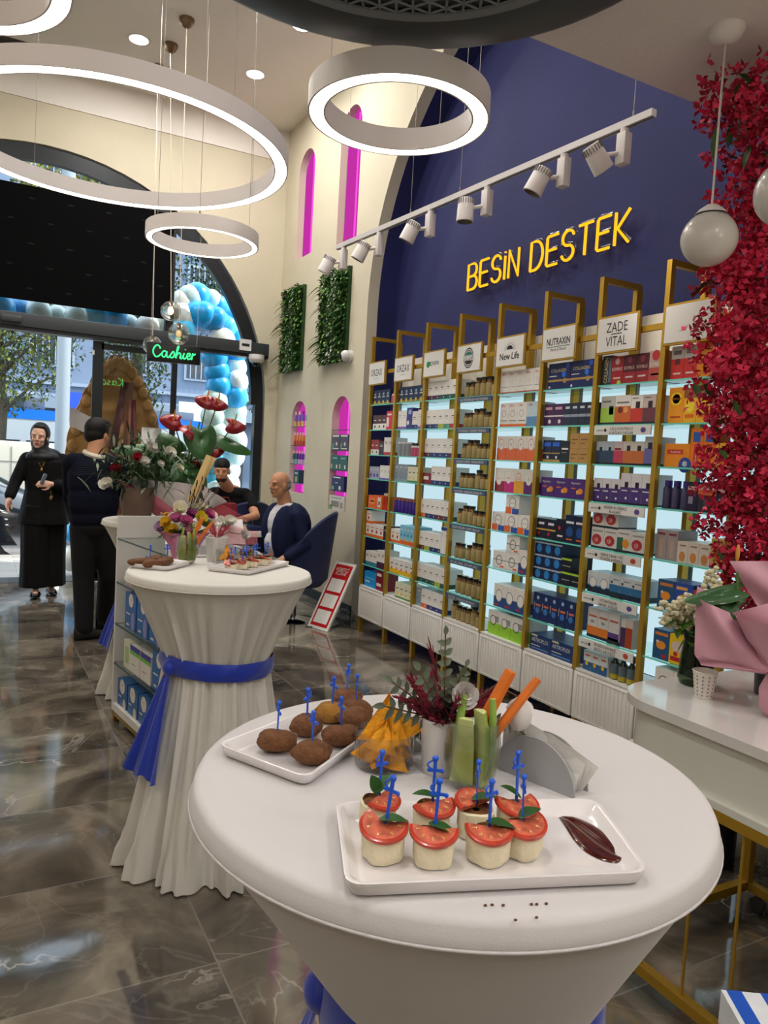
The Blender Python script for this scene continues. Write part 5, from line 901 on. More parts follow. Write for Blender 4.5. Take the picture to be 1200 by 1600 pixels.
ribbed(.86, 2.875, 1.08, .045, .058, 'ribbed glass of orange chips on the pleated table')
for i, (dx, dy, dz, r, l) in enumerate([(0, 0, .05, (1.1, 0, .2), 'upright chip in the far glass'), (.012, -.01, .035, (.6, .3, 1), 'tilted chip in the far glass'), (-.015, -.01, .035, (.8, -.2, -1), 'chip at the rim of the far glass'), (0, -.01, .02, (.2, .2, 2), 'chip low inside the far glass'), (.01, .015, .03, (.9, .2, 2.4), 'chip at the back of the far glass')]): chip(.86+dx, 2.875+dy, 1.08+dz, .05, r, l, 'chips in the far glass')
ribbed(.985, 3.03, 1.08, .04, .052, 'ribbed glass of nuts on the pleated table'); nuts(.985, 3.03, 1.08, .035, .042, 'brown nuts in the glass on the pleated table', 50)
k_ = 0
for r_ in range(2):
    for c_ in range(4):
        x = .85+.058*c_+.03*r_-.03; y = 2.715+.045*c_+.05*r_-.02; canape(x, y, 'canape %s from the glass end, %s row of the far long plate' % (ORD[c_], ['near', 'back'][r_]), r=.02, h=.024, rz=.5*k_, tom=(0, PI*1.4), lf=(.7, -.5, .3), pk=(.05*(c_ % 2), 0), az=k_, group='canapes on the pleated table'); k_ += 1
# ================================================================ OPEN SHELF UNIT (left)
t = thing('open_shelf_unit', 'white open shelf unit with glass shelves beside the pleated table', 'shelving', (.67, 4.3, 0)); rot = math.atan2(.11, -.70); t.rotation_euler = (0, 0, 0)
# local frame: along U = towards camera, V = to the right
U_ = V((.11, -.70, 0)).normalized(); W2 = V((-U_.y, U_.x, 0)); 
def g(u, v_, z): p = U_*u + W2*v_; return (p.x, p.y, z)
MG = Matrix(((U_.x, W2.x, 0, 0), (U_.y, W2.y, 0, 0), (0, 0, 1, 0), (0, 0, 0, 1)))
def gb(b, u0, u1, v0, v1, z0, z1, m=0, bev=0): b.box(((u0+u1)/2, (v0+v1)/2, (z0+z1)/2), (u1-u0, v1-v0, z1-z0), m, MG, bev)
DP = .5
b = MB(); gb(b, -.02, 0, 0, DP, .06, 1.14); b.build('end_panel', WHT, t)
b = MB(); gb(b, 0, 1.0, 0, DP, .06, .10); b.build('base_board', WHT, t)
b = MB(); gb(b, .70, .73, 0, .025, .10, 1.02); gb(b, .70, .73, .025, DP, .10, 1.015); b.build('divider', WHT, t)
b = MB(); gb(b, 0, .70, DP*.96, DP, .10, 1.02); gb(b, .73, 1.0, .42, .43, .10, 1.01, 1); b.build('back_panel', [WHT, mat('slat_grey', '#8a9098', .5)], t)
for z in (1.02, .78, .55, .33):
    b = MB(); gb(b, 0, 1.0 if z > 1 else .7, .0, DP*.96, z-.008, z); gb(b, 0, 1.0 if z > 1 else .7, -.001, .002, z-.008, z, 1); b.build('glass_shelf', [glass('shelf_glass_white', (.93, .97, .96), ior=1.5), mat('glass_edge_dark', '#1f3a38', .2)], t)
b = MB(); gb(b, -.02, 1.0, .005, .03, .03, .06); gb(b, -.02, 1.0, DP-.03, DP, .03, .06); b.build('plinth_frame', GOLD, t)
for u, v_ in ((-.005, .02), (-.005, DP-.02), (.97, .02), (.97, DP-.02)): b = MB(); gb(b, u-.015, u+.015, v_-.015, v_+.015, 0, .06); b.build('leg', GOLD, t)
lb = D.update({
 'lb': (.165, .19, .2, '#2a62a8', '', 0, (('c', .55, .82, .22, W_), ('t', 'vital', .55, .84, .07, OR, .35), ('r', .1, .5, .4, .44, W_), ('c', .75, .25, .16, '#8a86c0', 2), ('r', .15, .4, .08, .14, W_)), 'large blue'),
 'lbs': (.15, .145, .2, '#2c5f9e', '', 0, (('c', .5, .78, .27, W_), ('t', 'vital', .5, .84, .1, OR, .35), ('c', .75, .15, .16, '#c8b8a8', 1.3), ('r', .1, .4, .35, .4, W_)), 'medium blue'),
 'lgn': (.15, .145, .2, W_, '', 0, (('r', 0, 1, .8, 1, '#3a2a90'), ('r', 0, 1, .66, .8, '#6ab83a'), ('r', .2, .6, .3, .34, GR)), 'white green-purple'),
 'lpk': (.06, .07, .12, '#d8b8c0', '', 0, (('c', .5, .5, .25, '#b05a78'),), 'small pink'),
 'lcr': (.1, .15, .03, '#d8d8c0', '', 0, (('r', .2, .8, .2, .8, '#a8c080'),), 'pale green leaflet-like')})
rzG = math.atan2(U_.y, U_.x)
def gplace(k, u, z, lab, v0=.02, rz=0):
    o = bpy.data.objects.new('product_box', design(k)); COL.objects.link(o); p = V((.67, 4.3, z))+V(g(u+D[k][0]/2, v0+D[k][2]/2, 0)); o.location = p; o.rotation_euler = (0, 0, rzG+rz); tag(o, lab, 'box', 'boxes in the open shelf unit')
for i in range(3): gplace('lpk', .08+.065*i, .7805, 'small pink box, %s from the street, on the second glass shelf' % ORD[i])
for i in range(3): gplace('lb', .10+.185*i, .5505, 'tall blue box with white badge, %s from the street, middle glass shelf' % ORD[i])
gplace('lb', .38, .7805, 'blue box near the cloth on the second glass shelf')
gplace('lcr', .10, .3305, 'pale green upright box on the lowest glass shelf'); gplace('lgn', .20, .3305, 'white box with green and purple lid, lowest glass shelf, nearer the street'); gplace('lgn', .36, .3305, 'white box with green and purple lid, lowest glass shelf, nearer the viewer'); gplace('lb', .53, .3305, 'tall blue box at the near end of the lowest glass shelf')
for i in range(4):
    gplace('lbs', .02+.168*i, .1005, 'medium blue box on the unit floor, %s from the street' % ORD[i])
    if i > 1: gplace('lbs', .02+.168*i, .2462, 'medium blue box in the upper layer, %s on the unit floor stack' % ['', '', 'farther', 'nearer'][i]) if False else None
for z_ in (.40, .55, .70):
    o = bpy.data.objects.new('product_box', design('lbs')); COL.objects.link(o); p = V((.67, 4.3, z_+.0))+V(g(.85, .25, 0)); o.location = p; o.rotation_euler = (0, 0, rzG+PI/2*0); tag(o, 'blue box %s in the section beside the cloth' % {.40: 'lowest', .55: 'in the middle', .70: 'topmost'}[z_], 'box', 'boxes in the open shelf unit')
o = bpy.data.objects.new('product_box', design('lb')); COL.objects.link(o); o.location = V((.67, 4.3, .1005))+V(g(.85, .25, 0)); o.rotation_euler = (0, 0, rzG); o.scale = (1, 1, 1.57); tag(o, 'tall blue carton at the bottom of the section beside the cloth', 'box', 'boxes in the open shelf unit')
# ---- fan shaped pink vase with mixed flowers, on the unit
PK = mat('pink_vase', '#d884ac', .35, coat=.2)
t = thing('flower_vase', 'fan-shaped pink vase of mixed pink, yellow and white flowers', 'flower arrangement', (.83, 3.45, 1.0205))
b = MB(); b.grid(lambda u, w_: ((.055+.05*w_**2)*math.cos(2*PI*u)*(1+.12*math.cos(8*2*PI*u)*w_), (.045+.015*w_)*math.sin(2*PI*u), .125*w_), 64, 10, cu=True); b.lathe([(.054, .001), (.001, .001)], 24); b.box((0, -.052, .06), (.012, .004, .12), 1); b.build('vase', [PK, mat('pink_satin', '#e0a0b8', .4)], t, smooth=60)
fl = [(-.09, -.02, .17, '#d8ae2a'), (-.07, -.04, .14, '#d8ae2a'), (-.05, -.03, .19, '#c46a9a'), (-.01, -.05, .18, '#c45a90'), (.025, -.06, .155, '#e0e0b8'), (.02, -.02, .21, '#a04a8a'), (.06, -.04, .2, '#d8c02a'), (.08, -.02, .17, '#8aa060'), (.10, -.02, .21, '#c45a90'), (-.03, -.01, .225, '#ddd6b8'), (.03, 0, .235, '#e0dac8'), (.07, 0, .24, '#e0dac0'), (.12, 0, .16, '#dcd6ce'), (-.11, 0, .145, '#b08ab0'), (.0, -.06, .13, '#c87aa0'), (.05, -.065, .19, '#d0b43a'), (-.02, .03, .24, '#e0dac8')]
for x, y, z, cl in fl: ranunc(t, (x, y, z), .026, (x*4, -.6, .6), pf(cl), layers=4)
b = MB()
for k in range(60): leaf(b, (rnd.uniform(-.07, .07), rnd.uniform(-.04, .04), .11), (rnd.uniform(-1, 1), rnd.uniform(-.8, .6), rnd.uniform(.0, 1)), rnd.uniform(.05, .1), .025, k % 2, n=3)
b.build('foliage', [mat('leaf_green', '#3c5a2c', .6, var=.3), mat('leaf_sage', '#6a7a56', .6)], t)
b = MB()
for k in range(22): e = V((rnd.uniform(.1, .9), rnd.uniform(-.3, .3), 1)).normalized(); q = V((.0, 0, .15)); L = rnd.uniform(.12, .24); b.tube([q, q+e*L], .0014, 4); b.ell(q+e*L, (.003, .003, .012), 6, 4)
b.build('dry_stems', mat('dark_stem', '#3a2226', .7), t)
PNKT = mat('pink_tissue', '#c87888', .7); PALE = mat('pale_wrap', '#cfc6c6', .6)
# ---- vase with roses, left, on the far table
t = thing('flower_vase', 'brown clay vase of white and red roses with long green leaves', 'flower arrangement', (.84, 4.72, 1.0805))
b = MB(); b.lathe([(.001, 0), (.07, 0), (.085, .03), (.1, .12), (.092, .19), (.085, .2), (.08, .19), (.001, .17)], 32); b.build('vase', mat('brown_clay', '#6a5448', .6, var=.2, vscale=12), t)
b = MB(); 
for k in range(420): leaf(b, V((0, 0, .2))+V((rnd.gauss(0, .11), rnd.gauss(0, .09), abs(rnd.gauss(.1, .1)))), rdir(.3), rnd.uniform(.06, .14), .016, k % 3, n=3)
for k in range(9): leaf(b, (-.02, 0, .2), (-1, -.1+.03*k, .55+.06*k), .42, .02, 0, droop=.35, n=6)
b.build('foliage', [mat('dark_leaf', '#1f3a20', .55, var=.3), mat('mid_leaf', '#36552c', .55), mat('grey_leaf', '#5a6a50', .6)], t)
for x, y, z, cl, r in ((.06, -.12, .44, '#dedad0', .036), (.16, -.1, .42, '#dedad0', .036), (-.20, -.14, .22, '#e0dcd0', .034), (-.14, -.1, .31, '#8a1626', .028), (-.03, -.12, .38, '#a01a2c', .026), (.01, -.13, .36, '#dedad0', .025), (.10, -.14, .35, '#dedad0', .02), (.22, -.1, .33, '#d8d8c0', .025)): ranunc(t, (x, y, z), r, (x*2, -.8, .5), pf(cl), 'rose', layers=4)
# snack tray with pink rim beside it
t = thing('snack_bowl', 'small clear bowl of orange crisps wrapped in pink net on the far table', 'bowl', (1.0, 4.55, 1.0805)); b = MB(); b.lathe([(.001, 0), (.05, 0), (.06, .06), (.058, .06), (.048, .004), (.001, .004)], 24); b.build('bowl', TG, t); b = MB()
for k in range(26): b.ell((rnd.uniform(-.04, .04), rnd.uniform(-.04, .04), rnd.uniform(.012, .06)), (.015, .012, .006), 8, 5, R=Euler((rnd.random()*3, rnd.random()*3, 0)).to_matrix().to_4x4())
b.build('crisps', CHIP, t)
# ---- big anthurium in pink and white paper
t = thing('anthurium_plant', 'large red anthurium plant wrapped in white and pink paper', 'potted plant', (1.09, 4.90, 1.0805))
b = MB(); b.lathe([(.001, 0), (.07, 0), (.09, .16), (.085, .16), (.001, .14)], 24); b.build('pot', pc('#b8a8a4'), t)
def sheet(b, p0, p1, p2, p3, m=0, bend=.03, n=8):
    p0, p1, p2, p3 = map(V, (p0, p1, p2, p3)); nr = (p1-p0).cross(p3-p0).normalized()
    b.grid(lambda u, w_: tuple((p0*(1-u)+p1*u)*(1-w_)+(p3*(1-u)+p2*u)*w_ + nr*bend*(math.sin(PI*u)*math.sin(PI*w_)+.25*math.sin(9*u+4*w_))), n, n, m)
b = MB(); sheet(b, (-.08, -.10, .0), (.1, -.16, .02), (.12, -.2, .22), (-.36, -.16, .27), 0, .05); sheet(b, (-.1, -.12, .0), (.05, -.18, .0), (-.02, -.2, .1), (-.38, -.16, .25), 1, .02); sheet(b, (.0, -.12, .02), (.16, -.1, .02), (.34, -.06, .12), (.12, -.2, .24), 0, .05); sheet(b, (.05, -.16, .0), (.3, -.1, .0), (.5, -.1, -.0), (.3, -.12, .1), 2, .03); b.build('wrapping_paper', [PALE, mat('pink_paper', '#c96f80', .6), mat('pink_tulle', '#b8505c', .8, alpha=.45)], t, smooth=80)
AL = mat('anthurium_leaf', '#2a5626', .4, var=.3, vscale=8, coat=.15); AF = mat('anthurium_red', '#8e1222', .25, coat=.5, var=.2, vscale=6)
def heart(b, c, d, nr, L, W, m=0, fold=.12):
    d = V(d).normalized(); nr = V(nr); nr = (nr-nr.dot(d)*d).normalized(); s = d.cross(nr); c = V(c)
    def fn(u, w_):
        a = u*2*PI; r = (1-.35*math.cos(a)*0)*w_; x = (math.sin(a)*(.5+.12*math.cos(a)))*r; y = (-.5*math.cos(a)-.22*math.exp(-((a-PI*0)**2)*2.5)*0+.0)*r
        notch = .24*math.exp(-(min(a, 2*PI-a)*2.2)**2)*w_; y = y+notch
        return tuple(c+s*x*W+d*(y*L+L*.42)+nr*(-fold*L*(abs(x)*1.4)+fold*.6*L*math.sin(3*w_)))
    b.grid(fn, 28, 6, m, cu=True)
b = MB(); lvs = [((-.08, -.05, .45), (-1, -.2, -.12), (.1, -.5, 1), .36, .16), ((.13, -.1, .62), (.05, -.3, -1), (.0, -1, .2), .27, .21), ((.22, -.05, .55), (1, -.1, -.4), (.1, -.6, 1), .32, .17), ((.13, -.12, .20), (.55, -.3, -1), (-.3, -1, .2), .18, .075), ((-.03, -.1, .32), (-.2, -.3, -1), (0, -1, .1), .22, .17), ((.08, -.1, .34), (.3, -.3, -.9), (0, -1, .3), .24, .16), ((.05, 0, .4), (-.4, .2, .4), (0, -1, .4), .22, .16), ((-.1, 0, .3), (-.8, -.1, .1), (0, -.8, 1), .22, .14), ((.08, -.08, .36), (-.5, -.3, -.5), (0, -1, .3), .2, .13), ((.08, -.08, .3), (.5, -.3, -.6), (0, -1, .5), .18, .12)]
for c_, d, nr, L, W in lvs: heart(b, c_, d, nr, L, W)
for k in range(60): heart(b, (rnd.uniform(-.14, .12), rnd.uniform(-.08, .12), rnd.uniform(.15, .4)), rdir(-.2), (0, -1, .4), .13, .09)
b.build('leaves', AL, t, smooth=80)
b = MB(); P0 = V((.04, 0, .15))
for c_, *_ in lvs: c_ = V(c_); b.tube([P0, P0.lerp(c_, .5)+V((.02, 0, .05)), c_], .005, 6)
fls = [((.17, -.1, .76), (-1, .1, .05), .15), ((.24, -.1, .75), (1, 0, -.25), .14), ((-.03, -.08, .62), (-1, 0, 0), .17), ((.06, -.12, .56), (-.4, -.6, -.15), .18), ((.36, -.08, .62), (1, 0, -.15), .16), ((-.12, -.06, .42), (0, -.5, .2), .1), ((.2, -.1, .42), (.4, -.5, .2), .14), ((.28, 0, .45), (.4, -.4, .2), .12), ((.12, -.1, .36), (0, -1, .2), .1)]
for c_, *_ in fls: c_ = V(c_); b.tube([P0, P0.lerp(c_, .6)+V((.03, 0, .04)), c_], .004, 6)
b.build('stems', mat('green_stem', '#4a6a34', .5), t)
b = MB()
for c_, d, L in fls: heart(b, V(c_)-V(d).normalized()*L*.4, d, (.25*math.sin(9*c_[0]), -1, .55), L, L*.72, 0, .22); b.tube([V(c_), V(c_)+V((.01, -.01, .07))], [.006, .004], 8, 1)
b.build('spathes', [AF, mat('spadix', '#c98a3a', .5)], t, smooth=80)
b = MB(); ca = V((.03, -.3, .12)); b.tube([ca, ca+V((.10, 0, .22))], .003, 5); sheet(b, ca+V((-.01, 0, .02)), ca+V((.035, 0, .0)), ca+V((.16, 0, .28)), ca+V((.10, .01, .30)), 1, .01); b.build('card', [TWG, pc('#d8b878')], t)
t = thing('wrapped_bouquet', 'white flowers in pale tissue lying behind the pink vase', 'bouquet', (.98, 4.05, 1.0225))
b = MB(); sheet(b, (-.12, -.05, .0), (.3, -.1, .0), (.34, .1, .12), (-.05, .15, .16), 0, .04); sheet(b, (.1, -.12, .01), (.36, -.12, .0), (.42, .05, .06), (.12, .0, .12), 1, .03); b.build('wrapping_paper', [PALE, mat('coral_tulle', '#b8606a', .8, alpha=.4)], t, smooth=80)
for k in range(14): ranunc(t, (rnd.uniform(-.08, .26), rnd.uniform(-.08, .1), rnd.uniform(.10, .19)), .032, (rnd.uniform(-.4, .4), -.7, .7), pf('#dcd8cc'), layers=3)
# ================================================================ COUNTER (right)
t = thing('counter', 'white rounded counter on a gold rod frame at the picture edge', 'counter', (1.72, 1.70, 0)); LAC = mat('white_gloss_counter', '#cfcfc6', .18, coat=.4); LACT = mat('white_gloss_top', '#d2cfcd', .08, coat=.6)
def cpl(ins, z, r=.18):
    P = [(1.2, -2.4+ins), (ins, -2.4+ins)]
    P += [(r+ins-r*math.cos(PI/2*k/10), -r-ins+r*math.sin(PI/2*k/10)) for k in range(11)] + [(1.2, -ins)]
    return [(x, y, z) for x, y in P]
def slab(mb, ins, z0, z1, m=0):
    A = cpl(ins, z0); B = cpl(ins, z1); n = len(A); mb.add(A+B, [(i, (i+1) % n, n+(i+1) % n, n+i) for i in range(n)]+[tuple(reversed(range(n))), tuple(range(n, 2*n))], m)
b = MB(); slab(b, 0, .832, .86); b.build('worktop', LACT, t); b = MB(); slab(b, .02, .675, .832); slab(b, .0, .655, .675); b.build('body', LAC, t)
b = MB()
for x in (.015, .735): b.box((x, -1.2, .64), (.03, 2.38, .03)); b.box((x, -1.2, .08), (.03, 2.38, .03))
for y in (-.04, -2.3): b.box((.38, y, .64), (.72, .03, .03)); b.box((.38, y, .08), (.72, .03, .03))
b.build('frame', GOLDP, t)
for y in (-.04, -2.3):
    for x in (.015, .735): b = MB(); b.box((x, y, .36), (.03, .03, .56)); b.build('leg', GOLDP, t); b = MB(); b.cyl((x, y-.05, .03), (x, y-.05, .07), .008); b.tube([(x-.012, y-.05, .028), (x+.012, y-.05, .028)], .027, 14); b.build('caster', BLK, t)
for k in range(14): b = MB(); b.cyl((.015, -.22-.145*k, .09), (.015, -.22-.145*k, .64), .0045, n=8); b.build('rod', GOLDP, t)
# stools / bins seen through the rods
for x, y, r, h, l, cl in ((2.62, 1.95, .10, .5, 'black cylinder stool behind the gold rods', '#14181e'), (2.80, 1.68, .11, .5, 'second black cylinder stool at the picture edge behind the rods', '#14181e')):
    t = thing('cylinder_stool', l, 'stool', (x, y, 0)); b = MB(); b.lathe([(.001, 0), (r*.9, 0), (r, .01), (r, h-.04), (r*.9, h-.04), (.001, h-.04)], 32); b.build('base', mat('dark_navy_drum', cl, .4), t); b = MB(); b.lathe([(.001, h-.04), (r*1.04, h-.04), (r*1.06, h-.02), (r*1.02, h), (.001, h)], 32); b.build('seat', DARK, t)
t = thing('floor_vase', 'pale round glass vase on the floor behind the gold rods', 'vase', (2.35, 2.0, 0)); b = MB(); b.lathe([(.001, 0), (.05, 0), (.12, .06), (.15, .16), (.12, .27), (.06, .32), (.07, .36)], 32); b.build('vessel', pc('#a8a49c'), t)
# product box stack in the very corner
D['bep'] = (.15, .07, .14, '#e0e4ea', '', 0, (('r', 0, .25, .1, .9, '#2a66c8'),), 'white and blue')
t = thing('ointment_box', 'white and blue ointment carton at the bottom corner, cut by the picture edge', 'box', (1.42, .80, .42), rz=-.55)
b = MB(); b.box((0, 0, .035), (.28, .16, .07), 0); TX = [pc('#dfe3e8'), pc('#1f55c0'), pc('#1c2a5a')]
M = Matrix.Translation((0, 0, .0706)) @ Matrix.Rotation(-PI/2, 4, 'X'); b.box((-.115, 0, .0705), (.03, .16, .0008), 1); b.box((-.045, 0, .0705), (.035, .16, .0008), 1)
MT = Matrix.Translation((.02, .0, .0712)) @ Matrix.Rotation(PI/2, 4, 'Z') @ Matrix.Rotation(-PI/2, 4, 'X'); put_text(b, 'Bepanthol', (0, 0, 0), .032, 2, wmax=.13, M=MT); put_text(b, 'baby ointment', (.0, 0, -.025), .014, 1, wmax=.09, M=MT); b.box((.10, 0, .0705), (.045, .16, .0008), 1); b.build('carton', TX, t, smooth=0)
b = MB(); b.box((1.45, .78, .21), (.34, .24, .42), bev=.01); tag(b.build('display_plinth', WHT), 'low white display plinth under the ointment carton', 'plinth')
# counter top items (z .86)
t = thing('glass_vase', 'dark green glass vase of white blossom stalks on the counter', 'flower arrangement', (2.045, 1.62, .8605))
b = MB(); b.lathe([(.001, 0), (.05, 0), (.058, .02), (.052, .09), (.045, .14), (.05, .17), (.048, .17), (.043, .14), (.05, .03), (.001, .012)], 32); b.build('vessel', glass('green_glass', (.30, .42, .28), ior=1.5, solid=.1), t)
b = MB()
for k in range(9): b.tube([(rnd.uniform(-.03, .03), rnd.uniform(-.03, .03), .02), (rnd.uniform(-.03, .03), rnd.uniform(-.03, .03), .2)], .004, 5)
for k in range(60): leaf(b, (rnd.gauss(0, .04), rnd.gauss(0, .03), rnd.uniform(.14, .24)), rdir(0), .06, .03, 1, n=4)
b.build('stems', [mat('green_stem', '#4a6a34', .5), mat('lime_leaf', '#4f7a26', .5, var=.2)], t)
b = MB()
for ex, ey, ez, L in ((-1, .2, .42, .17), (-1, .35, .15, .13), (-.9, .3, .75, .13), (-.6, -.2, .6, .15), (-.2, -.3, .7, .14), (.3, -.2, .9, .14), (.9, 0, .8, .16), (.1, -.1, 1, .18), (-.45, -.4, .3, .11), (-.1, -.5, .35, .1)):
    e = V((ex, ey, ez)).normalized()
    for k in range(46): q = V((0, 0, .19))+e*L*(.25+.75*k/46)+rdir()*.018; s = rnd.uniform(.007, .011); b.ell(q, (s, s, s*.8), 7, 5, fn=lambda p: 1+.2*math.sin(7*p.x+5*p.y))
b.build('blossoms', mat('cream_blossom', '#cfc8a8', .8, var=.1), t, smooth=80)
t = thing('paper_cup', 'white paper cup printed with small dark crosses on the counter', 'cup', (1.948, 1.512, .8605)); b = MB(); b.lathe([(.001, .004), (.0255, .004), (.026, 0), (.0355, .078), (.0375, .08), (.0355, .082), (.0345, .078), (.025, .008), (.001, .008)], 40)
for k in range(12):
    for j in range(6): a = 2*PI*k/12; z = .01+.0115*j; r = .0263+.0095*z/.078+.0002; M = Matrix.Rotation(a, 4, 'Z') @ Matrix.Translation((r, 0, z)); b.box((0, 0, 0), (.0006, .0042, .0016), 1, M); b.box((0, 0, 0), (.0006, .0016, .0042), 1, M)
b.build('cup_body', [pc('#d8d0c8'), pc('#24303a')], t)
t = thing('wrapped_anthurium', 'plant in dusty pink wrapping paper standing on the counter edge', 'bouquet', (1.98, 1.30, .8605)); WP = mat('dusty_pink_wrap', '#c490a0', .45, var=.06, vscale=6)
def bow(b, c0, c1, c2, c3, bulge, m=0, n=14, wob=.01, ph=0):
    c0, c1, c2, c3 = map(V, (c0, c1, c2, c3)); tw = V((-.75, -.6, .1))
    b.grid(lambda u, w_: tuple((c0*(1-u)+c1*u)*(1-w_)+(c3*(1-u)+c2*u)*w_+tw*(bulge*math.sin(PI*u)*(.35+.65*math.sin(PI*w_*.8))+wob*math.sin(7*u+5*w_+ph))), n, n, m)
b = MB(); bow(b, (-.135, .174, .15), (-.02, .02, .128), (-.07, .085, .275), (-.14, .181, .315), .035, ph=1); bow(b, (-.024, .025, .128), (.06, -.085, .15), (.06, -.085, .39), (-.085, .10, .285), .04, ph=2)
bow(b, (-.135, .174, .15), (-.12, .16, .12), (-.02, .02, .12), (-.022, .022, .135), .01); bow(b, (-.14, .181, .315), (-.07, .085, .275), (.0, .16, .30), (-.09, .22, .34), -.02)
bow(b, (-.04, .045, .30), (.04, -.05, .31), (.02, -.03, .45), (-.09, .12, .43), .01, ph=3)
b.lathe([(.001, .0), (.03, .0), (.05, .03), (.052, .08), (.036, .115), (.022, .133), (.05, .16), (.10, .22), (.13, .28)], 40, c=(.012, .0, 0), rmod=lambda a, j: 1+.07*math.sin(7*a+j)+.03*math.sin(15*a)); b.build('wrapping_paper', WP, t, smooth=80)
b = MB(); heart(b, (-.055, .066, .362), (-.11, .15, -.065), (-.6, -.5, 1), .20, .07, fold=.05); heart(b, (-.06, .075, .30), (-.3, .5, .1), (-.75, -.6, .5), .10, .08); heart(b, (-.02, .03, .31), (.5, -.5, .3), (-.75, -.6, .4), .14, .10); heart(b, (-.03, .03, .37), (.6, -.7, .2), (-.6, -.5, .8), .12, .08)
leaf(b, (.01, -.05, .13), (.3, -.6, -.8), .07, .03, n=4); leaf(b, (.0, -.04, .135), (.5, -.5, .1), .06, .03, n=4)
b.tube([(-.02, .03, .15), (-.073, .09, .27), (-.080, .10, .43)], .004, 6, 1); b.ell((-.081, .101, .455), (.006, .006, .026), 8, 6, 2)
for q in ((.0, .02, .4), (-.02, .05, .36), (.02, 0, .38)): b.tube([(0, .01, .15), q], .0035, 6, 1)
b.build('leaves', [AL, mat('green_stem', '#4a6a34'), mat('spadix', '#c98a3a')], t, smooth=80)
t = thing('pillar_vase', 'short black planter on the counter behind the paper cup', 'vase', (2.20, 1.45, .8605)); b = MB(); b.lathe([(.001, 0), (.06, 0), (.065, .11), (.06, .11), (.055, .02), (.001, .02)], 28); b.build('vessel', BLK, t)
# ================================================================ RED FLOWER COLUMN
t = thing('bougainvillea', 'tall artificial tree of crimson bougainvillea hanging from the low ceiling', 'artificial tree', (3.0, 2.1, 0)); BR = [mat('bract_crimson', '#c0163e', .6, var=.3, vscale=20), mat('bract_rose', '#d8244e', .6, var=.2, vscale=20), mat('bract_dark', '#8a0c2c', .7)]
b = MB(); b.tube([(.06, -.1, 0), (.04, -.06, 1.2), (.08, -.02, 2.2), (.0, 0, 3.17)], [.045, .035, .03, .02], 10)
for k in range(70):
    z = rnd.uniform(.9, 3.1); a = rnd.uniform(0, 6.28); q = V((.04, -.04, z)); e = q+V((math.cos(a)*.12-.1, math.sin(a)*.16, rnd.uniform(-.05, .08))); b.tube([q, (q+e)/2+V((0, 0, .06)), e], [.006, .004, .0015], 5)
b.build('branches', TWG, t)
prof = [(3.14, -.52, .3), (2.95, -.46, .32), (2.75, -.30, .36), (2.6, -.27, .4), (2.3, -.40, .4), (2.1, -.36, .4), (1.95, -.40, .4), (1.75, -.30, .4), (1.5, -.26, .42), (1.3, -.22, .45), (1.1, -.12, .45), (.95, -.08, .4)]
def env(z):
    for i in range(len(prof)-1):
        if prof[i][0] >= z >= prof[i+1][0]: s = (prof[i][0]-z)/(prof[i][0]-prof[i+1][0]); return prof[i][1]*(1-s)+prof[i+1][1]*s
    return prof[-1][1]
b = MB(); lf = MB()
for k in range(6500):
    z = rnd.uniform(.95, 3.14); xl = env(z)+.10*math.sin(z*23)*.3+rnd.gauss(0, .035); x = xl+(.17-xl)*rnd.random()**1.1; y = rnd.uniform(-.22, .16); c_ = V((x, y, z)); s = rnd.uniform(.014, .024); nrm = rdir(); ax = nrm.orthogonal().normalized(); m = 0 if rnd.random() < .5 else (1 if rnd.random() < .6 else 2)
    for j in range(3):
        d = Matrix.Rotation(2*PI*j/3+rnd.random()*.3, 3, nrm) @ ax; d2 = (d+nrm*.7).normalized(); sd = d2.cross(nrm).normalized(); p1 = c_+d2*s*.8; b.add([c_, p1-sd*s*.55+nrm*s*.15, c_+d2*s*1.7, p1+sd*s*.55+nrm*s*.15, p1], [(0, 1, 4), (1, 2, 4), (2, 3, 4), (3, 0, 4)], m)
    if k % 30 == 0: leaf(lf, c_+V((0, -.03, 0)), rdir(), rnd.uniform(.06, .1), .035, n=3)
# two sprays reaching out over the shelves
for q0, q1, n_ in ((V((-.3, -.05, 2.25)), V((-.52, -.05, 2.42)), 150), (V((-.2, -.05, 1.98)), V((-.55, -.1, 1.98)), 120), (V((-.2, -.05, 2.15)), V((-.45, -.1, 2.12)), 80)):
    for k in range(n_):
        c_ = q0.lerp(q1, rnd.random())+rdir()*.05; s = .02; nrm = rdir(); ax = nrm.orthogonal().normalized()
        for j in range(3):
            d = Matrix.Rotation(2*PI*j/3, 3, nrm) @ ax; d2 = (d+nrm*.7).normalized(); sd = d2.cross(nrm).normalized(); p1 = c_+d2*s*.8; b.add([c_, p1-sd*s*.55, c_+d2*s*1.7, p1+sd*s*.55, p1], [(0, 1, 4), (1, 2, 4), (2, 3, 4), (3, 0, 4)], k % 2)
b.build('blossoms', BR, t, smooth=80); lf.build('leaves', mat('leaf_green', '#3c5a2c'), t)
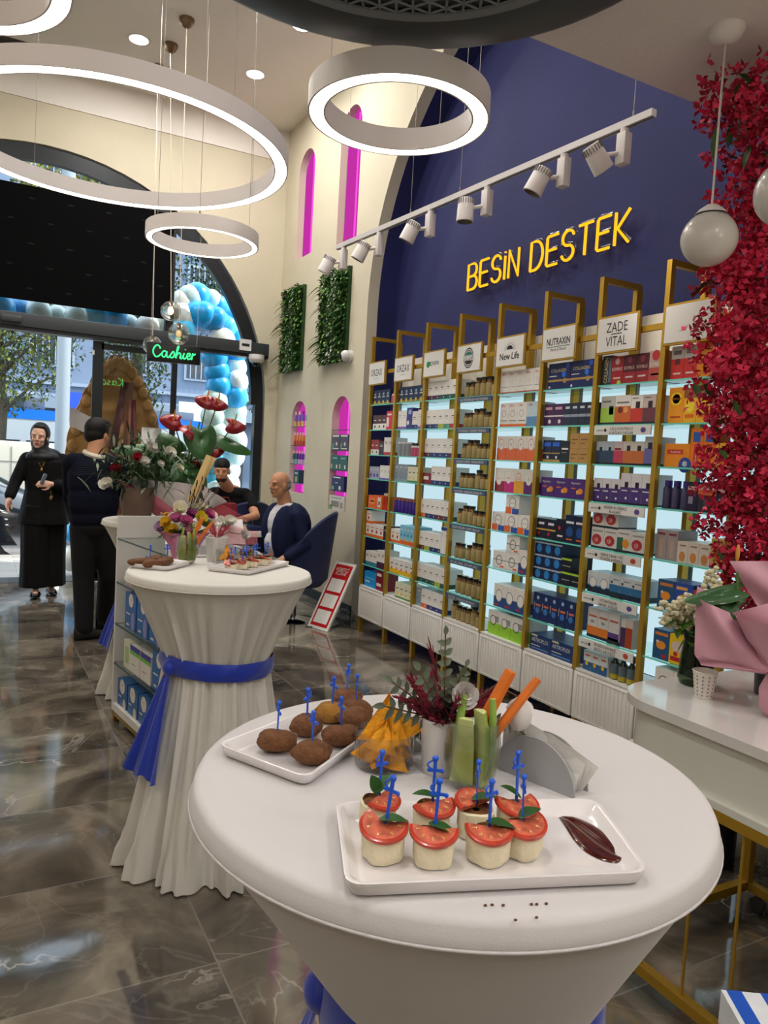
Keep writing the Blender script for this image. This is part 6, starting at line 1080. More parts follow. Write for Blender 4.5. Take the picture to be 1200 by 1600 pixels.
# ================================================================ NICHE CONTENTS, PLANT PANELS, CAMERAS
NS = [(2, [1.86, 1.64, 1.43, 1.21]), (3, [1.81, 1.60, 1.40, 1.19])]
NGL = glass('niche_glass', (.8, .95, .9)); 
for ni, zs in NS:
    cy, wd, z0, z1 = NICH[ni]
    for k, z in enumerate(zs):
        b = MB(); b.box((XR+.042, cy, z), (.08, wd-.01, .006)); b.box((XR+.004, cy, z), (.004, wd-.01, .006), 1); tag(b.build('glass_shelf', [NGL, mat('glass_edge_dark', '#1f3a38')]), 'glass shelf, %s down, in the niche of %s' % (ORD[k], 'bottles' if ni == 2 else 'boxes'), 'shelf')
def slim(cap, body, low, h=.15, r=.018):
    b = MB(); b.lathe([(.001, 0), (r, 0), (r, h*.35), (r, h*.72), (r*.6, h*.8), (r*.6, h), (.001, h)], 10, [0, 0, 1, 1, 2, 2]); return b.mesh('cosmetic_bottle', [pc(low), pc(body), pc(cap)])
NB = {0: [('#d8d0c0', '#6a5aa8', '#c9b060')]*2+[('#3a3a8a', '#4a5ab0', '#d0c070')]*2, 1: [('#d8c0b0', '#c07a3a', '#b0503a')]*5, 2: [('#d8a8b0', '#1f5a5a', '#7ab0a0')]*2+[('#d8b0b0', '#5a2a90', '#c0a8d0')]*3, 3: []}
for k in range(4):
    base = [NS[0][1][0], NS[0][1][1], NS[0][1][2], NS[0][1][3]][k]; n = len(NB[k])
    for i, cs in enumerate(NB[k]):
        o = bpy.data.objects.new('cosmetic_bottle', slim(*cs, h=.17 if k == 0 else .15)); COL.objects.link(o); o.location = (XR+.03, 8.13+.17-i*.34/max(1, n-1), base+.004); tag(o, '%s bottle, %s from the street, on the %s shelf of the bottle niche' % (['gold and violet', 'copper orange', 'teal or purple', ''][k], ORD[i], ORD[k]), 'bottle', 'bottles in the wall niche')
D.update({'nt1': (.16, .15, .1, '#1f4a4a', '', 0, (('r', .3, .7, .1, .5, '#b0a860'), ('r', .2, .8, .7, .8, W_)), 'dark teal'),
 'nn1': (.19, .16, .1, '#4a4454', '', 0, (('r', .1, .9, .86, .96, W_), ('r', .1, .25, .1, .45, '#5aa070'), ('c', .62, .4, .1, '#d8c8c8'), ('r', .1, .9, .08, .14, W_)), 'grey-violet'),
 'nn2': (.19, .15, .1, '#2a5a58', '', 0, (('r', .05, .2, .1, .4, '#d8b070'), ('r', .7, .85, .1, .35, W_), ('r', .2, .8, .75, .84, '#7ab0a0')), 'teal green'),
 'nn3': (.30, .15, .1, '#1c2858', '', 0, (('r', .1, .7, .85, .93, W_), ('r', .05, .2, .05, .3, '#6ab080'), ('c', .68, .2, .08, W_), ('r', .3, .5, .5, .56, W_)), 'wide dark blue'),
 'nn4': (.36, .15, .1, '#cfcac0', '', 0, (('r', .1, .8, .82, .9, '#8aa0a0'), ('r', .12, .65, .25, .65, '#8a8478'), ('r', .0, .2, .05, .35, '#5aa050'), ('r', .72, .9, .2, .6, '#9a9488')), 'wide white')})
for k, y, z, l in (('nt1', 8.13, 1.214, 'dark teal box on the lowest shelf of the bottle niche'), ('nn1', 7.08, 1.604, 'grey-violet box on the second shelf of the box niche, nearer the street'), ('nn1', 6.88, 1.604, 'grey-violet box on the second shelf of the box niche, nearer the viewer'),
    ('nn2', 7.08, 1.404, 'teal green box on the third shelf of the box niche, nearer the street'), ('nn2', 6.88, 1.404, 'teal green box on the third shelf of the box niche, nearer the viewer'), ('nn3', 6.98, 1.194, 'wide dark blue box on the fourth shelf of the box niche'), ('nn4', 6.98, .9905, 'wide white box on the floor of the box niche')):
    o = bpy.data.objects.new('niche_box', design(k)); COL.objects.link(o); o.location = (XR+.035, y, z); o.scale = (1, .7, 1); o.rotation_euler = (0, 0, -PI/2); tag(o, l, 'box', 'boxes in the wall niches')
GS = [mat('moss_dark', '#1f4018', .7, var=.3), mat('fern_green', '#44762e', .6, var=.3), mat('lime_fern', '#7a9a44', .6, var=.2), mat('frosted_leaf', '#a0ae96', .7)]
for cy, wd, z0, z1, l in ((8.36, .56, 2.5, 3.45, 'vertical plant panel nearer the street wall'), (7.2, .62, 2.5, 3.42, 'vertical plant panel nearer the blue arch, with trailing fronds')):
    t = thing('plant_panel', l, 'plant panel', (XR, cy, z0)); b = MB(); b.box((-.02, 0, (z1-z0)/2), (.04, wd, z1-z0)); b.build('backing', mat('moss_dark', '#1f4018'), t); b = MB()
    for k in range(2600):
        y = rnd.uniform(-wd/2, wd/2); z = rnd.uniform(0, z1-z0); q = 3 if (abs(y+.02) < .1 and rnd.random() < .5) else (0 if rnd.random() < .35 else (1 if rnd.random() < .75 else 2)); e = V((-.8, rnd.uniform(-1.3, 1.3), rnd.uniform(-1.2, 1.2))); leaf(b, (-.03-rnd.random()*.05, y, z), e, rnd.uniform(.035, .07), .026, q, n=2, droop=.2)
    for k in range(16): leaf(b, (-.03, wd/2-.05, rnd.uniform(0, z1-z0)), (-.8, rnd.uniform(.1, .7), -.1), rnd.uniform(.14, .22), .03, 1+k % 2, n=4, droop=.6)
    b.build('foliage', GS, t)
def dome(label, loc, wall):
    t = thing('security_camera', label, 'security camera', loc); b = MB()
    if wall: b.cyl((0, 0, 0), (-.03, 0, 0), .06, n=20); b.ell((-.06, 0, 0), (.05, .055, .055), 16, 10); b.ell((-.09, .02, -.005), (.035, .035, .035), 12, 8, 1)
    else: b.cyl((0, 0, .05), (0, 0, 0), .09, n=20); b.lathe([(.09, 0), (.08, -.03), (.06, -.045), (.001, -.045)], 20); b.ell((0, 0, -.045), (.05, .05, .045), 14, 9, 1)
    b.build('camera_body', [pc('#d4d2d0'), mat('camera_lens', '#0a0a0c', .1)], t)
dome('white dome camera under the door header by the corner', (2.84, 8.66, 2.63), False); dome('white and black ball camera on the wall below the plant panel', (XR, 6.82, 2.53), True)
b = MB(); b.box((2.72, YW-.232, 2.79), (.14, .02, .13)); b.box((2.72, YW-.243, 2.79), (.09, .004, .03), 1); tag(b.build('sensor_box', [pc('#cfcfcf'), INK]), 'small white sensor box on the grey door header', 'sensor')
b = MB(); b.box((.25, YW-.25, 2.76), (.2, .07, .07), bev=.02); tag(b.build('door_sensor', BLK), 'black motion sensor on the grey door header above the doorway', 'sensor')
# black printed banner in the arch
t = thing('banner', 'black banner with rows of small eye marks hung across the arch window', 'banner', (.3, YF-.03, 3.57)); b = MB(); b.box((0, 0, 0), (3.15, .02, 1.17)); b.build('cloth', mat('banner_black', '#070708', .95, spec=.1), t); b = MB()
for r_ in range(5):
    for c_ in range(8): x = -1.4+c_*.38+(r_ % 2)*.19; z = -.46+r_*.23; b.ell((x, -.011, z), (.035, .001, .010), 12, 4)
b.build('pattern', mat('banner_grey', '#121214', .8, spec=.2), t)
# ================================================================ DESK, CHAIRS, SIGN
t = thing('reception_desk', 'white topped desk with dark slatted front where two men sit', 'desk', (2.02, 7.06, 0)); b = MB(); b.box((0, 0, .785), (.68, .9, .05), bev=.004); b.build('desk_top', WHT, t); b = MB(); b.box((.02, 0, .38), (.6, .82, .76)); b.build('body', mat('desk_navy', '#141a2c', .6), t); b = MB()
for k in range(16): b.box((-.30+.037*k+.02, -.418, .39), (.02, .02, .70))
b.build('front_slats', mat('slat_navy', '#1c2438', .5), t)
for x, y, l in ((2.12, 6.70, 'clear plastic cup on the white desk'), (2.24, 6.82, 'second clear plastic cup on the desk, farther back')):
    t = thing('plastic_cup', l, 'cup', (x, y, .8105)); b = MB(); b.lathe([(.001, 0), (.024, 0), (.034, .09), (.033, .09), (.023, .003), (.001, .003)], 20); b.build('cup_body', glass('plastic_clear', (.9, .9, .92), rough=.1), t)
b = MB(); b.box((1.95, 6.72, .823), (.18, .12, .025)); tag(b.build('phone_set', BLK), 'dark card reader lying on the white desk', 'device')
VEL = mat('navy_velvet', '#101c4a', .75, sheen=.15, var=.1); CHR = mat('chrome', '#c4c4c8', .08, 1)
def tub_chair(label, loc, rz):
    t = thing('swivel_chair', label, 'chair', loc, rz)
    b = MB(); 
    def sh(u, w_, off=0):
        a = PI*(.02+.96*u)+PI; top = .42+.60*math.sin(PI*u)**.45; r = .27+.07*w_+off; z = .40+(top-.40)*w_*1.0; return (r*1.05*math.cos(a), r*math.sin(a)*1.0, z)
    b.grid(lambda u, w_: sh(u, w_), 32, 10); b.grid(lambda u, w_: sh(u, w_, .035), 32, 10)
    b.grid(lambda u, w_: tuple(V(sh(u, 1))*(1-w_)+V(sh(u, 1, .035))*w_+V((0, 0, .015*math.sin(PI*w_)))), 32, 4); b.build('backrest', VEL, t, smooth=80)
    b = MB(); b.ell((0, 0, .43), (.29, .29, .06), 28, 10); b.lathe([(.305, .40), (.25, .33), (.05, .30)], 28); b.build('seat', VEL, t)
    b = MB(); b.cyl((0, 0, .04), (0, 0, .34), .028, n=16); b.build('column', CHR, t); b = MB(); b.lathe([(.001, .04), (.05, .035), (.2, .012), (.215, 0), (.001, 0)], 36); b.build('base', CHR, t); return t
tub_chair('navy velvet tub chair on a chrome disc base under the old man', (2.60, 6.52, 0), .95)
tub_chair('second navy tub chair behind the desk under the man in the black shirt', (2.42, 7.80, 0), .2)
t = thing('sign_board', 'red and white notice board with three blank panels leaning on the wall', 'sign', (2.66, 6.08, .003)); b = MB()
A = V((-.04, .13, 0)); Bq = V((.04, -.13, 0)); up = V((.30, .06, .565)); MS = Matrix.Identity(4); ex = (Bq-A).normalized(); ez = (up-up.dot(ex)*ex).normalized(); ey = ez.cross(ex); H = up.length+.01; Wd = (Bq-A).length
MS = Matrix(((ex.x, ey.x, ez.x, 0), (ex.y, ey.y, ez.y, 0), (ex.z, ey.z, ez.z, 0), (0, 0, 0, 1)))
b.box((0, .008, H/2), (Wd, .016, H), 0, MS); b.box((0, -.001, H/2), (Wd*.82, .002, H*.92), 1, MS)
for k in range(3): b.box((0, -.003, H*(.16+.235*k+.02)), (Wd*.66, .002, H*.19), 0, MS)
put_text(b, 'NÖBETÇİ', (0, -.0035, H*.89), .05, 0, wmax=Wd*.6, M=MS); put_text(b, 'ECZANE', (0, -.0035, H*.83), .045, 0, wmax=Wd*.5, M=MS); b.build('panel', [pc('#dcdad6'), pc('#b41c24')], t, smooth=0)
b = MB(); b.tube([(2.60, 6.2, .006), (2.72, 6.05, .006), (2.9, 6.15, .006), (3.02, 5.98, .006), (3.1, 6.1, .006)], .004, 6); tag(b.build('cable', BLK), 'thin black cable on the floor behind the leaning sign', 'cable')
t = thing('plastic_bag', 'crumpled clear plastic bag on the floor behind the leaning sign', 'bag', (2.98, 6.2, 0)); b = MB(); b.ell((0, 0, .07), (.09, .12, .07), 20, 12, fn=lambda q: 1+.15*math.sin(9*q.x+4*q.y)*math.sin(8*q.z)+.1*math.sin(17*q.y)); b.build('film', glass('clear_film', (.85, .88, .9), rough=.15), t, smooth=30)
# ================================================================ PEOPLE
SKIN = mat('skin', '#c08a6a', .5, sss=.15, var=.06, vscale=20); SKINP = mat('skin_pale', '#dcae96', .5, sss=.15); SKIND = mat('skin_tan', '#bb8664', .55, sss=.15, var=.06, vscale=20)
def remesh(mb, name, m, parent, vox=.007, smooth_it=3, loc=None):
    me = mb.mesh(name, m, smooth=0); o = bpy.data.objects.new(name, me); COL.objects.link(o)
    r = o.modifiers.new('r', 'REMESH'); r.mode = 'VOXEL'; r.voxel_size = vox; r.use_smooth_shade = True
    s = o.modifiers.new('s', 'SMOOTH'); s.iterations = smooth_it; s.factor = .5
    dg = bpy.context.evaluated_depsgraph_get(); n = bpy.data.meshes.new_from_object(o.evaluated_get(dg)); n.name = name
    n.materials.clear(); n.materials.append(m); n.polygons.foreach_set('material_index', [0]*len(n.polygons)); n.polygons.foreach_set('use_smooth', [True]*len(n.polygons)); o.modifiers.clear(); old = o.data; o.data = n; bpy.data.meshes.remove(old); o.parent = parent; return o
def caps(b, a, c, ra, rc, M=None, n=14, fx=1.0):
    """tapered capsule"""
    a = V(a); c = V(c); b.tube([a, c], [ra, rc], n, M=M); b.ell(a, (ra,)*3, n, 8, M=M); b.ell(c, (rc,)*3, n, 8, M=M)
def frame(f, up=(0, 0, 1)):
    f = V(f).normalized(); u = V(up); s = f.cross(u).normalized(); u = s.cross(f)
    return Matrix(((s.x, f.x, u.x, 0), (s.y, f.y, u.y, 0), (s.z, f.z, u.z, 0), (0, 0, 0, 1)))
def head_prims(b, H, fat=1):
    b.ell((0, -.008, .028), (.074, .094, .096), 22, 14, M=H); b.ell((0, .018, -.045), (.058*fat, .066, .066), 18, 12, M=H); b.ell((0, .062, -.088), (.022, .022, .018), 12, 8, M=H)
    b.tube([(0, .082, .022), (0, .103, -.014), (0, .104, -.022)], [.008, .0125, .010], 10, M=H); b.ell((-.011, .094, -.022), (.008, .010, .007), 8, 6, M=H); b.ell((.011, .094, -.022), (.008, .010, .007), 8, 6, M=H)
    for s in (-1, 1):
        b.ell((s*.075, -.004, -.008), (.010, .019, .030), 12, 8, M=H); b.ell((s*.036, .062, -.02), (.022, .022, .02), 10, 8, M=H); b.ell((s*.03, .078, .034), (.024, .012, .008), 10, 6, M=H)
    b.ell((0, .078, -.052), (.024, .014, .014), 12, 8, M=H)
def face_bits(t, H, brow='#1c1410', lip='#a05048', eye='#1a120e', lips_s=1):
    for s in (-1, 1): b = MB(); b.ell((s*.031, .0815, .012), (.0085, .0040, .0022), 12, 8, 0, H); b.ell((s*.031, .0850, .0122), (.0046, .0016, .0032), 8, 6, 1, H); b.build('eye', [mat('eye_white', '#857468', .7, spec=.2), mat('iris_dark', '#1a120e', .6, spec=.2)], t)
    b = MB()
    for s in (-1, 1): b.tube([(s*.014, .091, .030), (s*.03, .0905, .036), (s*.048, .08, .031)], [.0018, .0026, .0012], 8, M=H)
    b.build('eyebrows', pc(brow), t)
    b = MB(); b.ell((0, .0895, -.049), (.021*lips_s, .006, .0048*lips_s), 14, 6, M=H); b.ell((0, .089, -.056), (.017*lips_s, .006, .0052*lips_s), 14, 6, M=H); b.build('lips', pc(lip), t)
def hand_prims(b, w_, d, pn, curl=.5, s=1.0, thumb=1):
    """w_ wrist, d direction of hand, pn palm normal"""
    d = V(d).normalized(); pn = V(pn); pn = (pn-pn.dot(d)*d).normalized(); sd = d.cross(pn)*thumb; w_ = V(w_)
    b.ell(w_+d*.045*s, (.036*s, .045*s, .017*s), 14, 8, R=Matrix(((sd.x, d.x, pn.x, 0), (sd.y, d.y, pn.y, 0), (sd.z, d.z, pn.z, 0), (0, 0, 0, 1)))); caps(b, w_-d*.02, w_+d*.02, .026*s, .026*s)
    for k, L in enumerate((.068, .078, .072, .056)):
        q = w_+d*(.078-.004*abs(k-1.2))*s+sd*(.027-.018*k)*s; e = d; P = [q-d*.02*s]; r0 = .0088*s
        P.append(q)
        for j, f_ in enumerate((.45, .32, .23)): e = (e+pn*curl*(.55+.25*j)).normalized(); P.append(P[-1]+e*L*f_*s)
        b.tube(P, [r0, r0, r0*.95, r0*.88, r0*.75], 8); b.ell(P[-1], (r0*.75,)*3, 8, 6)
    q = w_+d*.022*s+sd*.024*s; e1 = (d*.55+sd*.8+pn*.3).normalized(); P = [q, q+e1*.03*s, q+e1*.03*s+(d*.85+sd*.25+pn*.4*curl).normalized()*.028*s, q+e1*.03*s+(d*.9+pn*.7*curl).normalized()*.052*s]; b.tube(P, [.013*s, .011*s, .010*s, .008*s], 8); b.ell(P[-1], (.008*s,)*3, 8, 6)
def shoe(b, a, f, L=.27, h=.07, m=0, heel=0):
    a = V(a); f = V(f).normalized(); M = Matrix.Translation(a) @ Matrix.Rotation(math.atan2(f.y, f.x)-PI/2, 4, 'Z')
    def fn(u, w_):
        y = -.07+L*w_; wd = .036+.014*math.sin(PI*min(1, w_*1.1+.05)); wd *= math.sqrt(max(.02, 1-max(0, (w_-.8)/.2)**2)) if w_ > .8 else (math.sqrt(max(.05, 1-((.1-w_)/.1)**2)) if w_ < .1 else 1)
        hh = h*(1.0-.55*min(1, max(0, (w_-.3)/.5))); al = 2*PI*u; return (wd*math.cos(al), y, max(.0, .5*hh*(1+math.sin(al)))+heel*max(0, .5-w_)*.1)
    b.grid(fn, 20, 18, m, M, cu=True)
# ---- woman in black, walking in at the door
t = thing('person', 'woman in black headscarf, tunic and wide trousers walking in at the doorway', 'person', (.56, 8.1, 0)); Wd_ = V((0, 0, 0))
H = Matrix.Translation((-.06, -.02, 1.565)) @ frame((-.28, -1, -.12), (.05, 0, 1))
b = MB(); head_prims(b, H, .92); caps(b, (-.05, 0, 1.50), (-.03, .02, 1.38), .048, .055)
b.ell((0, .02, 1.22), (.15, .095, .2)); b.ell((0, .02, .98), (.15, .11, .16)); caps(b, (-.15, .02, 1.36), (.13, .02, 1.35), .05, .05)
for pts in (((-.17, .02, 1.35), (-.25, -.02, 1.12), (-.31, -.12, .97)), ((.16, .02, 1.34), (.22, -.02, 1.1), (.05, -.2, 1.12))): caps(b, pts[0], pts[1], .045, .036); caps(b, pts[1], pts[2], .034, .024)
hand_prims(b, (-.31, -.12, .97), (-.25, -.35, -.75), (.5, -.3, 0), .5, 1.0, -1); hand_prims(b, (.05, -.2, 1.12), (-.9, -.25, .05), (0, .9, -.3), .7, 1.0, 1)
for x, y0_, y1_ in ((-.07, -.02, -.04), (.08, .02, .1)): caps(b, (x, .02, .95), (x, y0_, .5), .08, .055); caps(b, (x, y0_, .5), (x+.01, y1_, .10), .05, .032); caps(b, (x+.01, y1_, .08), (x, y1_-.09, .045), .03, .026)
remesh(b, 'body', SKINP, t, .0065); face_bits(t, H, '#2c1c14', '#b04a4a', lips_s=1.05)
BK = mat('black_fabric', '#0c0c0e', .85, spec=.25, var=.2, vscale=8); BK2 = mat('black_satin_scarf', '#0e0e12', .5, spec=.4)
b = MB(); b.ell((0, -.036, .034), (.092, .104, .112), 24, 14, M=H); b.ell((0, .015, .105), (.060, .05, .024), 18, 10, M=H); b.ell((0, -.036, -.06), (.085, .088, .08), 20, 12, M=H); caps(b, (-.05, .0, 1.455), (-.02, .01, 1.37), .078, .11); b.ell((-.03, -.02, 1.37), (.16, .12, .07)); b.ell((.0, .05, 1.40), (.15, .10, .07)); b.ell((-.04, -.07, 1.33), (.09, .06, .08))
sc_ = remesh(b, 'headscarf', BK2, t, .008)
b = MB(); b.lathe([(.235, .72), (.225, .80), (.20, .92), (.175, 1.05), (.18, 1.2), (.185, 1.33), (.13, 1.385), (.05, 1.42)], 40, c=(0, .015, 0), rmod=lambda a, j: (.70+.30*abs(math.cos(a)))*(1+.02*math.sin(9*a)), cap=True)
for pts in (((-.17, .02, 1.345), (-.26, -.01, 1.12), (-.305, -.10, 1.0)), ((.17, .02, 1.34), (.235, -.02, 1.1), (.09, -.18, 1.115))): caps(b, pts[0], pts[1], .062, .058); caps(b, pts[1], pts[2], .055, .052)
b.ell((.22, .04, .95), (.05, .05, .2)); b.ell((-.15, .01, 1.365), (.07, .065, .055)); b.ell((.15, .01, 1.365), (.07, .065, .055)); remesh(b, 'tunic', BK, t, .009)
b = MB()
for x, y_, sx_ in ((-.075, -.02, -1), (.085, .05, 1)): b.lathe([(.132, .10), (.125, .4), (.13, .7), (.125, .9), (.05, .96)], 30, c=(x, y_, 0), rmod=lambda a, j: 1+.05*math.sin(7*a+x*9), cap=True)
remesh(b, 'trousers', BK, t, .010)
b = MB(); shoe(b, (-.06, -.05, .0), (-.15, -1, 0), .23, .06); shoe(b, (.09, .09, 0), (.1, -1, 0), .23, .06); b.box((-.075, -.16, .045), (.05, .012, .02), 1); b.box((.09, -.02, .045), (.05, .012, .02), 1); b.build('shoes', [mat('patent_black', '#0e0e12', .12), CHR], t, smooth=60)
b = MB(); b.tube([(-.085, -.11, 1.36), (-.04, -.14, 1.27), (.0, -.115, 1.36)], .0022, 6); b.ell((-.04, -.145, 1.255), (.010, .004, .016)); b.build('necklace', mat('gold_jewel', '#c9a040', .25, .9), t)
o = MB(); o.box((0, 0, 0), (.035, .02, .11), bev=.006); q = o.build('smartphone', mat('phone_grey', '#6a7486', .2)); q.location = (.53, 7.84, 1.17); q.rotation_euler = (.2, .3, .2); tag(q, 'grey phone held upright in the hand of the woman in black', 'phone')
b = MB(); b.tube([(0, 0, 0), (0, 0, -.05)], .002, 5); b.ell((0, 0, -.07), (.012, .004, .02)); b.ell((.012, 0, -.06), (.006, .003, .016)); q = b.build('keys', mat('brass_keys', '#a08a5a', .3, .8)); q.location = (.60, 7.87, 1.06); tag(q, 'bunch of keys hanging from the hand of the woman in black', 'keys')
# ---- man in navy sweater, seen from behind
t = thing('person', 'man in navy sweater and black trousers seen from behind beside the flowers', 'person', (.80, 6.22, 0))
H = Matrix.Translation((.0, .04, 1.60)) @ frame((.75, .75, -.1))
b = MB(); head_prims(b, H); caps(b, (-.01, .0, 1.54), (-.03, -.02, 1.42), .058, .062)
b.ell((-.02, 0, 1.22), (.18, .12, .22)); b.ell((-.02, 0, .98), (.16, .12, .16)); caps(b, (-.17, .03, 1.40), (.14, -.06, 1.39), .05, .05)
for pts in (((-.18, .05, 1.38), (-.16, .20, 1.14), (.05, .38, 1.10)), ((.15, -.07, 1.38), (.22, .06, 1.12), (.30, .30, 1.12))): caps(b, pts[0], pts[1], .05, .04); caps(b, pts[1], pts[2], .038, .027)
hand_prims(b, (.05, .38, 1.10), (.8, .6, 0), (0, 0, -1), .4); hand_prims(b, (.30, .30, 1.12), (.5, .8, 0), (0, 0, -1), .4)
for pa in (((-.08, .02, .92), (-.07, .02, .5), (-.06, -.02, .09)), ((.07, .0, .92), (.12, .06, .5), (.13, .34, .09))): caps(b, pa[0], pa[1], .09, .06); caps(b, pa[1], pa[2], .058, .04)
remesh(b, 'body', SKIN, t, .0065); face_bits(t, H)
HAIR = mat('black_hair', '#0c0a0a', .6, spec=.3, bump=.4, bscale=200)
b = MB(); b.ell((0, -.016, .045), (.084, .104, .092), 22, 14, M=H); b.ell((0, -.04, -.005), (.078, .078, .075), 20, 12, M=H); b.ell((0, .03, .09), (.07, .075, .045), 18, 10, M=H); remesh(b, 'hair', HAIR, t, .007, 2)
NVY = mat('navy_knit', '#0b0f20', .9, spec=.2, bump=.2, bscale=250)
b = MB(); b.ell((-.02, .0, 1.24), (.20, .14, .24)); b.ell((-.02, .0, 1.08), (.195, .148, .24)); b.ell((-.015, .0, .95), (.185, .145, .12)); caps(b, (-.17, .03, 1.385), (.14, -.06, 1.375), .068, .068)
for pts in (((-.185, .05, 1.37), (-.17, .19, 1.14), (.0, .35, 1.10)), ((.16, -.07, 1.37), (.24, .05, 1.12), (.30, .24, 1.12))): caps(b, pts[0], pts[1], .068, .058); caps(b, pts[1], pts[2], .055, .045)
remesh(b, 'sweater', NVY, t, .008)
b = MB(); b.tube([(-.02+.075*math.cos(2*PI*k/24), -.012+.07*math.sin(2*PI*k/24), 1.445+.02*math.sin(2*PI*k/24-.8)) for k in range(24)], .02, 8, closed=True); b.build('collar', pc('#cfc8b8'), t)
b = MB()
b.ell((-.01, .0, .90), (.17, .135, .12))
for pa in (((-.08, .02, .88), (-.075, .02, .5), (-.065, -.02, .10)), ((.07, .0, .88), (.12, .06, .5), (.13, .33, .10))): caps(b, pa[0], pa[1], .11, .085); caps(b, pa[1], pa[2], .083, .07)
remesh(b, 'trousers', mat('black_trousers', '#08080b', .85), t, .009)
b = MB(); shoe(b, (-.07, -.02, 0), (.95, .25, 0), .30, .10); shoe(b, (.13, .33, 0), (.9, .4, 0), .29, .10); b.build('shoes', mat('black_trainers', '#141415', .6, bump=.2), t, smooth=60)
# ---- old man seated
t = thing('person', 'old balding man in navy suit and white shirt seated on the tub chair', 'person', (2.48, 6.46, 0))
H = Matrix.Translation((-.10, -.02, 1.25)) @ frame((-.95, -.28, -.08))
b = MB(); head_prims(b, H, 1.12); b.ell((0, .02, -.07), (.06, .06, .045), M=H); caps(b, (-.06, -.01, 1.17), (-.03, .0, 1.07), .062, .07)
b.ell((.02, 0, .86), (.15, .19, .24)); b.ell((0, 0, .6), (.15, .17, .14)); caps(b, (.0, -.17, 1.02), (.0, .18, 1.02), .055, .055)
for pts in (((.0, -.20, 1.0), (.06, -.26, .74), (-.12, -.26, .62)), ((.0, .2, 1.0), (-.10, .28, .78), (-.34, .22, .82))): caps(b, pts[0], pts[1], .05, .042); caps(b, pts[1], pts[2], .04, .03)
hand_prims(b, (-.12, -.26, .62), (-.85, -.1, -.25), (0, 0, -1), .35); hand_prims(b, (-.34, .22, .82), (-.9, 0, 0), (0, 0, -1), .2)
for y in (-.10, .11): caps(b, (0, y, .54), (-.36, y*1.2, .53), .085, .065); caps(b, (-.36, y*1.2, .53), (-.38, y*1.2, .10), .06, .04)
remesh(b, 'body', SKIND, t, .0065); face_bits(t, H, '#6a6058', '#8a4a40')
b = MB(); b.ell((0, -.055, -.01), (.074, .053, .045), 20, 12, M=H); b.ell((0, -.052, .03), (.070, .052, .05), 20, 12, M=H); remesh(b, 'hair', mat('grey_hair', '#8a8076', .7, var=.2, bump=.3, bscale=200), t, .007, 2)
SUIT = mat('navy_suit', '#121a3a', .8, spec=.25, bump=.1, bscale=250); SHIRT = mat('white_shirt', '#cfcdd2', .7, var=.05, vscale=20)
b = MB(); b.ell((-.03, 0, .90), (.155, .16, .2)); b.ell((-.04, 0, .72), (.17, .17, .16)); caps(b, (-.02, -.09, 1.03), (-.02, .09, 1.03), .07, .07); remesh(b, 'shirt', SHIRT, t, .009)
b = MB(); b.ell((.05, 0, .88), (.165, .225, .22)); b.ell((.06, 0, .66), (.18, .235, .18)); caps(b, (.01, -.17, 1.02), (.03, .17, 1.02), .075, .075); b.ell((-.06, .14, .84), (.14, .10, .25)); b.ell((-.07, -.145, .82), (.135, .09, .26)); b.ell((-.05, -.12, .98), (.08, .06, .1)); b.ell((-.05, .12, .98), (.08, .06, .1))
for pts in (((.0, -.21, .99), (.07, -.27, .74), (-.08, -.27, .64)), ((.0, .21, .99), (-.10, .29, .78), (-.28, .23, .82))): caps(b, pts[0], pts[1], .07, .062); caps(b, pts[1], pts[2], .06, .05)
remesh(b, 'suit_jacket', SUIT, t, .009)
b = MB(); b.ell((0, 0, .56), (.17, .19, .11))
for y in (-.10, .11): caps(b, (0, y, .54), (-.36, y*1.2, .53), .10, .08); caps(b, (-.36, y*1.2, .53), (-.38, y*1.2, .12), .078, .06)
remesh(b, 'trousers', mat('navy_trousers', '#0e1430', .8), t, .009)
b = MB(); shoe(b, (-.38, -.12, 0), (-1, -.1, 0)); shoe(b, (-.38, .13, 0), (-1, .1, 0)); b.build('shoes', mat('black_leather', '#101010', .25), t, smooth=60)
b = MB(); b.ell((-.075, -.155, .99), (.004, .006, .006)); b.build('lapel_pin', CHR, t)
# ---- young man leaning at the desk
t = thing('person', 'young bearded man in a black T-shirt leaning over the desk behind the plants', 'person', (2.32, 7.68, 0))
H = Matrix.Translation((-.20, -.28, 1.33)) @ frame((-.35, -.95, -.2))
b = MB(); head_prims(b, H); caps(b, (-.18, -.22, 1.26), (-.08, -.1, 1.16), .058, .065); b.ell((0, 0, .95), (.18, .13, .24)); b.ell((.02, .04, .62), (.17, .15, .14)); caps(b, (-.22, -.08, 1.10), (.12, -.06, 1.10), .055, .055)
for pts in (((-.24, -.10, 1.08), (-.34, -.34, .90), (-.20, -.58, .86)), ((.15, -.08, 1.08), (.13, -.40, .90), (-.10, -.52, .86))): caps(b, pts[0], pts[1], .052, .045); caps(b, pts[1], pts[2], .042, .03)
hand_prims(b, (-.20, -.58, .86), (.4, -.8, -.05), (0, 0, -1), .3); hand_prims(b, (-.10, -.52, .86), (-.8, -.3, -.05), (0, 0, -1), .3)
for x in (-.10, .12): caps(b, (x, .02, .56), (x*1.2, .05, .52), .08, .07); caps(b, (x, .05, .52), (x, .12, .10), .06, .045)
remesh(b, 'body', SKIN, t, .0065); face_bits(t, H, '#120e0c')
b = MB(); b.ell((0, -.014, .062), (.080, .098, .072), 22, 12, M=H); b.ell((0, -.045, .01), (.073, .062, .06), M=H); remesh(b, 'hair', HAIR, t, .007, 2)
b = MB(); b.ell((0, .035, -.072), (.056, .055, .035), M=H); remesh(b, 'beard', mat('short_beard', '#2a1c16', .9), t, .006, 2)
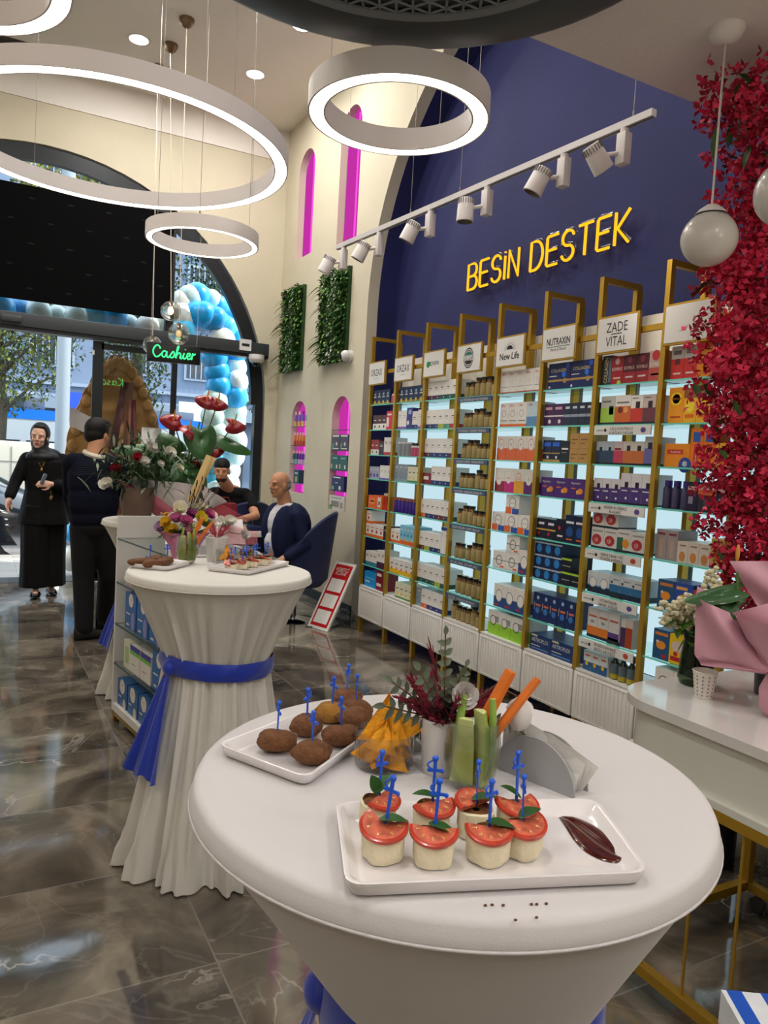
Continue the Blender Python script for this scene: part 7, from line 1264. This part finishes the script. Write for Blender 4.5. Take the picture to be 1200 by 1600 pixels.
b = MB(); b.ell((.0, 0, .98), (.20, .15, .2)); b.ell((.01, .02, .74), (.19, .16, .2)); caps(b, (-.21, -.08, 1.09), (.12, -.06, 1.09), .072, .072); caps(b, (-.24, -.1, 1.07), (-.31, -.26, .95), .068, .06); caps(b, (.15, -.08, 1.07), (.145, -.28, .97), .068, .06); remesh(b, 't_shirt', BK, t, .009)
b = MB(); b.ell((.02, .03, .56), (.19, .17, .12))
for x in (-.10, .12): caps(b, (x, .02, .54), (x*1.1, .08, .5), .1, .09); caps(b, (x, .08, .5), (x, .12, .10), .08, .065)
remesh(b, 'trousers', mat('black_trousers', '#08080b'), t, .009); b = MB(); shoe(b, (-.1, .12, 0), (-.3, -1, 0)); shoe(b, (.12, .12, 0), (-.2, -1, 0)); b.build('shoes', mat('black_leather', '#101010'), t, smooth=60)
t = thing('fabric_bag', 'dark red fabric bag on the desk before the young man', 'bag', (2.10, 7.22, .811)); b = MB(); b.box((0, 0, .11), (.26, .12, .22), bev=.03); b.build('bag_body', mat('maroon_fabric', '#6e1420', .8, var=.2, vscale=20), t)
b = MB(); b.tube([(-.06, -.02, .21), (-.04, -.02, .27), (.04, -.02, .27), (.06, -.02, .21)], .006, 6); b.build('handle', mat('maroon_fabric', '#6e1420'), t)
# ================================================================ STREET
t = thing('balloon_garland', 'garland of blue, sky blue and white balloons framing the shop window outside', 'balloons', (2.2, 9.5, 0)); BC = [mat('balloon_blue', '#14a2e4', .35, coat=.2), mat('balloon_sky', '#50c4ee', .35, coat=.2), mat('balloon_white', '#e2e2da', .35, coat=.4), mat('balloon_pearl', '#c4dcd8', .3, coat=.5)]
pts = [];
for k in range(15): pts += [(2.62+rnd.uniform(-.06, .06), .25+.19*k, 0), (2.86+rnd.uniform(-.05, .05), .34+.19*k, 1)]
for k in range(8): a = k/7; pts += [(2.82-.65*a, 3.0+.45*math.sin(PI*(.15+.6*a)), 1), (2.72-.58*a, 2.95+.25*math.sin(PI*(.2+.55*a)), 0)]
for k in range(22): pts += [(2.15-.2*k, 2.97+rnd.uniform(-.05, .08), k % 2)]
for i, (x, z, q) in enumerate(pts):
    r = rnd.uniform(.13, .18); b = MB(); ci = (0 if x > 2.0 and z > 2.5 else (2 if rnd.random() < .55 else 3)) if rnd.random() < .5 else rnd.choice((0, 1, 2, 3))
    if x < 2.1: ci = rnd.choice((0, 1, 2, 3, 3))
    b.ell((x-2.2, rnd.uniform(-.08, .08)+.12*q, z), (r, r, r*1.06), 20, 12, fn=lambda p: 1 if p.z > -.9 else 1); b.build('balloon', BC[ci], t)
for x, z, cl, r, l in ((1.0, .50, 0, .13, 'blue balloon on the pavement beside the doorway'), (.98, .20, 2, .15, 'white balloon resting on the pavement beside the doorway')):
    t = thing('balloon', l, 'balloon', (x, 9.45, z-.1+.0)); b = MB(); b.ell((0, 0, 0.08), (r, r, r*1.05), 20, 12); b.build('skin', BC[cl], t)
t = thing('celebration_wreath', 'tall brown scalloped paper wreath stand with maroon sashes outside the door', 'wreath', (1.46, 9.75, 0)); BRN = mat('brown_kraft_paper', '#a87c46', .85, var=.25, vscale=4, bump=.3, bscale=20)
b = MB(); n = 96; P = []
for k in range(n): a = 2*PI*k/n; q = 1+.035*abs(math.sin(13*a)); P.append((.56*q*math.cos(a)*(1-.32*max(0, math.sin(a))), 1.5+1.10*q*math.sin(a)))
b.add([(x, -.03, z) for x, z in P]+[(x, .03, z) for x, z in P], [tuple(range(n)), tuple(reversed(range(n, 2*n)))]+[(i, (i+1) % n, n+(i+1) % n, n+i) for i in range(n)])
for k in range(34): a = 2*PI*k/34; b.ell((.50*math.cos(a)*(1-.32*max(0, math.sin(a))), -.05, 1.5+1.03*math.sin(a)), (.06, .03, .075), 10, 6)
b.build('panel', BRN, t); b = MB(); sheet(b, (-.22, -.1, .7), (-.1, -.1, .7), (.1, -.1, 2.3), (.03, -.1, 2.3), 0, .01); sheet(b, (.02, -.1, .7), (.12, -.1, .7), (.17, -.1, 2.3), (.1, -.1, 2.3), 1, .01); sheet(b, (.2, -.1, .7), (.27, -.1, .7), (.2, -.1, 2.1), (.13, -.1, 2.1), 0, .01); b.build('sashes', [mat('maroon_sash', '#4a1a20', .5), mat('brown_sash', '#6a3c28', .6)], t)
b = MB(); b.box((-.42, -.08, 1.79), (.24, .01, .22)); b.v = [(x, y, z+(x+.42)*-.45) for x, y, z in b.v]; b.build('paper_note', pc('#d8d0cc'), t); b = MB(); b.box((.40, -.1, 1.66), (.24, .01, .22)); b.build('paper_note', pc('#d8d0cc'), t)
for x in (-.3, .3): b = MB(); b.cyl((x, .05, -.02), (x*.6, .05, 1.6), .015); b.build('stand_leg', TWG, t)
# street pole
b = MB(); b.cyl((1.85, 15.0, -.15), (1.85, 15.0, 8), .12, n=20); b.v = [(x-.55, y, z) for x, y, z in b.v]; tag(b.build('street_pole', mat('grey_pole', '#868e93', .5)), 'thick pale grey street pole standing behind the doorway', 'pole')
# bus
t = thing('bus', 'white bus with a bright blue roof stripe passing on the street', 'bus', (1.0, 22, -.15)); b = MB(); b.box((0, 1.2, 1.25), (10.5, 2.4, 2.1), 0, bev=.08); b.box((0, 1.2, 2.38), (10.5, 2.42, .26), 1); b.build('body', [pc('#aab4ba'), pc('#0f74d8')], t)
b = MB(); b.box((-.8, 1.2, 2.68), (2.6, 1.8, .34), bev=.05)
for k in range(6): b.box((-.8, .29, 2.56+.045*k), (1.6, .02, .015), 1)
b.build('roof_unit', [pc('#5c6670'), pc('#3a4048')], t); b = MB(); b.box((3.7, 1.2, 2.64), (1.6, 1.8, .26), bev=.05); b.build('roof_unit', pc('#6a747c'), t)
for x in (-4, -2.4, -.8, .75, 2.3, 3.9): b = MB(); b.box((x, -.005, 1.42), (1.4, .03, .55)); b.build('window', mat('bus_glass', '#2a323c', .1), t)
for x in (-3.6, 3.4): b = MB(); b.tube([(x, -.02, .42), (x, .25, .42)], .42, 22); b.build('wheel', mat('tyre_rubber', '#141414', .8), t)
t = thing('van', 'cream van side parked behind the woman in black', 'van', (.2, 17, -.15)); b = MB(); b.box((0, .9, .98), (4.9, 1.8, 1.35), bev=.1); b.box((0, -.006, 1.25), (4.7, .012, .012), 1)
for x in (-1.1, .35, 1.6): b.box((x, -.006, 1.0), (.012, .012, 1.1), 1)
b.build('body', [pc('#b9b4a4'), pc('#8a8476')], t)
for x in (-1.6, 1.6): b = MB(); b.tube([(x, -.02, .36), (x, .25, .36)], .36, 22); b.build('wheel', mat('tyre_rubber', '#141414'), t)
# car
t = thing('car', 'dark sedan parked at the kerb behind the woman in black', 'car', (-.95, 12.2, -.15)); CARP = mat('car_paint_black', '#14181e', .15, coat=1, spec=.6); sec = [(-2.25, .55, .6), (-2.1, .72, .62), (-1.2, .86, .8), (-.6, .92, 1.28), (.1, .92, 1.42), (.8, .92, 1.36), (1.5, .88, .98), (2.1, .84, .93), (2.25, .7, .7)]
b = MB(); N_ = 20
def cs(i, j):
    x, wd, h = sec[i]; a = PI*j/(N_-1); z0 = .25; base = .88 if h > .9 else h
    y = -wd/1.0*math.cos(a); zz = z0+(h-z0)*min(1, math.sin(a)**.45) if 0 < j < N_-1 else z0
    if zz > .9: y *= 1-.42*(zz-.9)/.55
    return (x, y, zz)
b.add([cs(i, j) for i in range(len(sec)) for j in range(N_)], [(i*N_+j, (i+1)*N_+j, (i+1)*N_+j+1, i*N_+j+1) for i in range(len(sec)-1) for j in range(N_-1)]+[tuple(range(N_-1, -1, -1)), tuple((len(sec)-1)*N_+j for j in range(N_))]); b.build('body', CARP, t, smooth=50)
b = MB(); b.add([(-.95, -.86, .93), (-.5, -.71, 1.27), (.25, -.68, 1.33), (.25, -.875, .93)], [(0, 1, 2, 3)]); b.add([(.3, -.875, .93), (.3, -.68, 1.33), (.8, -.70, 1.28), (1.25, -.86, .95)], [(0, 1, 2, 3)]); b.v = [(x, y-.035, z) for x, y, z in b.v]; b.build('side_windows', mat('car_glass', '#4a5a64', .05, spec=.8), t)
for x in (-1.4, 1.4):
    for y in (-.88, .70): b = MB(); b.tube([(x, y, .32), (x, y+.2, .32)], .32, 24); b.tube([(x, y-.005, .32), (x, y+.02, .32)], .2, 16, 1); b.build('wheel', [mat('tyre_rubber', '#141414'), CHR], t)
b = MB(); b.box((2.16, -.6, .72), (.1, .3, .16), bev=.03); b.build('tail_light', glow('tail_red', (.7, .06, .03), .8), t)
# building across the street
t = thing('apartment_building', 'pale blue-grey building with barred windows across the street', 'building', (3, 34, -.15)); b = MB(); b.box((0, 3, 8), (40, 6, 16)); 
for z in (3.6, 4.1, 7.2, 10.6, 14): b.box((0, -.1, z), (40, .25, .14), 1)
b.build('wall', [mat('facade_bluegrey', '#6f7e92', .85, var=.12, vscale=.6), pc('#8b97a6')], t)
for r_, z in enumerate((5.6, 8.9, 12.2)):
    for k in range(11):
        x = -16+3.1*k; b = MB(); b.box((x, -.05, z), (1.7, .12, 1.7)); b.box((x, -.12, z), (1.5, .04, 1.5), 1)
        for q in range(6): b.box((x-.6+.24*q, -.16, z), (.04, .03, 1.5), 0)
        b.build('window', [pc('#98a4b0'), mat('dark_pane', '#2c3640', .15)], t)
b = MB(); b.box((0, -.4, 3.3), (38, .8, .5)); b.build('shop_canopy', pc('#7f8c9a'), t)
for k in range(8): b = MB(); b.box((-15+4.2*k, -.05, 1.5), (3.4, .1, 2.8)); b.build('shopfront', mat('shop_dark', '#3a3c42', .3, var=.3, vscale=1), t)
for x, cl, s in ((-6.5, '#c4ccd2', 'TEKNİK'), (1.5, '#2a4fb8', 'PTT'), (6.0, '#d0d6da', 'MARKET')): b = MB(); b.box((x, -.85, 3.35), (3, .06, .8)); b.build('shop_sign', [pc(cl), pc('#22242a' if cl != '#2a4fb8' else '#d8d8d8')], t, smooth=0)
LV = [mat('tree_leaf_green', '#3f5a28', .7, var=.3), mat('tree_leaf_olive', '#6a7030', .7, var=.3), mat('tree_leaf_yellow', '#b0a030', .7, var=.2), mat('tree_leaf_dark', '#26361c', .7)]
def tree(x, y, h, R, n, label, pal, z0=1.8, ls=.3):
    t = thing('street_tree', label, 'tree', (x, y, -.15)); b = MB(); b.tube([(0, 0, 0), (.1, 0, h*.35), (0, .1, h*.7), (.1, 0, h*.95)], [.16, .13, .08, .03], 10)
    for k in range(22): z = rnd.uniform(z0, h*.9); a = rnd.uniform(0, 6.28); q = V((.05, 0, z)); e = q+V((math.cos(a)*R*.8, math.sin(a)*R*.8, rnd.uniform(.1, 1.2))); b.tube([q, (q+e)/2+V((0, 0, .2)), e], [.05, .03, .01], 6)
    b.build('trunk', mat('bark', '#4a4438', .9, var=.3), t); b = MB()
    for k in range(n):
        e = rdir(); q = V((e.x*R, e.y*R, (h+z0)/2+e.z*(h-z0)/2))*1.0; s = rnd.random()**.4; q = V((q.x*s, q.y*s, (h+z0)/2+(q.z-(h+z0)/2)*s)); leaf(b, q, rdir(), ls*rnd.uniform(.6, 1.2), ls*.6, rnd.choice(pal), n=2)
    b.build('crown', LV, t)
tree(.3, 19.5, 6.5, 1.9, 6500, 'olive green street tree above the bus in the doorway', (0, 1, 1, 3), 2.2, .12)
tree(3.3, 19.5, 8, 1.1, 4500, 'street tree beside the grey pole', (0, 1, 3), 2.2, .12)
tree(6.3, 18, 9, 2.3, 9000, 'dark leafy street tree behind the balloon corner', (3, 3, 0), 2.6, .13)
tree(-1.8, 15, 11.5, 2.8, 6000, 'tall street tree with yellowing leaves seen through the arch top', (2, 2, 1, 0), 6.5, .18)
tree(3.6, 28.5, 13, 3.0, 2200, 'farther tall tree with yellowing leaves seen above the banner', (2, 1, 1), 8, .3)
# light from the backlit shelf panels and niches comes from their own emission
